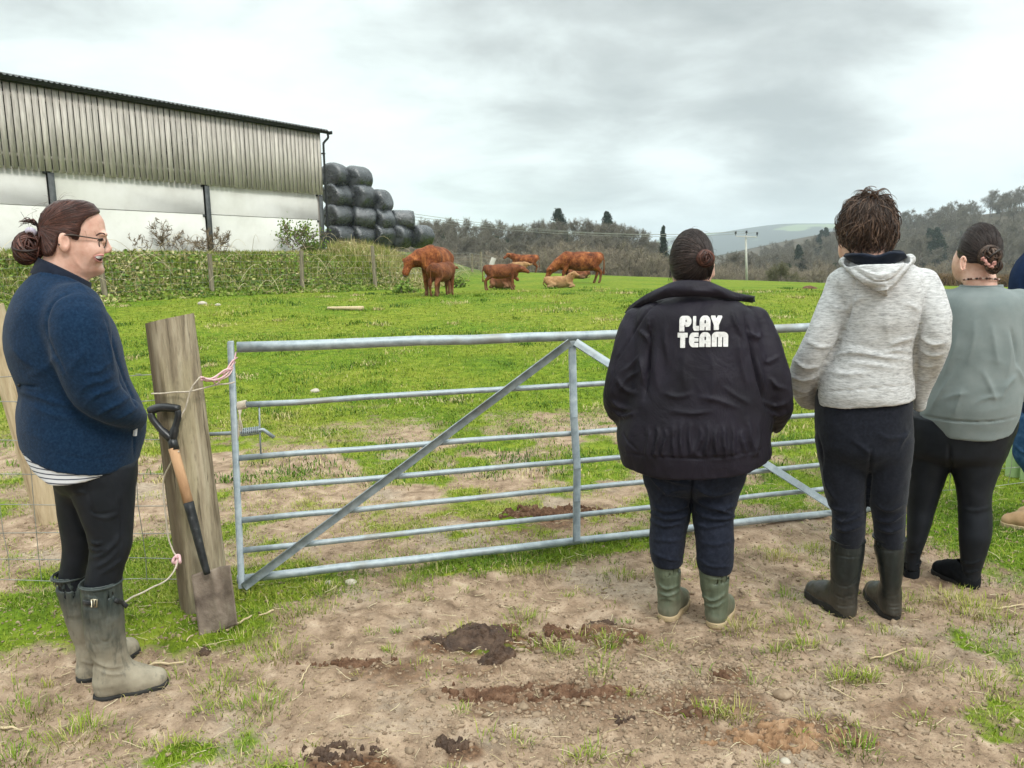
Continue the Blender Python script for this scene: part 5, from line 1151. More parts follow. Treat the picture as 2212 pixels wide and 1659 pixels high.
def jacket_person():
    f = Fig('person with dark hair bun and black PLAY TEAM jacket, seen from behind at the gate', .72, 3.02)
    g = np.random.default_rng(31); f.frame(*S3)
    rows = f.rows([(450, 600, 960, .09, -.02), (480, 520, 1040, .12, -.02), (530, 425, 1130, .15, -.02), (600, 385, 1190, .17, -.02), (700, 370, 1225, .18, -.02), (850, 352, 1258, .195, -.02), (1000, 332, 1284, .21, -.02), (1200, 296, 1298, .225, -.02), (1320, 268, 1298, .235, -.02), (1400, 258, 1296, .24, -.02), (1480, 270, 1290, .238, -.02), (1560, 288, 1284, .23, -.02), (1620, 296, 1278, .225, -.02)])
    lo, hi = f.bbox(rows, .10); v = Vol(lo, hi, .0065); v.loft(rows, 0, 2.35)
    la = [(412, 640, 0.0), (372, 760, -.02), (345, 900, -.04), (312, 1060, -.05), (300, 1170, -.02), (345, 1265, .06), (380, 1330, .14)]; ra = [(1165, 640, 0), (1215, 760, -.02), (1262, 900, -.04), (1300, 1060, -.05), (1318, 1160, -.03), (1330, 1225, .05), (1290, 1300, .14)]
    v.limb([f.c(*p) for p in la], [.066, .072, .076, .080, .077, .060, .052], .02, n=18); v.limb([f.c(*p) for p in ra], [.066, .070, .070, .068, .060, .052, .05], .02, n=18)
    hem = curve_y(f, [(200, 1515), (275, 1520), (292, 1540), (420, 1556), (560, 1571), (800, 1580), (1000, 1562), (1130, 1534), (1290, 1492), (1350, 1480)]); v.keep(hem(v.X) - v.Z)
    F = [([(640, 468), (560, 490), (470, 560), (400, 660), (330, 780), (250, 900), (215, 1060)], .007, -.005), ([(985, 472), (1080, 500), (1170, 560), (1230, 620)], .007, -.005), ([(480, 640), (476, 760), (468, 900), (458, 1020), (445, 1140)], .018, -.020), ([(1112, 590), (1135, 700), (1160, 820), (1190, 950), (1230, 1100), (1270, 1230)], .018, -.018),
         ([(410, 690), (460, 740), (480, 830)], .016, .010), ([(300, 960), (360, 920), (400, 870)], .014, .008), ([(470, 600), (475, 680), (490, 740)], .012, .008), ([(420, 870), (440, 960), (445, 1060)], .02, .012), ([(250, 1000), (310, 1080), (400, 1110)], .02, .009), ([(220, 1160), (280, 1200), (360, 1210)], .018, .010), ([(230, 1230), (300, 1260), (380, 1240)], .014, .010), ([(270, 1090), (330, 1010), (420, 960)], .014, .007),
         ([(590, 640), (580, 760), (600, 900)], .02, .006), ([(540, 800), (520, 960), (530, 1100)], .025, .007), ([(1020, 560), (1040, 640), (1090, 740)], .014, .009), ([(1060, 720), (1080, 900), (1120, 1050)], .02, .009), ([(1130, 690), (1180, 740), (1210, 700)], .014, .010), ([(1190, 880), (1220, 1000), (1240, 1100)], .014, .010), ([(1230, 840), (1250, 900), (1340, 860)], .014, .007), ([(1230, 1150), (1300, 1190), (1390, 1170)], .014, .009), ([(1250, 1210), (1310, 1250), (1390, 1230)], .012, .008), ([(1270, 1000), (1320, 1060), (1390, 1080)], .016, .008),
         ([(560, 1100), (660, 1130), (760, 1110)], .02, .006), ([(800, 1130), (920, 1150), (1080, 1210)], .02, .006), ([(620, 1220), (760, 1240), (900, 1220)], .02, .006), ([(960, 1060), (1060, 1130), (1150, 1180)], .02, .005)]
    F += [([(x + g.normal(0, 6), 1320 + g.normal(0, 25)), (x + g.normal(0, 10), 1400), (x + g.normal(0, 12), 1490), (x, 1530)], .013 + g.random() * .006, .007 + g.random() * .006) for x in range(470, 1250, 56)]
    F += [([(300, 1370), (340, 1430), (395, 1480)], .007, -.006), ([(270, 1495), (420, 1515), (600, 1532), (800, 1538), (1000, 1522), (1130, 1496), (1290, 1452)], .006, -.006), ([(1290, 1300), (1296, 1400), (1290, 1480)], .012, -.008), ([(880, 830), (900, 1000), (880, 1180)], .04, .006), ([(720, 830), (700, 960), (720, 1100)], .04, .005)]
    F = [(p_, w_, a_ * 1.45) for p_, w_, a_ in F]
    jk = f.cloth('jacket', v, M_nylon, F, (.0075, 7.5), seed=12, aniso=(1.4, 1, .8))
    # stand-up collar flopped open
    u = np.linspace(0, 1, 49); up = spline([f.c(322, 566, .10), f.c(352, 528, .03), f.c(450, 455, -.06), f.c(560, 400, -.125), f.c(650, 366, -.15), f.c(750, 360, -.155), f.c(860, 366, -.15), f.c(950, 396, -.13), f.c(1040, 436, -.09), f.c(1165, 462, .0), f.c(1172, 470, .09)], 49)
    lw = spline([f.c(326, 600, .12), f.c(345, 580, .05), f.c(440, 530, -.045), f.c(545, 486, -.135), f.c(640, 470, -.160), f.c(750, 466, -.168), f.c(860, 468, -.160), f.c(960, 480, -.14), f.c(1050, 496, -.09), f.c(1148, 508, .02), f.c(1155, 512, .10)], 49)
    g0 = np.zeros((49, 13, 3))
    for j in range(13):
        t = j / 12; g0[:, j] = lw * (1 - t) + up * t + np.array([0, -.016, 0]) * math.sin(math.pi * t) + (np.array([0, -1, .3]) * (.012 * fbm(np.stack([u * 9, np.full(49, t * 1.5), u * 0], 1), 3, 4))[:, None])
    shell('collar', g0, .014, M_nylon, jk)
    g1 = g0[:, 7:].copy(); g1[..., 1] += .022; g1[..., 2] += np.linspace(0, -.012, 6)[None]; shell('collar_lining', g1, -.01, M_navyc, jk)
    letters(f, jk, M_white)
    # trousers
    f.frame(*S5)
    hip = f.rows([(60, 180, 790, .185, 0), (140, 195, 775, .19, 0), (200, 211, 761, .185, 0), (280, 222, 742, .17, 0), (330, 250, 700, .11, 0), (380, 330, 620, .04, 0)])
    lf = f.rows([(180, 205, 478, .125, 0), (290, 224, 470, .125, 0), (400, 252, 464, .115, 0), (470, 255, 460, .105, -.005), (520, 250, 448, .1, -.01), (580, 246, 436, .098, -.015), (640, 247, 432, .095, -.02), (690, 256, 428, .088, -.02), (716, 268, 420, .08, -.02)])
    rt = f.rows([(180, 470, 766, .125, 0), (290, 472, 738, .125, 0), (400, 472, 704, .115, 0), (470, 474, 692, .105, -.01), (520, 478, 690, .1, -.03), (600, 488, 692, .098, -.04), (660, 490, 692, .095, -.045), (720, 493, 690, .088, -.045), (750, 508, 680, .08, -.045)])
    lo, hi = f.bbox(hip + lf + rt, .04); v = Vol(lo, hi, .0065); v.loft(hip, 0); v.loft(lf, .015); v.loft(rt, .015)
    F = [([(225, 215), (300, 260), (400, 290), (460, 300)], .018, .010), ([(245, 250), (330, 330), (440, 370)], .016, .010), ([(470, 300), (530, 340), (600, 350), (700, 330)], .016, .010), ([(475, 360), (540, 410), (620, 430), (700, 410)], .014, .012), ([(480, 420), (540, 470), (630, 480), (690, 470)], .014, .012), ([(260, 410), (330, 440), (400, 430), (455, 400)], .012, .012), ([(258, 450), (330, 480), (420, 470), (455, 440)], .012, .012), ([(255, 490), (330, 520), (430, 500)], .012, .010), ([(490, 510), (560, 530), (680, 500)], .012, .010),
         ([(690, 470), (640, 440), (560, 400)], .014, .010), ([(468, 200), (470, 320), (466, 440)], .012, -.012), ([(300, 200), (380, 230), (460, 240)], .02, .006), ([(255, 590), (340, 600), (430, 590)], .012, .005), ([(250, 655), (330, 690), (420, 705)], .01, .006), ([(495, 690), (570, 730), (680, 735)], .01, .006), ([(500, 600), (580, 620), (690, 600)], .014, .005), ([(300, 380), (340, 340), (440, 330)], .014, .007)]
    f.cloth('trousers', v, M_jean, F, (.004, 12), seed=14)
    lb = f.rows([(690, 272, 420, .072, -.02), (730, 268, 415, .072, -.02), (800, 276, 412, .066, -.02), (850, 290, 404, .056, -.02), (900, 296, 390, .046, -.02), (940, 298, 385, .044, -.02), (965, 300, 384, .044, -.02)])
    rb = f.rows([(730, 508, 674, .072, -.045), (760, 505, 668, .072, -.045), (840, 514, 664, .066, -.045), (900, 530, 648, .054, -.045), (950, 540, 638, .046, -.045), (1000, 546, 634, .044, -.045), (1030, 548, 632, .044, -.045)])
    hl = f.c(340, 965); hr = f.c(588, 1035)
    for rows_, hx, fl in ((lb, f.c(340, 970)[0], [([(290, 820), (340, 850), (405, 830)], .012, .010), ([(290, 870), (350, 885), (405, 860)], .010, .010), ([(295, 910), (340, 900), (380, 915)], .01, .006)]), (rb, f.c(590, 1040)[0], [([(520, 880), (580, 910), (650, 870)], .012, .012), ([(530, 930), (590, 945), (640, 915)], .010, .010), ([(520, 780), (590, 800), (660, 790)], .012, .004)])):
        cy = rows_[0][2]; make_boot(f, 'boot', rows_, (hx - .002, cy - .045, -.0), (hx + .055 if fl[0][0][0][0] > 400 else hx + .065, cy + .17, 0), M_bootg, M_gum, folds=fl, w=.95)
    # head and bun
    f.frame(*S3); c = f.c(755, 232); c[1] = -.01; r = np.array([.080, .097, .112])
    make_head(f, c, r * [.95, .96, .96], f.c(752, 470, -.03), .057, ears=[(f.c(655, 325, .005), -1), (f.c(893, 290, .03), 1)], face=(.12, 1, 0))
    hair = cap(f, 'hair', c + [0, -.012, .002], r * [1.035, 1.05, 1.04], lambda X, Y, Z: np.minimum(.035 - Y + .9 * np.maximum(Z, -.03), Z + .088 - .25 * np.abs(X)), H_dark, .0045, .0035, gather=(.62, -.72, .05), freq=46)
    cc = c + [0, -.012, .002]; rr_ = r * [1.045, 1.06, 1.05]
    st = sphere_dirs(g, 900, lambda d: d[1] < .45 + .5 * max(d[2], 0) and d[2] > -.72); strands(g, cc, rr_, st, (.66, -.74, .12), 15, .0025, (.0010, .0008), .18, mb=flyaways(g, MB(), cc, rr_, 60, lambda d: d[1] < .5 and d[2] > -.3, .04)).build('hair_strands', H_dark, hair)
    wis = MB()
    for k in range(16): 
        a = f.c(622 + g.normal(0, 6), 285 + g.normal(0, 12), .02); wis.tube(spline([a, a + [g.normal(-.003, .003), 0, -.02], a + [g.normal(-.004, .006), -.004, -.045 + g.normal(0, .01)]], 8), np.linspace(.0012, .0003, 8), 3, False, tint=.5)
    for k in range(14):
        a = f.c(g.uniform(690, 860), 345, -.085); wis.tube(spline([a, a + [g.normal(0, .006), 0, -.015], a + [g.normal(0, .01), .004, -.035]], 8), np.linspace(.0014, .0004, 8), 3, False, tint=.5)
    wis.build('loose_hair', H_dark, hair)
    b = bun(g, f.c(845, 215, -.118), .030, (.35, -1, .05), 80, loops=1.0, thick=.42); sphere_mb(b, f.c(845, 215, -.108), (.022, .016, .022), tint=.1); b.build('bun', H_red, hair)
jacket_person()

def hoodie_person():
    f = Fig('person with tousled brown hair wearing pale marl gray hoodie and black boots, seen from behind', 1.40, 3.02)
    g = np.random.default_rng(41); f.frame(*S4)
    rows = f.rows([(430, 640, 930, .075, -.02), (470, 585, 985, .09, -.02), (520, 525, 1050, .115, -.02), (580, 500, 1095, .13, -.02), (680, 520, 1112, .14, -.02), (800, 560, 1085, .145, -.02), (900, 545, 1052, .148, -.01), (1000, 510, 1030, .15, 0), (1100, 455, 1024, .155, 0), (1200, 416, 1022, .16, 0), (1290, 402, 1022, .162, 0), (1340, 402, 1014, .155, 0), (1400, 408, 1008, .15, 0)])
    lo, hi = f.bbox(rows, .14, .16); v = Vol(lo, hi, .0065); v.loft(rows, 0, 2.3); hem = curve_y(f, [(300, 1360), (400, 1352), (600, 1352), (800, 1342), (1015, 1326), (1040, 1322)]); v.keep(hem(v.X) - v.Z)
    la = [(552, 600, -.01), (530, 690, -.03), (480, 830, -.06), (430, 950, -.07), (375, 1060, -.06), (322, 1165, -.02), (318, 1250, .06), (348, 1320, .12), (400, 1330, .16)]; ra = [(1075, 600, -.01), (1110, 690, -.03), (1138, 800, -.05), (1146, 900, -.06), (1142, 970, -.05), (1120, 1080, .0), (1088, 1190, .05), (1060, 1290, .08), (1048, 1370, .10)]
    v.limb([f.c(*p) for p in la], [.055, .060, .064, .064, .063, .060, .053, .046, .042], .02, n=24); v.limb([f.c(*p) for p in ra], [.055, .058, .058, .057, .056, .047, .036, .028, .024], .02, n=24)
    F = [([(640, 690), (605, 780), (580, 860), (545, 960), (500, 1040), (440, 1130), (412, 1200)], .014, -.016), ([(1100, 640), (1075, 760), (1052, 880), (1035, 960), (1024, 1060), (1020, 1200)], .013, -.015), ([(650, 510), (640, 600), (628, 700)], .007, -.004), ([(985, 490), (1050, 560), (1090, 640)], .007, -.004),
         ([(480, 1060), (600, 1035), (700, 1040), (820, 1060), (1000, 1080)], .018, .012), ([(540, 1010), (660, 1010), (760, 1030)], .014, .006), ([(840, 1000), (930, 960), (1010, 940)], .02, .008), ([(600, 1100), (760, 1110), (900, 1140)], .02, .006), ([(460, 1150), (600, 1170), (720, 1160)], .02, .007), ([(1010, 1030), (900, 1020), (800, 1040)], .014, .007), ([(845, 720), (840, 850), (850, 960)], .03, .006),
         ([(405, 1280), (550, 1276), (700, 1264), (850, 1250), (1015, 1240)], .006, -.006), ([(330, 960), (420, 1000), (500, 990)], .018, .008), ([(260, 1080), (330, 1130), (420, 1120)], .018, .010), ([(225, 1180), (310, 1210), (400, 1190)], .015, .010), ([(235, 1250), (320, 1280), (400, 1250)], .013, .009), ([(270, 1320), (330, 1300), (395, 1290)], .012, .009), ([(1050, 930), (1120, 980), (1230, 970)], .016, .009), ([(1050, 1010), (1120, 1050), (1200, 1040)], .015, .009), ([(1040, 1100), (1100, 1120), (1150, 1110)], .013, .008), ([(1030, 1190), (1080, 1210), (1110, 1190)], .012, .007), ([(600, 760), (660, 700), (720, 690)], .02, .007), ([(1060, 780), (1000, 740), (950, 720)], .02, .006), ([(470, 700), (530, 760), (600, 770)], .02, .006)]
    hd = f.cloth('hoodie', v, M_hood, F, (.006, 8), seed=21)
    # hood lying on the back
    hr = f.rows([(430, 600, 970, .075, -.10), (480, 585, 992, .085, -.115), (520, 625, 975, .085, -.125), (560, 668, 945, .08, -.135), (600, 710, 915, .072, -.14), (640, 765, 880, .06, -.143), (670, 810, 855, .045, -.145), (680, 822, 846, .035, -.145)])
    lo, hi = f.bbox(hr, .06); v = Vol(lo, hi, .005); v.loft(hr, 0, 2.0)
    v.limb([f.c(575, 462, -.02), f.c(600, 480, -.10), f.c(670, 535, -.17), f.c(790, 575, -.2), f.c(900, 520, -.17), f.c(975, 455, -.08), f.c(985, 450, .0)], [.022] * 7, .012, n=24)
    v.ell(f.c(775, 445, -.115), (.112, .082, .055), .012, True); v.keep(v.Y - .02)
    F = [([(610, 490), (690, 545), (780, 590), (880, 570), (950, 500), (980, 460)], .009, -.008), ([(600, 510), (700, 590), (800, 640), (880, 600), (960, 510)], .010, .007), ([(640, 480), (720, 530), (800, 548), (890, 525), (940, 470)], .008, .006), ([(760, 560), (800, 575), (850, 560)], .008, -.006), ([(835, 600), (838, 640), (836, 670)], .008, .005)]
    ho = f.cloth('hood', v, M_hood, F, (.004, 14), hd, seed=5, front=.6)
    lin = MB(); cc = f.c(765, 462, -.085); nu, nv = 40, 18
    th = np.linspace(0, 2 * math.pi, nu, endpoint=False); ph = np.linspace(0.0, 1, nv); V = []
    for t in ph: V.append(np.stack([cc[0] + .103 * np.cos(th) * (1 - .75 * t), cc[1] + .078 * np.sin(th) * (1 - .6 * t), np.full(nu, cc[2] + .030 - .052 * t) + .018 * np.where(np.sin(th) > 0, 1, 0) * np.sin(th) * (1 - t) + .010 * fbm(np.stack([np.cos(th) * 2, np.sin(th) * 2, np.full(nu, t * 2)], 1), 2, 3)], 1))
    grid = np.stack(V, 1); shell('hood_lining', grid, .012, M_navyc, ho, closed=True)
    # trousers
    f.frame(*S5)
    hip = f.rows([(-200, 1130, 1620, .135, 0), (-130, 1118, 1630, .142, 0), (-70, 1115, 1632, .145, 0), (-20, 1112, 1634, .15, 0), (50, 1116, 1634, .152, 0), (120, 1124, 1628, .145, 0), (190, 1150, 1600, .10, 0), (250, 1250, 1520, .04, 0)])
    lf = f.rows([(60, 1118, 1420, .115, 0), (120, 1125, 1412, .115, 0), (220, 1140, 1404, .108, 0), (300, 1152, 1398, .102, 0), (380, 1172, 1392, .098, 0), (450, 1200, 1390, .092, -.01), (500, 1204, 1384, .09, -.02), (560, 1205, 1380, .082, -.02), (620, 1210, 1372, .07, -.02)])
    rt = f.rows([(60, 1395, 1634, .115, 0), (120, 1400, 1628, .115, 0), (220, 1392, 1618, .108, 0), (300, 1388, 1610, .102, 0), (380, 1388, 1602, .098, .01), (450, 1408, 1596, .092, .02), (500, 1418, 1594, .09, .02), (560, 1424, 1592, .08, .02), (620, 1434, 1586, .07, .02)])
    lo, hi = f.bbox(hip + lf + rt, .04); v = Vol(lo, hi, .0065); v.loft(hip, 0); v.loft(lf, .015); v.loft(rt, .015)
    F = [([(1412, 110), (1404, 220), (1394, 330), (1392, 440)], .011, -.012), ([(1160, 180), (1180, 300), (1230, 400)], .02, .007), ([(1210, 470), (1270, 500), (1370, 460)], .012, .010), ([(1212, 520), (1280, 545), (1375, 510)], .012, .009), ([(1250, 540), (1275, 490), (1330, 420)], .012, .008), ([(1420, 470), (1500, 500), (1590, 450)], .012, .009), ([(1430, 530), (1510, 550), (1590, 520)], .012, .008), ([(1430, 400), (1500, 440), (1590, 400)], .014, .006), ([(1130, 40), (1150, 130), (1165, 220)], .008, -.005), ([(1620, 20), (1580, 60), (1560, 120)], .012, .006), ([(1440, 30), (1500, 60), (1600, 50)], .02, .005), ([(1300, 60), (1380, 120), (1410, 150)], .02, .006), ([(1180, 400), (1240, 440), (1330, 440)], .014, .006)]
    f.cloth('jogging_trousers', v, M_jogger, F, (.005, 11), seed=17)
    lb = f.rows([(575, 1197, 1381, .072, -.02), (650, 1196, 1377, .071, -.02), (730, 1194, 1366, .068, -.02), (800, 1196, 1352, .062, -.02), (860, 1202, 1342, .055, -.02), (910, 1208, 1334, .048, -.02), (960, 1225, 1334, .046, -.02), (1000, 1232, 1332, .045, -.02)])
    a = f.c(1292, 1000); t = f.c(1070, 1000)
    F = [([(1200, 600), (1290, 612), (1378, 606)], .005, -.004), ([(1198, 668), (1290, 684), (1376, 678)], .005, -.004), ([(1200, 780), (1240, 830), (1300, 835), (1345, 790)], .005, -.004), ([(1205, 860), (1250, 895), (1330, 880)], .006, -.004), ([(1215, 930), (1270, 945), (1330, 935)], .006, -.004), ([(1230, 620), (1260, 618)], .004, -.003), ([(1235, 632), (1262, 630)], .004, -.003), ([(1240, 644), (1258, 643)], .004, -.003)]
    make_boot(f, 'boot', lb, (a[0], -.045, 0), (t[0], .13, 0), M_bootb, M_sole, folds=F, w=1.05, soleh=.036)
    rb = f.rows([(565, 1420, 1594, .07, .02), (640, 1424, 1590, .069, .02), (720, 1440, 1584, .066, .02), (800, 1454, 1574, .058, .02), (860, 1462, 1566, .05, .02), (910, 1468, 1562, .046, .02), (970, 1474, 1562, .045, .02)])
    a = f.c(1522, 975); t = f.c(1425, 900)
    make_boot(f, 'boot', rb, (a[0], .0, 0), (t[0] - .01, .24, 0), M_bootb, M_sole, folds=[([(1426, 605), (1510, 612), (1590, 600)], .005, -.004), ([(1428, 640), (1510, 652), (1588, 642)], .005, -.004), ([(1465, 880), (1510, 890), (1562, 880)], .006, -.004)] + [([(1500, y), (1530, y + 5), (1562, y)], .004, -.004) for y in (925, 945, 965)], w=1.0, soleh=.036)
    # head, turned a little to the left
    f.frame(*S4); c = f.c(722, 262); c[1] = .0; r = np.array([.082, .097, .112])
    make_head(f, c, r * [.95, .95, .95], f.c(722, 520, -.045), .056, ears=[(f.c(600, 350, .01), -1)], face=(-.62, .78, 0), extra=lambda v: v.ell(f.c(588, 395, .05), (.028, .035, .04), .03))
    hair = cap(f, 'hair', c + [.002, -.006, .008], r * [1.07, 1.05, 1.07], lambda X, Y, Z: np.minimum(.03 - Y + .8 * np.maximum(Z, -.02) + .2 * X, Z + .075), H_brown, .005, .006, gather=(0.1, .1, 1), freq=30)
    mb = MB(); crown = np.array([.10, -.25, 1.0]); crown /= np.linalg.norm(crown); cc = c + [.002, -.006, .008]; R_ = r * 1.10
    n = 0
    while n < 1500:
        d = g.normal(0, 1, 3); d /= np.linalg.norm(d)
        if d[2] < -.35 or (d[1] > .55 and d[2] < .3): continue
        ax = d - crown * (d @ crown)
        if np.linalg.norm(ax) < .05: continue
        ax /= np.linalg.norm(ax); ang = math.acos(np.clip(d @ crown, -1, 1)); ln = g.uniform(.6, 1.25); m = 13; t = np.linspace(0, 1, m)
        a = ang + t * ln * (1.0 if ang < 1 else .65); a = np.minimum(a, 2.15 + g.normal(0, .12)); sw = g.normal(0, .45)
        per = np.cross(crown, ax); D = np.cos(a)[:, None] * crown + np.sin(a)[:, None] * (ax * np.cos(sw * t)[:, None] + per * np.sin(sw * t)[:, None])
        up_ = g.uniform(.0, .016) * np.sin(math.pi * t * .9) + (g.random() < .28) * g.uniform(.0, .022) * t ** 1.5 + .004 * np.sin(t * 9 + g.random() * 6)
        P = cc + D * R_ + D * up_[:, None]; tn = float(np.clip(g.normal(.5, .25), 0, 1)); w0 = g.uniform(.0009, .0024)
        mb.tube(P, w0 * np.sin(np.linspace(.5, 3.05, m)) + .0003, 4, False, tint=tn, ell=.5); n += 1
    for k in range(46):                                       # curls standing up on top and at the left side
        if k < 30: d = np.array([g.uniform(-.75, .95), g.uniform(-.7, .5), 1.0])
        else: d = np.array([-1, g.uniform(-.4, .4), g.uniform(-.3, .6)])
        d /= np.linalg.norm(d); s = g.choice([-1, 1]); m = 16; t = np.linspace(0, 1, m); tx = np.cross(d, [0, 1, 0]) * s; tx /= np.linalg.norm(tx); Rr = g.uniform(.012, .026)
        P = cc + d * R_ + d * (Rr * np.sin(t * 2.7))[:, None] * 1.15 + tx * (Rr * (1 - np.cos(t * 2.7)))[:, None] + np.array([0, 1, 0]) * (g.normal(0, .012) * t)[:, None]
        for q in range(5): mb.tube(P + g.normal(0, .0018, 3) + (t ** 2)[:, None] * g.normal(0, .006, 3), np.linspace(.0017, .0004, m), 4, False, tint=float(np.clip(g.normal(.55, .2), 0, 1)))
    mb.build('hair_locks', H_brown, hair)
hoodie_person()

def sweatshirt_person():
    f = Fig('person with brown hair bun wearing plain sage gray sweatshirt and black leggings, seen from behind', 1.98, 3.30)
    g = np.random.default_rng(51); f.frame(*S4)
    rows = f.rows([(608, 1315, 1560, .062, -.02), (630, 1270, 1605, .085, -.02), (655, 1215, 1655, .11, -.02), (690, 1180, 1690, .13, -.02), (760, 1165, 1708, .15, -.02), (900, 1150, 1716, .165, -.02), (1050, 1125, 1720, .18, -.02), (1200, 1095, 1716, .19, -.02), (1320, 1070, 1706, .195, -.02), (1400, 1052, 1690, .192, -.02), (1440, 1046, 1676, .188, -.02), (1490, 1046, 1658, .18, -.02), (1560, 1058, 1642, .172, -.02)])
    lo, hi = f.bbox(rows, .11); v = Vol(lo, hi, .0068); v.loft(rows, 0, 2.3)
    v.limb([f.c(1215, 720, 0), f.c(1180, 850, -.02), f.c(1150, 1000, -.02), f.c(1120, 1120, .05), f.c(1100, 1220, .13)], [.062, .066, .062, .055, .045], .02, n=16)
    v.limb([f.c(1665, 720, 0), f.c(1690, 850, -.02), f.c(1706, 1000, -.02), f.c(1706, 1120, .04), f.c(1690, 1230, .12), f.c(1660, 1300, .17)], [.062, .066, .062, .055, .048, .042], .02, n=16)
    hem = curve_y(f, [(1000, 1470), (1045, 1482), (1150, 1506), (1300, 1530), (1420, 1542), (1500, 1545), (1600, 1534), (1660, 1505), (1720, 1480)]); v.keep(hem(v.X) - v.Z)
    F = [([(1046, 1428), (1150, 1446), (1300, 1466), (1450, 1472), (1560, 1462), (1672, 1438)], .007, -.010), ([(1400, 820), (1390, 960), (1350, 1100)], .03, .008), ([(1500, 850), (1520, 980), (1540, 1120)], .03, .009), ([(1300, 900), (1260, 1040), (1200, 1180)], .03, .008), ([(1600, 900), (1620, 1040), (1600, 1200)], .03, .008), ([(1450, 1150), (1500, 1260), (1530, 1340)], .02, .008), ([(1560, 1330), (1600, 1240), (1660, 1180)], .018, .009), ([(1400, 1360), (1470, 1320), (1580, 1310)], .018, .007), ([(1200, 1330), (1280, 1300), (1360, 1290)], .025, .006), ([(1620, 880), (1655, 1010), (1668, 1120)], .014, -.012), ([(1180, 690), (1210, 800), (1200, 900)], .02, .005), ([(1250, 1180), (1180, 1290), (1120, 1400)], .02, .006), ([(1320, 1250), (1290, 1350), (1260, 1440)], .02, .006), ([(1660, 1120), (1690, 1180), (1710, 1240)], .012, .008)]
    sw = f.cloth('sweatshirt', v, M_sweat, F, (.006, 6), seed=31)
    grid = np.stack([ring(f, (1312 - 6 * (1 - t), 634 - 24 * t), (1562 + 6 * (1 - t), 634 - 24 * t), .064, -.02) for t in np.linspace(0, 1, 6)], 1); shell('collar_band', grid[::-1], .008, M_sweat, sw, closed=True)
    f.frame(*S5)
    hip = f.rows([(-60, 1590, 2195, .185, 0), (0, 1580, 2180, .19, 0), (60, 1585, 2150, .185, 0), (130, 1590, 2120, .17, 0), (170, 1625, 2070, .12, 0), (215, 1760, 1890, .04, 0)])
    lf = f.rows([(80, 1582, 1840, .125, 0), (215, 1590, 1822, .12, 0), (320, 1596, 1785, .11, 0), (420, 1598, 1752, .1, 0), (500, 1598, 1732, .096, -.005), (580, 1596, 1706, .086, -.01), (650, 1588, 1680, .07, -.01), (690, 1584, 1668, .06, -.01), (740, 1584, 1664, .055, -.01)])
    rt = f.rows([(60, 1815, 2148, .13, 0), (140, 1815, 2116, .13, 0), (215, 1822, 2092, .122, 0), (320, 1850, 2054, .11, 0), (400, 1862, 2046, .102, 0), (470, 1864, 2050, .1, -.01), (560, 1866, 2046, .096, -.02), (640, 1872, 2024, .082, -.02), (720, 1878, 2000, .066, -.02), (780, 1886, 1986, .056, -.02), (820, 1890, 1982, .05, -.02)])
    lo, hi = f.bbox(hip + lf + rt, .04); v = Vol(lo, hi, .0065); v.loft(hip, 0); v.loft(lf, .02); v.loft(rt, .02)
    f.cloth('leggings', v, M_legg, [([(1870, 420), (1950, 440), (2040, 420)], .014, .004), ([(1880, 700), (1930, 720), (1990, 700)], .01, .005), ([(1885, 750), (1930, 765), (1985, 750)], .008, .005), ([(1600, 650), (1630, 665), (1670, 650)], .008, .004), ([(1820, 100), (1824, 180), (1826, 240)], .012, -.01)], (.002, 10), seed=33)
    for (L_, hx, tx, dy, ty) in ((f.rows([(770, 1875, 1984, .052, -.02), (820, 1872, 1982, .05, -.02), (870, 1880, 1984, .046, -.02), (900, 1884, 1984, .044, -.02)]), f.c(1942, 900)[0], f.c(1735, 850)[0], -.045, .10), (f.rows([(690, 1578, 1672, .05, -.01), (740, 1576, 1668, .048, -.01), (790, 1576, 1664, .044, -.01), (800, 1576, 1662, .044, -.01)]), f.c(1620, 800)[0], f.c(1500, 790)[0], .10, .26)):
        make_boot(f, 'shoe', L_, (hx, dy, 0), (tx, ty, 0), M_shoe, M_sole, folds=[([(1700, 780), (1760, 800), (1850, 790)], .006, .004), ([(1820, 740), (1850, 780), (1880, 800)], .006, .005), ([(1840, 830), (1900, 850), (1980, 840)], .005, -.004)], w=.95)
    f.frame(*S4); c = f.c(1418, 400); c[1] = 0.0; r = np.array([.078, .095, .108])
    make_head(f, c, r * [.95, .95, .95], f.c(1440, 640, -.03), .054, ears=[(f.c(1322, 470, -.022), -1)], face=(-.60, .80, -.1), extra=lambda v: (v.ell(f.c(1312, 520, .045), (.025, .035, .04), .03), v.ell(f.c(1420, 570, -.02), (.045, .05, .04), .03)))
    bo = f.root.children[-1]; e = f.on(bvh_of(bo), 1322, 474, .004); q = MB(); sphere_mb(q, e, (.011, .016, .031), 16, 12); th = np.linspace(.3, 5.6, 24); q.tube(np.stack([e[0] + .009 * np.cos(th), np.full(24, e[1] - .014), e[2] + .026 * np.sin(th)], 1), .0045, 6); q.build('ear', M_skin, bo)
    hair = cap(f, 'hair', c + [.004, -.008, .004], r * [1.05, 1.05, 1.05], lambda X, Y, Z: np.minimum(.052 - Y * .9 + .75 * np.maximum(Z, -.02) + .12 * X, Z + .055 + .30 * X), H_dark, .0045, .004, gather=(.55, -.75, -.25), freq=46)
    cc = c + [.004, -.008, .004]; st = sphere_dirs(g, 800, lambda d: (.12 - d[1] * .9 + .7 * max(d[2], 0) + .35 * d[0] > .1) and d[2] > -.5 + -.2 * d[0]); strands(g, cc, r * 1.06, st, (.55, -.78, -.30), 15, .003, (.0010, .0008), .2, mb=flyaways(g, MB(), cc, r * 1.05, 70, lambda d: d[1] < .5 and d[2] > -.2, .05)).build('hair_strands', H_dark, hair)
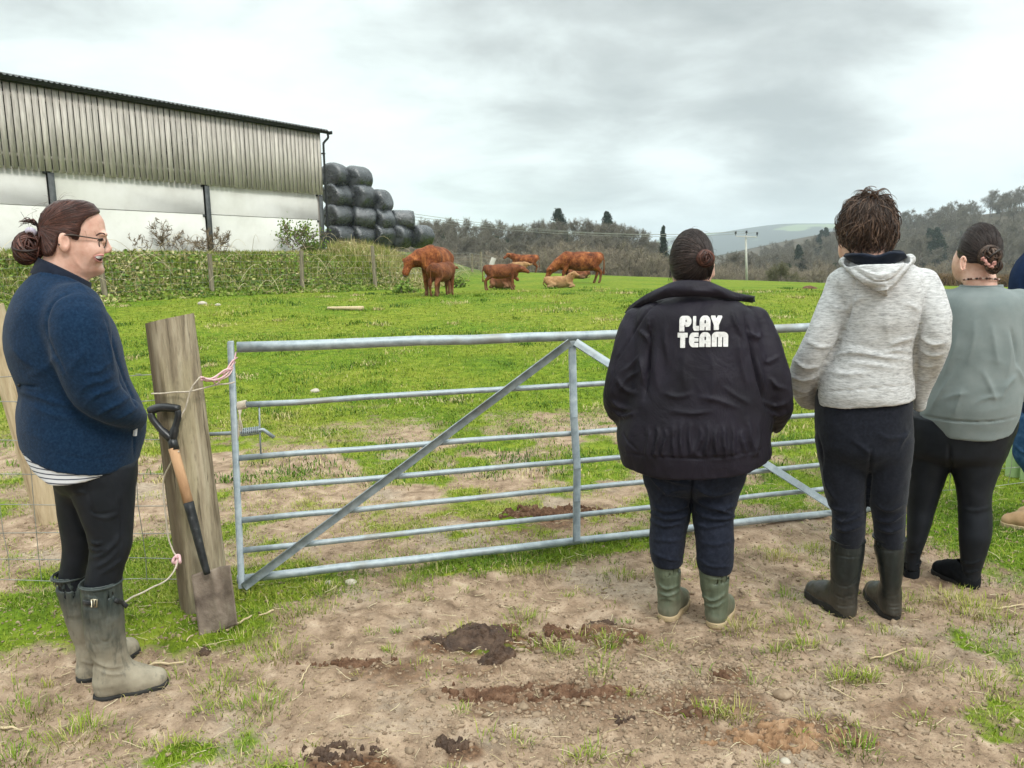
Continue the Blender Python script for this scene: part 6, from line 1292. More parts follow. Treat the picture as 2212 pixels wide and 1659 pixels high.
    b = bun(g, f.c(1490, 425, -.105), .044, (.3, -1, .1), 90, sq=.92, loops=.9, thick=.4); bun(g, f.c(1515, 490, -.10), .030, (.4, -1, -.2), 40, mb=b); sphere_mb(b, f.c(1495, 440, -.09), (.034, .022, .036), tint=.1); b.build('bun', H_brown, hair)
    q = MB(); P = spline([f.c(1440, 440, -.14), f.c(1470, 470, -.152), f.c(1500, 490, -.15), f.c(1525, 465, -.145)], 30); P = P + np.random.default_rng(3).normal(0, .0035, P.shape); q.tube(P, .005, 8); q.build('scrunchie', mat('pink_scrunchie', [(.38, .17, .14), (.55, .30, .26)], 40, .9), hair)
    q = MB(); n = 34
    for i in range(n):
        a = 2 * math.pi * i / n; p = f.c(1438, 590, -.026) + [.064 * math.cos(a), .063 * math.sin(a), .008 - .008 * math.sin(a)]; sphere_mb(q, p, (.0058, .0058, .0045), 8, 6, tint=(i * 7 % 3) / 2)
    mk = bpy.data.materials.new('wood_beads'); mk.use_nodes = True; t = NT(mk.node_tree); t.l.new(t.ramp(t.add('ShaderNodeAttribute', attribute_name='tint').outputs['Fac'], [(.2, (.03, .012, .01)), (.5, (.16, .06, .04)), (.8, (.55, .40, .33))]), t.n['Principled BSDF'].inputs['Base Color']); q.build('bead_necklace', mk, f.root)
sweatshirt_person()

def edge_person():
    f = Fig('person at the right edge mostly out of frame, navy coat, blue jeans and tan boots', 2.95, 3.95)
    g = np.random.default_rng(61); f.frame(1, 0, 0)
    rows = f.rows([(540, 2215, 2300, .10, 0), (565, 2194, 2330, .15, 0), (600, 2180, 2350, .18, 0), (660, 2176, 2362, .19, 0), (760, 2186, 2365, .19, 0), (860, 2205, 2362, .19, 0), (900, 2206, 2360, .19, 0)])
    lo, hi = f.bbox(rows, .08); v = Vol(lo, hi, .009); v.loft(rows, 0)
    for s in (-1, 1): v.limb([f.c(2255, 590, .17 * s), f.c(2262, 690, .21 * s), f.c(2262, 760, .22 * s), f.c(2222, 830, .2 * s)], [.07, .07, .062, .05], .02, n=12)
    f.cloth('coat', v, fabric('navy_coat', [(.006, .014, .04), (.012, .026, .07)], 20), [([(2200, 600), (2215, 700), (2230, 780)], .02, .012), ([(2190, 640), (2215, 680), (2240, 690)], .015, .01)], (.006, 8), seed=3)
    hip = f.rows([(860, 2206, 2355, .16, 0), (900, 2206, 2352, .16, 0), (940, 2205, 2345, .14, 0)]); l1 = f.rows([(900, 2202, 2330, .09, -.08), (945, 2188, 2318, .09, -.08), (990, 2188, 2300, .085, -.08), (1015, 2204, 2296, .08, -.08), (1040, 2222, 2290, .075, -.08)]); l2 = [(z, cx + .05, .08, rx, ry) for z, cx, cy, rx, ry in l1]
    lo, hi = f.bbox(hip + l1, .05); hi[1] = .25; hi[0] += .08; v = Vol(lo, hi, .008); v.loft(hip, 0); v.loft(l1, .02); v.loft(l2, .02)
    f.cloth('jeans', v, fabric('blue_denim', [(.012, .042, .10), (.025, .07, .15), (.05, .11, .2)], 30), [([(2190, 960), (2220, 980), (2260, 960)], .012, .01)], (.004, 12), seed=4)
    bt = f.rows([(1020, 2236, 2290, .058, -.08), (1080, 2238, 2286, .055, -.08), (1120, 2236, 2284, .048, -.08), (1150, 2232, 2284, .045, -.08)])
    for dy in (-.08, .1):
        r_ = [(z, cx + (.05 if dy > 0 else 0), dy, rx, ry) for z, cx, cy, rx, ry in bt]; hx = r_[-1][1]
        make_boot(f, 'boot', r_, (hx + .03, dy, 0), (f.c(2164, 1150)[0] + (.06 if dy > 0 else 0), dy, 0), M_tan, M_gum, w=1.0)
    c = f.c(2268, 470); make_head(f, c, np.array([.092, .076, .11]), f.c(2262, 575), .055, ears=[(c + [.0, -.078, -.01], 1)], face=(-1, 0, 0))
    cap(f, 'hair', c + [.01, 0, .012], np.array([.102, .086, .112]), lambda X, Y, Z: np.minimum(X + .03 + .9 * np.maximum(Z - .01, -.02), Z + .07), H_brown, .006, .004, gather=(1, 0, 0))
edge_person()
# ------------------------------------------------------------------ cattle
def cow_mat(name, a, b, c, leg):
    m = bpy.data.materials.new(name); m.use_nodes = True; t = NT(m.node_tree); bs = t.n['Principled BSDF']; co = t.add('ShaderNodeTexCoord').outputs['Object']
    n = t.noise(co, 3.2, 5, .65); n2 = t.noise(t.mapping(co, (1, 1, .5)), 26, 4, .7); z = t.add('ShaderNodeSeparateXYZ', ins={0: co}).outputs[2]
    col = t.ramp(t.math('ADD', t.math('MULTIPLY', n, .6), t.math('MULTIPLY', n2, .4)), [(.38, a), (.5, b), (.62, c)])
    col = t.mix(t.rng(t.math('ADD', z, t.math('MULTIPLY', n, .3)), .30, .62, .75, 0), col, C4(leg)); t.l.new(col, bs.inputs['Base Color']); bs.inputs['Roughness'].default_value = .75; bs.inputs['Specular IOR Level'].default_value = .2
    bs.inputs['Sheen Weight'].default_value = .05; bs.inputs['Sheen Tint'].default_value = (.9, .5, .3, 1)
    t.l.new(t.add('ShaderNodeBump', ins={'Strength': .5, 'Distance': .03, 'Height': n2}).outputs[0], bs.inputs['Normal']); return m
M_cow = cow_mat('red_brown_hide', (.045, .011, .004), (.17, .045, .014), (.36, .125, .040), (.17, .09, .05))
M_calf = cow_mat('brown_calf_hide', (.06, .018, .008), (.15, .047, .018), (.24, .085, .036), (.2, .11, .06))
M_fawn = cow_mat('fawn_calf_hide', (.20, .10, .045), (.32, .17, .075), (.42, .25, .12), (.36, .22, .12))
M_udder = mat('udder', [(.42, .26, .20), (.52, .36, .29)], 8, .7)
def cow(name, label, m, px, py, Y, rz, s=1.0, head=(1.25, 0, 1.25), muz=(1.62, 0, 1.0), leg=1.0, lying=False, tail=0.0, udder=False, step=(.0, .0, .0, .0), h=.026, tag_=False, group='brown cattle in the field', sink=0.0, fat=1.0):
    b = W(px, py, Y); b[2] = float(G(b[0], b[1])) - sink
    lo = np.array([-1.35, -.75, -.02]); hi = np.array([1.95, .75, 1.75]); v = Vol(lo, hi, h)
    zt = 0.0 if not lying else -.60; up = (leg - 1) * .75; O = np.array([0, 0, zt + up])
    v.ell(np.array([-.15, 0, .95]) + O, (.80, .36 * fat, .41 * fat)); v.ell(np.array([-.78, 0, 1.10]) + O, (.32, .27, .25), .12); v.ell(np.array([.50, 0, 1.0]) + O, (.36, .26, .37), .12)
    v.cone(np.array([-.98, 0, 1.26]) + O, np.array([.55, 0, 1.29]) + O, .07, .09, .08); v.ell(np.array([.72, 0, .82]) + O, (.2, .17, .24), .1)
    H = np.asarray(head, float); M = np.asarray(muz, float)
    v.limb([np.array([.55, 0, 1.08]) + O, (np.array([.55, 0, 1.12]) + O) * .5 + H * .5 + [0, 0, .02], H], [.30, .25, .17], .09)
    d = M - H; ln = np.linalg.norm(d); d /= ln; v.limb([H, H + d * ln * .5, M], [.135, .112, .095], .03); v.ell(M - d * .02, (.09, .095, .09), .02); v.ell(H + d * .05, (.14, .13, .14), .04)
    sd = np.cross(d, [0, 0, 1.0]); sd = np.array([0, 1.0, 0]) if np.linalg.norm(sd) < .2 else sd / np.linalg.norm(sd); un = np.cross(sd, d)
    for e in (-1, 1): v.limb([H + sd * e * .10 - d * .02 + un * .03, H + sd * e * .22 - d * .05 + un * .015, H + sd * e * .33 - d * .05 - un * .03], [.04, .07, .022], .02, sq=(1, 1, 1))
    if not lying:
        for i, (x, y) in enumerate(((.55, .16), (.55, -.16))):
            st = step[i]; v.limb([np.array([x - .03, y, .86]) + O, [x + .02 + st * .5, y * 1.0, .43 * leg], [x - .02 + st, y, .13], [x + .03 + st, y, .03]], [.125, .066, .05, .06], .03)
            v.ell([x + .0 + st * .5, y, .43 * leg], (.07, .065, .08), .02)
        for i, (x, y) in enumerate(((-.85, .17), (-.85, -.17))):
            st = step[2 + i]; v.limb([np.array([x + .02, y * .8, 1.02]) + O, np.array([x + .16, y * 1.1, .74]) + O, [x - .10 + st * .6, y, .48 * leg], [x - .04 + st, y, .13], [x + .01 + st, y, .03]], [.21, .15, .07, .052, .06], .05)
        tz = 1.24 + up; v.limb([[-1.07, 0, tz], [-1.14, tail * .3, tz - .25], [-1.14, tail * .6, tz - .6], [-1.12, tail, tz - .82]], [.045, .032, .03, .055], .02)
        if udder: v.ell(np.array([-.58, 0, .66]) + O, (.2, .16, .14), .05)
    else:
        v.limb([[.62, .2, .30], [.95, .24, .12], [.62, .28, .07]], [.12, .07, .055], .04); v.limb([[.62, -.2, .30], [1.0, -.22, .12], [.7, -.28, .07]], [.12, .07, .055], .04)
        for e in (-1, 1): v.limb([[-.7, .2 * e, .36], [-.3, .36 * e, .22], [-.72, .40 * e, .10], [-.35, .44 * e, .06]], [.22, .14, .075, .05], .05)
        v.limb([[-1.02, 0, .55], [-1.15, .1, .25], [-1.0, .3, .06]], [.045, .035, .05], .02)
    V, Q = v.mesh(); V = relax(V.astype(float), Q, 1); N = vnormals(V, Q); V = V + N * (.010 * fbm(V * 7, 3, 4))[:, None]
    o = mk_mesh(name, V, [Q], m, loc=b); o.rotation_euler = (0, 0, rz); o.scale = (s, s, s); tag(o, label, name, group)
    q = MB()
    for e in (-1, 1):
        q = MB(); sphere_mb(q, H + d * .10 + sd * e * .115 + un * .03, (.022,) * 3, 10, 8); q.build('eye', M_black, o)
    q = MB(); sphere_mb(q, M + d * .05, (.06, .07, .06), 12, 8); q.build('nose', mat('nose', [(.07, .035, .028), (.13, .075, .06)], 20, .5), o)
    if tag_:
        q = MB(); p = H + sd * -.25 - d * .05; q.box(p - un * .05 + d * .04, (.07, .07, .09), bev=.01); q.build('ear_tag', mat('yellow_tag', [(.6, .48, .12), (.7, .58, .2)], 10, .5), o)
    return o
D = math.radians
cow('cow', 'large red-brown cow with lowered head at the bank foot, front on, calf at her side', M_cow, 943, 632, 21.0, D(-99), .95, head=(.84, -.52, .94), muz=(.98, -.60, .64), step=(.05, -.08, 0, .05), udder=True)
cow('calf', 'small dark brown calf seen from behind beside the large left cow', M_calf, 958, 637, 20.6, D(68), .62, head=(1.05, .1, 1.15), muz=(1.32, .2, 1.1), leg=1.05, step=(.1, 0, .05, -.1), h=.034)
cow('calf', 'brown calf standing side on, facing right, between the two big cows', M_calf, 1086, 625, 24.8, D(10), .56, head=(1.18, -.05, 1.16), muz=(1.46, -.16, 1.0), leg=1.12, step=(.12, -.06, .0, -.14), h=.032, tail=.05)
cow('calf', 'brown calf lying curled up behind the standing calf', M_calf, 1085, 620, 26.4, D(-60), .60, lying=True, head=(1.0, .1, .75), muz=(1.2, .3, .5), h=.034)
cow('cow', 'red-brown cow in profile grazing with head down, fawn calf lying before her', M_cow, 1250, 612, 32.2, D(183), .93, head=(1.28, 0, .58), muz=(1.46, 0, .14), step=(.25, -.1, -.05, .12), udder=True, fat=1.05)
cow('calf', 'fawn calf lying in the grass below the grazing cow', M_fawn, 1209, 625, 25.8, D(-14), .50, lying=True, head=(.98, 0, .92), muz=(1.26, -.08, .80), h=.034, tag_=True)
cow('calf', 'distant calf lying behind the legs of the grazing cow', M_calf, 1248, 602, 40, D(160), .6, lying=True, head=(1.0, 0, .8), muz=(1.3, .1, .6), h=.04)
cow('cow', 'distant brown cow standing at the crest of the field, facing left', M_cow, 1133, 592, 59, D(183), 1.0, head=(1.22, 0, 1.36), muz=(1.52, .12, 1.14), h=.04)
cow('calf', 'distant pale brown calf suckling under the far cow at the crest', M_fawn, 1124, 592, 57.8, D(10), .6, head=(1.15, 0, 1.0), muz=(1.5, 0, 1.05), h=.045)
# ------------------------------------------------------------------ trees
def grow(seed, H, spread=.5, n=(10, 7, 7, 6), base=.28, up=.5, r0=.02, twig=.016, gn=0, trunks=1, cone=False, droop=0.0):
    """returns (limb polylines, twig polylines): lists of (points, r0, r1)"""
    g = np.random.default_rng(seed); limbs, twigs = [], []
    def poly(p, d, L, k, wob, upb):
        P = [p]; d = d / np.linalg.norm(d)
        for i in range(k):
            d = d + g.normal(0, wob, 3) + np.array([0, 0, upb]); d = d / np.linalg.norm(d); P.append(P[-1] + d * L / k)
        return np.array(P)
    for t in range(trunks):
        a = g.uniform(0, 6.28); tilt = .04 if trunks == 1 else .35
        tr = poly(np.array([math.cos(a) * .15 * (trunks > 1), math.sin(a) * .15 * (trunks > 1), -.3]), np.array([math.cos(a) * tilt, math.sin(a) * tilt, 1]), H * (.80 if trunks == 1 else .6), 8, .05 if trunks == 1 else .14, .02)
        R = H * r0 / math.sqrt(trunks); limbs.append((tr, R, R * .22))
        for i in range(n[0]):
            f = base + (1 - base) * (i + g.random()) / n[0]; x = f * 8; j = min(int(x), 7); p = tr[j] + (tr[j + 1] - tr[j]) * (x - j); a = g.uniform(0, 6.28); el = g.uniform(.1, .9) + f * .5
            L1 = H * spread * (1.15 - .62 * f) * g.uniform(.75, 1.15); l1 = poly(p, np.array([math.cos(a), math.sin(a), el]), L1, 5, .17, .05 * up); r1 = R * (1 - .75 * f) * .55; limbs.append((l1, r1, r1 * .3))
            for k in range(n[1]):
                f2 = .25 + .75 * (k + g.random()) / n[1]; x = f2 * 5; j = min(int(x), 4); p2 = l1[j] + (l1[j + 1] - l1[j]) * (x - j); dd = (l1[j + 1] - l1[j]); dd = dd / np.linalg.norm(dd) + g.normal(0, .55, 3) + np.array([0, 0, .25 * up])
                l2 = poly(p2, dd, L1 * g.uniform(.3, .55) * (1.2 - .5 * f2), 4, .2, .06 * up - droop); r2 = max(r1 * .42 * (1 - .5 * f2), twig * 1.5); limbs.append((l2, r2, twig))
                for q in range(n[2]):
                    f3 = .2 + .8 * (q + g.random()) / n[2]; x = f3 * 4; j = min(int(x), 3); p3 = l2[j] + (l2[j + 1] - l2[j]) * (x - j); dd = (l2[j + 1] - l2[j]); L3 = np.linalg.norm(l2[-1] - l2[0]) * g.uniform(.35, .65); dd = dd / np.linalg.norm(dd) + g.normal(0, .65, 3) + np.array([0, 0, .2 * up - droop * 3])
                    l3 = poly(p3, dd, L3, 2, .2, .05); twigs.append((l3, twig * 1.1, twig * .45))
                    for _ in range(n[3]):
                        p4 = l3[1] + (l3[2] - l3[1]) * g.random(); dd = (l3[2] - l3[1]); dd = dd / (np.linalg.norm(dd) + 1e-6) + g.normal(0, .7, 3) + np.array([0, 0, .15 * up - droop * 3]); dd /= np.linalg.norm(dd)
                        twigs.append((np.array([p4, p4 + dd * L3 * g.uniform(.4, .9)]), twig * .75, twig * .3))
    return limbs, twigs
def poly_mesh(lst, sides, mb=None, tint=None, g=None):
    mb = mb or MB()
    for P, a, b in lst: mb.tube(P, np.linspace(a, b, len(P)), sides, False, tint=.5 if g is None else float(g.random()))
    return mb
M_bark = mat('bark', [(.055, .045, .036), (.12, .10, .083), (.20, .175, .15)], 1.5, .95)
M_twig = mat('bare_twigs', [(.115, .102, .076), (.20, .178, .135)], .5, .95, tint=(.65, 1.3))
M_twigb = mat('brown_twigs', [(.165, .135, .095), (.26, .218, .155)], .5, .95, tint=(.65, 1.3))
M_ivy = mat('ivy_leaves', [(.014, .026, .010), (.032, .055, .02)], .8, .8, tint=(.6, 1.4))
M_fir = mat('conifer_needles', [(.012, .022, .014), (.028, .046, .026)], .7, .9, tint=(.6, 1.4))
M_haw = mat('mossy_twigs', [(.085, .082, .040), (.155, .145, .078)], .6, .95, tint=(.6, 1.4))
def leafballs(g, centres, rad, n, size):
    V, Q, A = [], [], []
    c = np.repeat(np.asarray(centres), n, 0); p = c + g.normal(0, 1, c.shape) * np.repeat(np.asarray(rad), n)[:, None] * .5; k = len(p)
    u = g.normal(0, 1, (k, 3)); u /= np.linalg.norm(u, axis=1)[:, None]; w = np.cross(u, g.normal(0, 1, (k, 3))); w /= np.linalg.norm(w, axis=1)[:, None]; s = size * g.uniform(.6, 1.4, k)[:, None]
    V = np.stack([p - u * s, p + w * s * .6, p + u * s, p - w * s * .6], 1).reshape(-1, 3); Q = np.arange(4 * k).reshape(-1, 4); return V, Q, np.repeat(g.random(k), 4)
def make_tree(kind, seed):
    g = np.random.default_rng(seed)
    root = bpy.data.objects.new(kind, None); SC.collection.objects.link(root)
    if kind == 'conifer_tree':
        limbs = [(np.array([[0, 0, -.3], [0.05, 0, 6], [0, .05, 15.5]]), .36, .05)]; C, R_ = [], []
        for i in range(210):
            f = g.random() ** .8; z = 2.2 + f * 13.4; a = g.uniform(0, 6.28); L = (4.6 * (1 - f) ** .75 + .35) * g.uniform(.45, 1.1); p = np.array([0, 0, z]); e = p + np.array([math.cos(a) * L, math.sin(a) * L, -.12 * L + .5 * f]); limbs.append((np.array([p, (p + e) / 2 + [0, 0, .15], e]), .05, .015))
            for t in (.45, .7, .95): C.append(p + (e - p) * t); R_.append(.75 * (1.1 - .5 * f))
        poly_mesh(limbs, 5).build('trunk', M_bark, root); V, Q, A = leafballs(g, C, R_, 16, .2); MB().raw(V, Q, None, A).build('crown', M_fir, root, False); return root
    par = {'bare_tree': dict(H=14, spread=.42, n=(13, 8, 8, 7), base=.30, up=.6, twig=.021), 'scrub_tree': dict(H=9, spread=.5, n=(7, 6, 7, 6), base=.12, up=1.0, twig=.020, trunks=4, r0=.016), 'thorn_tree': dict(H=4.6, spread=.62, n=(9, 7, 8, 6), base=.12, up=.1, twig=.017, trunks=3, r0=.03, droop=.05), 'ivy_tree': dict(H=13, spread=.36, n=(11, 7, 6, 6), base=.3, up=.8, twig=.02)}[kind]
    limbs, twigs = grow(seed, **par); poly_mesh(limbs, 5).build('trunk', M_bark, root); cr = poly_mesh(twigs, 3, g=g)
    cr.build('crown', {'bare_tree': M_twig, 'scrub_tree': M_twigb, 'thorn_tree': M_haw, 'ivy_tree': M_twig}[kind], root, False)
    if kind == 'ivy_tree':
        tr = limbs[0][0]; C = [tr[min(int(t * 8), 7)] + (tr[min(int(t * 8), 7) + 1] - tr[min(int(t * 8), 7)]) * (t * 8 % 1) for t in np.linspace(.04, .8, 40)]; V, Q, A = leafballs(g, C, np.linspace(1.2, .7, 40), 38, .22); MB().raw(V, Q, None, A).build('ivy', M_ivy, root, False)
    return root
def plant_trees():
    g = np.random.default_rng(77)
    proto = {k: [make_tree(k, s) for s in range(a, a + n)] for k, a, n in (('bare_tree', 10, 4), ('scrub_tree', 30, 3), ('ivy_tree', 50, 2), ('conifer_tree', 60, 2), ('thorn_tree', 70, 1))}
    used = set()
    def put(kind, px, Y, top=None, label='', group=None, s=None, dz=-.2):
        i = int(g.integers(len(proto[kind]))); pr = proto[kind][i]; H = {'bare_tree': 14, 'scrub_tree': 8.0, 'ivy_tree': 13, 'conifer_tree': 15.8, 'thorn_tree': 4.2}[kind]
        p = W(px, 570, Y); z = float(G0(p[0], p[1])); 
        if top is not None: s = max((W(px, top, Y)[2] - z) / H, .35)
        w = s * g.uniform(.9, 1.15); loc = (p[0], p[1], z + dz)
        if id(pr) not in used:
            used.add(id(pr)); pr.location = loc; pr.rotation_euler = (0, 0, g.uniform(0, 6.28)); pr.scale = (w, w, s); o = pr; tag(o, label, 'tree', group)
        else: o = copy_thing(pr, loc, g.uniform(0, 6.28), (w, w, s), label, group); o['category'] = 'tree'
        return o
    sky = lambda x: np.interp(x, [840, 890, 930, 980, 1060, 1130, 1170, 1250, 1300, 1345, 1385, 1430, 1455], [470, 470, 463, 470, 474, 482, 472, 470, 466, 484, 494, 522, 540])
    LT = 'tall bare tree in the wooded hill behind the cattle'; LM = 'bare tree in the middle of the wood behind the cattle'; LS = 'brown leafless scrub tree in the thicket beyond the field crest'
    for k in range(56):
        px = 856 + k * 10.7 + g.normal(0, 5); put('bare_tree' if g.random() < .84 else 'ivy_tree', px, g.uniform(165, 205), sky(px) + abs(g.normal(0, 7)) - 6, LT, 'trees of the far wood')
    for k in range(56):
        px = 850 + k * 10.8 + g.normal(0, 6); put('bare_tree' if g.random() < .7 else 'ivy_tree', px, g.uniform(140, 160), sky(px) + 24 + abs(g.normal(0, 10)), LM, 'trees in the middle of the wood')
    for k in range(60):
        px = 870 + k * 10 + g.normal(0, 6); put('scrub_tree', px, g.uniform(105, 128), np.interp(px, [870, 1050, 1150, 1250, 1330, 1460], [520, 532, 520, 505, 512, 548]) + abs(g.normal(0, 8)), LS, 'scrub trees beyond the crest')
    put('conifer_tree', 1207, 190, 453, 'broad dark conifer on the skyline, left of the two above the wood'); put('conifer_tree', 1311, 186, 459, 'dark conifer on the skyline right of the hill top')
    put('conifer_tree', 1432, 150, 488, 'narrow pointed conifer at the right end of the wood', s=None).scale = (.36, .36, .72)
    LV = 'bare valley tree between the two wooded hills'
    for k in range(46):
        px = 1445 + k * 11 + g.normal(0, 6); put('bare_tree' if g.random() < .7 else 'ivy_tree', px, g.uniform(190, 260), np.interp(px, [1440, 1500, 1600, 1700, 1800, 1950], [536, 540, 532, 536, 528, 520]) + abs(g.normal(0, 8)), LV, 'trees along the valley')
    for k in range(34):
        px = 1445 + k * 15.5 + g.normal(0, 6); put('scrub_tree', px, g.uniform(110, 150), np.interp(px, [1440, 1560, 1600, 1800, 1950], [552, 556, 560, 556, 566]) + abs(g.normal(0, 7)), 'pale brown scrub tree along the valley edge', 'scrub trees along the valley')
    put('conifer_tree', 1724, 230, 530, 'dark conifer in the valley left of the gray hoodie')
    put('thorn_tree', 1690, 63, 556, 'spreading mossy thorn tree just beyond the field crest')
    LR = 'bare tree on the steep wooded hill at right'
    for k in range(330):
        px = g.uniform(1740, 2330) if k < 270 else g.uniform(1640, 1900); Y = g.uniform(250, 460) if px > 1880 else g.uniform(330, 480); put('bare_tree' if g.random() < .82 else ('ivy_tree' if g.random() < .75 else 'conifer_tree'), px, Y, None, LR, 'trees on the right hill', s=g.uniform(.75, 1.15))
    for k in range(24):
        px = 1930 + k * 16 + g.normal(0, 7); put('scrub_tree', px, g.uniform(120, 170), None, 'leafless scrub tree at the foot of the right hill', 'scrub trees under the right hill', s=g.uniform(.7, 1.1))
    # clipped hedge on the right edge of the field
    a = W(1960, 622, 66); b = W(2240, 630, 60); q = []
    limbs = []
    for k in range(900):
        t = g.random(); p = a + (b - a) * t; p = p + [g.normal(0, .3), g.normal(0, .5), 0]; p[2] = float(G0(p[0], p[1])); hh = 1.25 + .12 * math.sin(t * 40)
        limbs.append((np.array([p, p + [g.normal(0, .15), g.normal(0, .15), hh * .6], p + [g.normal(0, .3), g.normal(0, .3), hh]]) - a, .03, .012))
    tag(poly_mesh(limbs, 3, g=g).build('hedge', mat('hedge_twigs', [(.16, .095, .05), (.24, .155, .085)], 1, .95, tint=(.6, 1.3)), None, False, loc=a), 'low clipped brown hedge behind the hoodie and sweatshirt shoulders', 'hedge')
plant_trees()
# ------------------------------------------------------------------ grass, bank plants, litter
def ramp_mat(name, stops, rough=.75, attr='tint', trans=0.0):
    m = bpy.data.materials.new(name); m.use_nodes = True; t = NT(m.node_tree); b = t.n['Principled BSDF']; a = t.add('ShaderNodeAttribute', attribute_name=attr).outputs['Fac']
    t.l.new(t.ramp(a, stops), b.inputs['Base Color']); b.inputs['Roughness'].default_value = rough; b.inputs['Specular IOR Level'].default_value = .2
    return m
M_grass = ramp_mat('grass_blades', [(0, (.48, .40, .22)), (.14, (.40, .335, .14)), (.24, (.26, .285, .035)), (.5, (.155, .235, .015)), (.75, (.085, .165, .012)), (1, (.03, .08, .012))])
M_straw = ramp_mat('straw', [(0, (.33, .25, .13)), (.5, (.50, .41, .24)), (1, (.66, .57, .38))])
M_leafb = ramp_mat('bank_leaves', [(0, (.46, .40, .23)), (.2, (.34, .33, .12)), (.35, (.21, .285, .045)), (.7, (.125, .21, .033)), (1, (.045, .095, .022))])
def blades(P, h, w, lean, az, tint, name, m, curve=.5, kind='stuff'):
    """bent blades standing at P; all arrays of length n"""
    n = len(P); d = np.stack([np.cos(az), np.sin(az), np.zeros(n)], 1); s = np.stack([-np.sin(az), np.cos(az), np.zeros(n)], 1); z = np.array([0, 0, 1.0])
    l1 = lean * .6; l2 = lean * 1.5
    m1 = P + (d * np.sin(l1)[:, None] + z * np.cos(l1)[:, None]) * (h * .55)[:, None]; t = m1 + (d * np.sin(l2)[:, None] + z * np.cos(l2)[:, None]) * (h * .5)[:, None]
    hw = (w / 2)[:, None]; V = np.stack([P - s * hw, P + s * hw, m1 + s * hw * .8, m1 - s * hw * .8, t], 1).reshape(-1, 3)
    b = np.arange(n)[:, None] * 5; Q = b + np.array([[0, 1, 2, 3]]); T = b + np.array([[3, 2, 4]])
    o = mk_mesh(name, V, [Q, T], m, smooth=False, attrs={'tint': np.repeat(tint, 5)}); return tag(o, None, None, None, kind)
def field_grass():
    g = np.random.default_rng(101); X, Y, Hh, Ww, Ln, Tn = [], [], [], [], [], []
    def zone(n, y0, y1, h, w, lean, thr, clump=2.2, pw=1.0, tint=None):
        u = g.random(n); y = (y0 ** pw + u * (y1 ** pw - y0 ** pw)) ** (1 / pw); x = (g.random(n) * 2 - 1) * (y * .72 + .5)
        gm = grass_mask(x, y); c = fbm(xy3(x, y, clump), 3, 61); k = g.random(n) < np.clip((gm - thr) * 1.5 + c * .9, 0, 1); k &= bank_s(x, y) < .4; k &= dung_mask(x, y) < .35
        x, y, gm, c = x[k], y[k], gm[k], c[k]; m = len(x)
        big = fbm(xy3(x, y, .42), 3, 62); med = fbm(xy3(x, y, 1.9), 2, 63)
        t = .42 + .30 * big + .24 * med + g.normal(0, .13, m); dead = g.random(m) < np.clip(.30 - .35 * gm + .2 * med, .03, .5) * np.where(y < 8, 1, .5); t = np.where(dead, g.uniform(0, .2, m), np.clip(t, .2, 1))
        strip = np.exp(-((y - gate_y(x)) / .3) ** 2) * (x > -.9) * (x < 1.2); t = np.where(dead, t, np.clip(t + .25 * strip, 0, 1))
        X.append(x); Y.append(y); Hh.append(h * g.uniform(.45, 1.3, m) * (1 + .5 * c) * (.7 + .5 * gm) * (1 + .35 * strip)); Ww.append(w * g.uniform(.6, 1.3, m)); Ln.append(np.clip(g.normal(lean, .3, m), .05, 1.35)); Tn.append(t)
    zone(110000, 1.7, 4.4, .030, .0028, .95, .18, 3.0); zone(210000, 3.2, 7.5, .032, .0036, .95, .05, 3.5); zone(170000, 6.5, 13, .030, .006, .9, .0, 2.5); zone(90000, 12, 24, .032, .012, .85, 0, 1.6)
    X, Y, Hh, Ww, Ln, Tn = [np.concatenate(a) for a in (X, Y, Hh, Ww, Ln, Tn)]
    P = np.stack([X, Y, G(X, Y) - .004], 1); blades(P, Hh, Ww, Ln, g.uniform(0, 6.28, len(X)), Tn, 'grass', M_grass)
field_grass()
def rank_tufts():
    """longer, darker clumps and dead patches scattered over the grazed field"""
    g = np.random.default_rng(141); X, Y, H, Wd, A, T, L = [], [], [], [], [], [], []
    for k in range(430):
        y = 5.2 + 20 * g.random() ** 1.7; x = g.uniform(-1, 1) * (.72 * y); 
        if bank_s(x, y) > -.3: continue
        r = g.uniform(.04, .16) * (1 + y / 25); n = int(g.uniform(40, 130)); dx, dy = g.normal(0, r, n), g.normal(0, r, n); dead = g.random() < .28; t0 = g.uniform(.02, .2) if dead else g.uniform(.62, .95)
        X.append(x + dx); Y.append(y + dy); H.append(g.uniform(.02, .06, n) * (.8 + y / 22)); Wd.append(g.uniform(.003, .006, n) * (1 + y / 9)); A.append(g.uniform(0, 6.28, n)); T.append(np.clip(g.normal(t0, .08, n), 0, 1)); L.append(np.clip(g.normal(.7, .3, n), .1, 1.3))
    X, Y, H, Wd, A, T, L = [np.concatenate(a) for a in (X, Y, H, Wd, A, T, L)]; blades(np.stack([X, Y, G(X, Y) - .004], 1), H, Wd, L, A, T, 'rank_grass', M_grass)
rank_tufts()
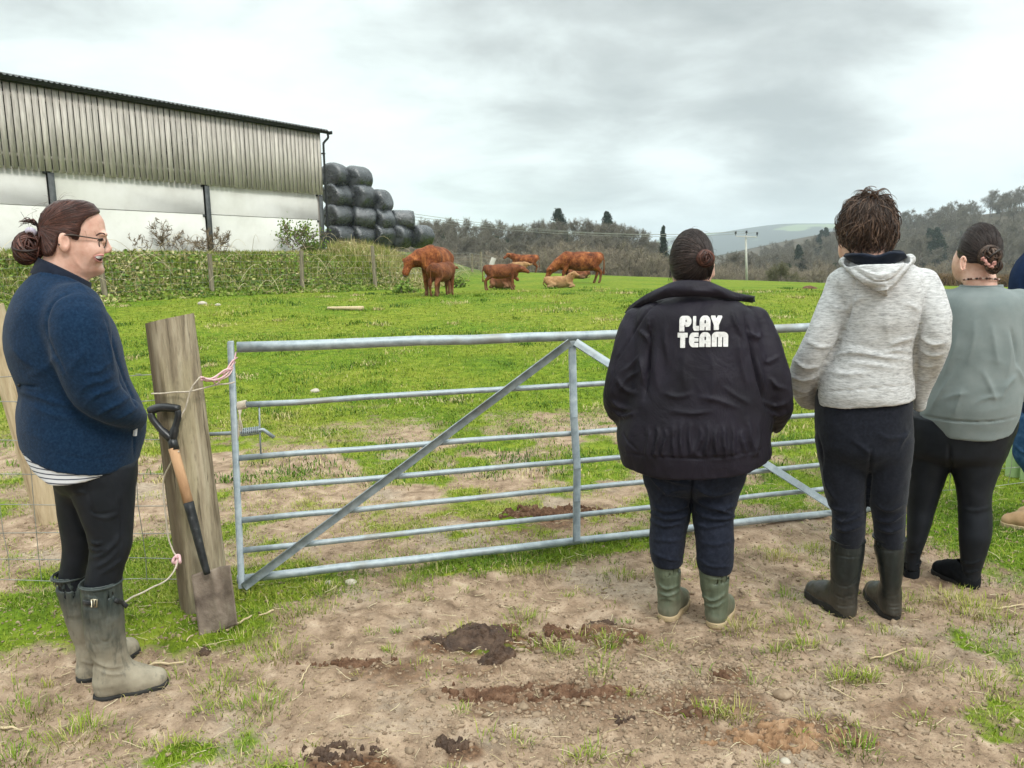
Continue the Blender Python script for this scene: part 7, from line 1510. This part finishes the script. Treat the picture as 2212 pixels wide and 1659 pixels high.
def clumps():
    """isolated tufts on the bare ground"""
    g = np.random.default_rng(102); spots = []
    for px, py, r, n in [(1140, 1335, .07, 90), (1210, 1415, .05, 120), (1600, 1365, .08, 120), (1720, 1360, .08, 90), (1745, 1400, .05, 70), (1870, 1475, .05, 110), (1820, 1480, .06, 100), (1300, 1455, .05, 60), (1680, 1420, .05, 60), (1530, 1550, .05, 90), (1590, 1560, .05, 80), (1850, 1630, .07, 120), (2110, 1320, .15, 240), (2050, 1300, .12, 160), (2180, 1350, .1, 140), (1990, 1440, .1, 120), (2130, 1470, .1, 130),
                      (2150, 1560, .08, 90), (560, 1530, .1, 200), (470, 1480, .12, 160), (600, 1420, .1, 160), (640, 1330, .1, 160), (160, 1600, .09, 160), (60, 1540, .1, 160), (30, 1640, .08, 130), (380, 1620, .06, 80), (200, 1570, .06, 90), (1265, 1640, .06, 90), (1000, 1370, .05, 70), (880, 1260, .07, 110), (700, 1280, .08, 110), (1150, 1240, .1, 150), (1250, 1210, .08, 130), (1680, 1210, .08, 140), (1760, 1190, .08, 150), (1340, 1250, .07, 110), (1700, 1290, .06, 80), (1960, 1300, .06, 80), (1320, 1390, .05, 70), (1440, 1400, .04, 60), (520, 1390, .12, 190)]:
        p = W(px, py, 2.0); d = p - np.array([0, 0, CAM_H]); p = np.array([0, 0, CAM_H]) + d * (-CAM_H / d[2]); spots.append((p[0], p[1], r, n))
    for k in range(150): spots.append((g.uniform(-1.9, 2.4), g.uniform(1.9, 3.6), g.uniform(.015, .05), int(g.uniform(8, 40))))
    X, Y, A, L, T, H = [], [], [], [], [], []
    for x, y, r, n in spots:
        dx, dy = g.normal(0, r * .6, n), g.normal(0, r * .45, n); X.append(x + dx); Y.append(y + dy); A.append(np.arctan2(dy, dx) + g.normal(0, .7, n)); L.append(np.clip(g.normal(.75, .3, n), .1, 1.4)); b = g.normal(.45, .12); T.append(np.where(g.random(n) < .2, g.uniform(0, .15, n), np.clip(g.normal(b, .12, n), .18, 1))); H.append(g.uniform(.02, .065, n) * (1 if r > .04 else .7))
    X, Y, A, L, T, H = [np.concatenate(a) for a in (X, Y, A, L, T, H)]; P = np.stack([X, Y, G(X, Y) - .003], 1); blades(P, H, np.random.default_rng(1).uniform(.0018, .0036, len(X)), L, A, T, 'grass_tufts', M_grass)
clumps()
def litter():
    g = np.random.default_rng(103)
    mb = MB(); n = 2600                                        # straw and dead stems lying on the soil
    for k in range(n):
        y = g.uniform(1.9, 4.6) if k % 4 else g.uniform(3.6, 6.0); x = g.uniform(-1, 1) * (.75 * y + .2); L = abs(g.normal(0, .03)) + .012; a = g.uniform(0, 6.28); t = np.linspace(-.5, .5, 4)
        px, py = x + math.cos(a) * L * t, y + math.sin(a) * L * t; bend = g.normal(0, .2) * L; px = px + -math.sin(a) * bend * (t * t); py = py + math.cos(a) * bend * t * t
        z = G(px, py) + .003 + np.abs(g.normal(0, .004)) + np.linspace(0, abs(g.normal(0, .2)) * L, 4); mb.tube(np.stack([px, py, z], 1), g.uniform(.0006, .0014), 3, False, tint=float(g.random()))
    tag(mb.build('straw_litter', M_straw, None, False), None, None, None, 'stuff')
    V0, Q0, A0, c = [], [], [], 0                              # crumbs and clods of soil
    M_clod = mat('soil_clods', [(.17, .115, .075), (.27, .195, .13), (.36, .275, .19)], 30, .95, tint=(.7, 1.2))
    mb = MB()
    ico = np.array([[0, 0, 1], [.89, 0, .45], [.28, .85, .45], [-.72, .53, .45], [-.72, -.53, .45], [.28, -.85, .45], [.72, .53, -.45], [-.28, .85, -.45], [-.89, 0, -.45], [-.28, -.85, -.45], [.72, -.53, -.45], [0, 0, -1]]); it = np.array([[0, 1, 2], [0, 2, 3], [0, 3, 4], [0, 4, 5], [0, 5, 1], [1, 6, 2], [2, 7, 3], [3, 8, 4], [4, 9, 5], [5, 10, 1], [2, 6, 7], [3, 7, 8], [4, 8, 9], [5, 9, 10], [1, 10, 6], [6, 11, 7], [7, 11, 8], [8, 11, 9], [9, 11, 10], [10, 11, 6]])
    for k in range(14000):
        y = 1.85 + 2.6 * g.random() ** 1.3; x = g.uniform(-1, 1) * (.72 * y + .1)
        if k % 3 == 0: x = g.normal(.45, .45); y = g.normal(2.45, .28)
        s = min(.0018 + abs(g.normal(0, .0034)) * (1 + (g.random() < .06)), .014); mb.raw(ico * s * g.uniform(.45, 1.5, 3) * [1, 1, .7] * (1 + g.normal(0, .3, (12, 1))) + [x, y, 0], None, it, float(g.random()))
    xy = np.array([v.mean(0)[:2] for v in mb.V]); z = G(xy[:, 0], xy[:, 1])
    for i in range(len(mb.V)): mb.V[i][:, 2] += z[i] + .001
    tag(mb.build('soil_crumbs', M_clod, None, False), None, None, None, 'stuff')
    # dung pats
    def gp(px, py):
        p = W(px, py, 2.0); d = p - np.array([0, 0, CAM_H]); return np.array([0, 0, CAM_H]) + d * (-CAM_H / d[2])
    M_dung = mat('cow_dung', [(.028, .014, .008), (.062, .034, .020), (.105, .062, .038)], 26, .62, 6, .9, 55, spec=.35, bdist=.012); M_dry = mat('dried_dung', [(.05, .024, .013), (.115, .058, .032), (.20, .115, .07)], 26, .9, 6, .9, 50, bdist=.014)
    def pat(label, px, py, rx, ry, h, m, seed, rot=0.0, lump=.35):
        c = gp(px, py); nu, nv = 72, 22; th = np.arange(nu) * 2 * math.pi / nu; rr = np.linspace(0, 1, nv) ** .8
        ed = 1 + lump * fbm(np.stack([np.cos(th) * 1.3 + seed, np.sin(th) * 1.3, np.zeros(nu)], 1), 3, seed)
        x = rr[:, None] * np.cos(th) * ed * rx; y = rr[:, None] * np.sin(th) * ed * ry; x, y = x * math.cos(rot) - y * math.sin(rot), x * math.sin(rot) + y * math.cos(rot)
        p = np.stack([x, y, 0 * x], -1); n = fbm(p * 22 + seed, 4, seed) * .5 + np.abs(fbm(p * np.array([14, 34, 1]) + seed, 3, seed + 3)) * .9
        z = h * (1 - rr[:, None] ** 3.5) * (.45 + .6 * n) + .004 + .020 * fbm(p * np.array([40, 85, 1]), 3, seed + 7) * (rr[:, None] < .97); z = np.where(rr[:, None] > .98, -.015, z); z = z + G(x + c[0], y + c[1]) - c[2]
        V = np.stack([x, y, z], -1).reshape(-1, 3); i = np.arange(nv - 1)[:, None] * nu; j = np.arange(nu)[None]; k = (j + 1) % nu
        o = mk_mesh('dung_pat', V, [np.stack([i + j, i + nu + j, i + nu + k, i + k], -1).reshape(-1, 4)], m, loc=c); tag(o, label, 'cow dung', 'dung on the bare ground')
    pat('largest fresh dark dung pat, in the middle of the bare ground', 1035, 1385, .150, .10, .036, M_dung, 3); pat('small dark dung lump at the front right of the largest pat', 1073, 1424, .075, .036, .038, M_dung, 5, .35, .2)
    def crumbs(label, px, py, rx, ry, n, m, seed, big=.012):
        c = gp(px, py); h = big * .75; nx, ny = int(min(2.6 * rx / .0028, 190)), int(min(2.6 * ry / .0028, 120)); x, y = np.meshgrid(np.linspace(-1.3, 1.3, nx) * rx, np.linspace(-1.3, 1.3, ny) * ry, indexing='ij'); p = np.stack([x, y, 0 * x + seed], -1)
        q = np.hypot(x / rx, y / ry); mk = .95 - q + 1.15 * fbm(p * [34, 48, 1], 3, seed); bump = .55 * (1 - 2 * np.abs(vnoise(p * [75, 95, 1], seed))) + .45 * (1 - 2 * np.abs(vnoise(p * [150, 170, 1], seed + 2)))
        z = -.03 + (.03 + h * (.35 + .65 * np.clip(mk, 0, 1))) * sstep(.12, .42, mk) + .75 * big * bump * sstep(.2, .5, mk); z = np.where(q > 1.22, -.03, z) + G(x + c[0], y + c[1]) - c[2]
        i = (np.arange(nx - 1)[:, None] * ny + np.arange(ny - 1)[None]).ravel(); o = mk_mesh('dung_pat', np.stack([x, y, z], -1).reshape(-1, 3), [np.stack([i, i + ny, i + ny + 1, i + 1], 1)], m, loc=c); tag(o, label, 'cow dung', 'dung on the bare ground')
    crumbs('crumbled crust touching the left side of the largest pat', 945, 1392, .07, .05, 130, M_dung, 8); crumbs('crumbled dung beside the right side of the largest pat', 1105, 1362, .07, .05, 150, M_dry, 11)
    crumbs('broken reddish dung behind, nearest the green boots', 1215, 1372, .13, .07, 420, M_dry, 14, .016); crumbs('dark dung scraps right of the broken reddish dung', 1285, 1345, .08, .03, 160, M_dung, 17)
    crumbs('dark dung at the bottom edge left of centre', 735, 1632, .13, .05, 420, M_dung, 21, .015); crumbs('small dark dung heap at the bottom, below the largest pat', 975, 1610, .06, .045, 170, M_dung, 24, .016)
    crumbs('old brown crumbled dung at left of the bare ground', 745, 1440, .18, .04, 300, M_dry, 27, .013); crumbs('dark dung clump right of centre near the bottom', 1352, 1562, .035, .03, 110, M_dung, 30, .014)
    crumbs('old orange brown crumbled dung at the bottom right', 1700, 1600, .24, .07, 650, mat('orange_dung', [(.14, .07, .035), (.26, .15, .08), (.36, .23, .14)], 24, .95, 6, .9, 45, bdist=.012), 33, .014); crumbs('brown crumbled dung in front of the largest pat', 1070, 1500, .2, .06, 430, M_dry, 36, .014)
    crumbs('reddish dung behind the gate, left of the middle upright', 1200, 1112, .34, .12, 500, M_dry, 39, .02); crumbs('small upright dung lump at right of centre', 1560, 1468, .03, .03, 90, M_dry, 42, .015); crumbs('small dark dung behind the heel of the muddy boot', 440, 1412, .03, .03, 60, M_dung, 44)
    crumbs('orange crumbs right of the largest pat, near the lower middle', 1270, 1500, .16, .06, 380, M_dry, 47, .013); crumbs('reddish crumbs near the bottom, right of the dark clump', 1500, 1545, .12, .04, 240, M_dry, 50, .012)
    p = W(1747, 653, 26.0); p[2] = float(G(p[0], p[1])); q = MB(); sphere_mb(q, (0, 0, 0), (.24, .2, .1), 26, 14); V = q.V[0]; q.V[0] = V * (1 + .3 * fbm(V * 9, 3, 3))[:, None]; tag(q.build('molehill', M_dry, loc=p), 'small dark molehill in the field left of the gray hoodie', 'molehill')
    # sticks, stones
    M_stick = mat('dead_stem', [(.40, .30, .17), (.58, .47, .30)], 20, .85); M_stone = mat('pale_stone', [(.34, .30, .24), (.50, .45, .37)], 20, .85)
    def stick(label, a, b, r):
        a, b = gp(*a), gp(*b); t = np.linspace(0, 1, 7)[:, None]; P = a + (b - a) * t; P[:, 2] = G(P[:, 0], P[:, 1]) + r + .004 + np.linspace(0, .006, 7); P[:, :2] += g.normal(0, r * .4, (7, 2)); tag(MB().tube(P - P[0], np.linspace(r, r * .6, 7), 6).build('stick', M_stick, loc=P[0]), label, 'stick', 'sticks on the ground')
    stick('pale stick lying in front of the muddy boots', (302, 1448), (396, 1441), .006); stick('short pale stick below the spade blade', (490, 1370), (545, 1340), .006); stick('thin pale stem at the right edge of the ground', (2146, 1318), (2212, 1317), .004)
    stick('short stem on the bare ground left of the dung', (592, 1330), (560, 1342), .005); stick('thin stem standing out at lower right', (1880, 1425), (1955, 1412), .0035); stick('short broad splinter at lower left', (418, 1375), (404, 1392), .004); stick('thin stem lying at the far left bottom', (0, 1573), (52, 1580), .005); stick('thin straw in front of the largest dung pat', (648, 1482), (672, 1440), .003); stick('thin straw at the bottom right', (1790, 1490), (1850, 1525), .003)
    def stone(label, px, py, s, Y=None, m=M_stone):
        c = gp(px, py) if Y is None else W(px, py, Y); c[2] = float(G(c[0], c[1])) + s * .2; V, Q = [], []; q = MB(); sphere_mb(q, (0, 0, 0), (s, s * .8, s * .55), 14, 10); V = q.V[0]; V = V * (1 + .3 * fbm(V / s * 1.2 + px, 2, 5))[:, None]; q.V[0] = V; o = q.build('stone', m, loc=c); tag(o, label, 'stone', 'stones')
    stone('pale stone under the bottom gate bar', 712, 1258, .02); stone('flat pale stone right of the stone under the gate', 758, 1262, .03); stone('pale stone in the grass seen between the gate bars', 680, 817, .055, 8.5); stone('small gray stone at the bottom right', 1697, 1650, .016); stone('gray clod in the middle right of the bare ground', 1690, 1515, .03, None, M_clod); stone('pale stone in the field below the bank, left one', 437, 652, .10, 18.2); stone('pale stone in the field below the bank, right one', 470, 656, .07, 17.9)
    stone('small round stone on the bare ground near the bottom', 1130, 1530, .02, None, M_clod)
    a, b = W(708, 661, 16.6), W(782, 668, 16.4); P = a + (b - a) * np.linspace(0, 1, 8)[:, None]; P[:, 2] = G(P[:, 0], P[:, 1]) + .05; P[:, :2] += g.normal(0, .015, (8, 2)); tag(MB().tube(P - P[0], np.linspace(.03, .05, 8), 7).build('branch', M_stick, loc=P[0]), 'pale bare branch lying in the field in front of the fence', 'branch')
litter()
def bank_plants():
    g = np.random.default_rng(104); n = 40000; a = g.uniform(-7, 24, n); s = g.uniform(-.75, 4.2, n); P2 = FA + FD * a[:, None] + FN * s[:, None]
    x, y = P2[:, 0], P2[:, 1]; sb = bank_s(x, y); k = (sb > -.7) & (sb < 3.7) & (y < 46); k &= ~((sb > 3.3) & (a < 10)); x, y, sb, a = x[k], y[k], sb[k], a[k]; m = len(x)
    c = fbm(xy3(x, y, .8), 3, 71); c2 = fbm(xy3(x, y, 2.3), 2, 72); far = sstep(7.5, 11, a)
    dead = g.random(m) < np.clip(.16 + .5 * c + .30 * far + .12 * sstep(1.8, 2.8, sb), .05, .85)
    # leaves
    h = g.uniform(.03, .24, m) * (1 + .8 * c) * (.10 + .95 * sstep(-.5, 1.6, sb)) * (1 - .75 * sstep(1.8, 2.9, sb) * (a < 10)); sz = g.uniform(.03, .075, m); u = g.normal(0, 1, (m, 3)); u[:, 2] = np.abs(u[:, 2]) * .5; u /= np.linalg.norm(u, axis=1)[:, None]; w = np.cross(u, g.normal(0, 1, (m, 3))); w /= np.linalg.norm(w, axis=1)[:, None]
    c0 = np.stack([x, y, G0(x, y) + h], 1); V = np.stack([c0 - u * sz[:, None], c0 + w * sz[:, None] * .55, c0 + u * sz[:, None], c0 - w * sz[:, None] * .55], 1).reshape(-1, 3)
    t = np.where(dead, g.uniform(0, .22, m), np.clip(.6 + .35 * c2 + g.normal(0, .15, m), .25, 1)); o = mk_mesh('bank_vegetation', V, [np.arange(4 * m).reshape(-1, 4)], M_leafb, smooth=False, attrs={'tint': np.repeat(t, 4)}); tag(o, None, None, None, 'stuff')
    n2 = 95000; i = g.integers(0, m, n2); hh = g.uniform(.1, .38, n2) * (1 + .55 * far[i]) * (.2 + .75 * sstep(-.5, 1.5, sb[i])) * (1 - .5 * sstep(1.8, 2.9, sb[i]) * (a[i] < 9.5)); tt = np.where(dead[i] | (g.random(n2) < .25), g.uniform(0, .16, n2), g.uniform(.28, .75, n2)); P = np.stack([x[i], y[i], G0(x[i], y[i])], 1)
    blades(P, hh, g.uniform(.008, .018, n2), np.clip(g.normal(.6, .35, n2), .05, 1.3), g.uniform(0, 6.28, n2), tt, 'bank_grass', M_grass)
    mb = MB()                                                   # bramble and dead stems arching over the bank
    for k in range(170):
        j = g.integers(0, m); p = np.array([x[j], y[j], float(G0(x[j], y[j])) + .05]); az = g.uniform(0, 6.28); L = g.uniform(.4, 1.3); t_ = np.linspace(0, 1, 7); P = p + np.stack([math.cos(az) * L * t_, math.sin(az) * L * t_, .75 * L * np.sin(t_ * 2.6) * g.uniform(.3, .9)], 1); mb.tube(P, np.linspace(.007, .003, 7), 3, False, tint=float(g.random()))
    tag(mb.build('bramble_stems', M_straw, None, False), None, None, None, 'stuff')
    # shrubs against the barn wall and by the cows
    def shrub(name, label, px, py, Y, H, seed, leafy, m, n=(6, 5, 5, 4), tw=.008):
        b = W(px, py, Y); b[2] = float(G0(b[0], b[1])) - .05; root = empty(name, b, label, 'shrub', 'shrubs on the bank'); limbs, twigs = grow(seed, H, .45, n, .25, .9, .012, tw, trunks=3); poly_mesh(limbs + twigs, 4, g=g).build('stems', m, root, False)
        if leafy:
            C = np.array([q[0][-1] for q in limbs + twigs]); V, Q, A = leafballs(g, C[::max(1, len(C) // 200)], np.full(len(C[::max(1, len(C) // 200)]), .2), 4, .045); MB().raw(V, Q, None, .3 + .6 * A).build('leaves', M_leafb, root, False)
    M_dead = mat('dead_wood', [(.13, .095, .06), (.24, .185, .12)], 5, .95)
    shrub('bare_shrub', 'bare brown shrub against the concrete wall above the fleece woman', 338, 517, 24.4, 1.75, 3, False, M_dead, (5, 4, 4, 2)); shrub('bare_shrub', 'short bare stump shoot by the wall, left of the bare shrub', 292, 516, 23.6, 1.25, 5, False, M_dead, (4, 2, 2, 1)); shrub('bare_shrub', 'thin bare shoot at the wall between shrub and middle column', 405, 517, 25, 1.25, 8, False, M_dead, (4, 2, 2, 1))
    shrub('bare_shrub', 'dead climber round the foot of the middle barn column', 462, 520, 25.2, 1.5, 9, False, M_dead, (6, 5, 4, 3)); shrub('leafy_shrub', 'leafy shrub with dead stems at the barn corner', 640, 530, 28.0, 1.8, 12, True, M_dead, (6, 4, 4, 3)); shrub('leafy_shrub', 'low shrub just left of the barn downpipe', 678, 532, 29, 1.0, 15, True, M_dead, (5, 4, 4, 3))
    shrub('leafy_shrub', 'low green bush at the bank foot below the left cow head', 882, 628, 22.6, .75, 18, True, M_dead, (6, 5, 4, 3)); shrub('leafy_shrub', 'green bush at the bank end right of the left cow', 985, 606, 28.5, .8, 21, True, M_dead, (6, 5, 4, 3))
bank_plants()
# ------------------------------------------------------------------ the air
def air():
    m = bpy.data.materials.new('haze'); m.use_nodes = True; t = NT(m.node_tree); t.n.clear(); o = t.add('ShaderNodeOutputMaterial')
    v = t.add('ShaderNodeVolumePrincipled'); v.inputs['Color'].default_value = (.82, .91, .98, 1); v.inputs['Density'].default_value = 2.5e-4; v.inputs['Anisotropy'].default_value = 0.1
    t.l.new(v.outputs[0], o.inputs['Volume'])
    b = MB().box((0, 0, 115), (12300, 12300, 330)); tag(b.build('haze', m, None, False), None, None, None, 'stuff')
if 'haze' not in SKIP: air()
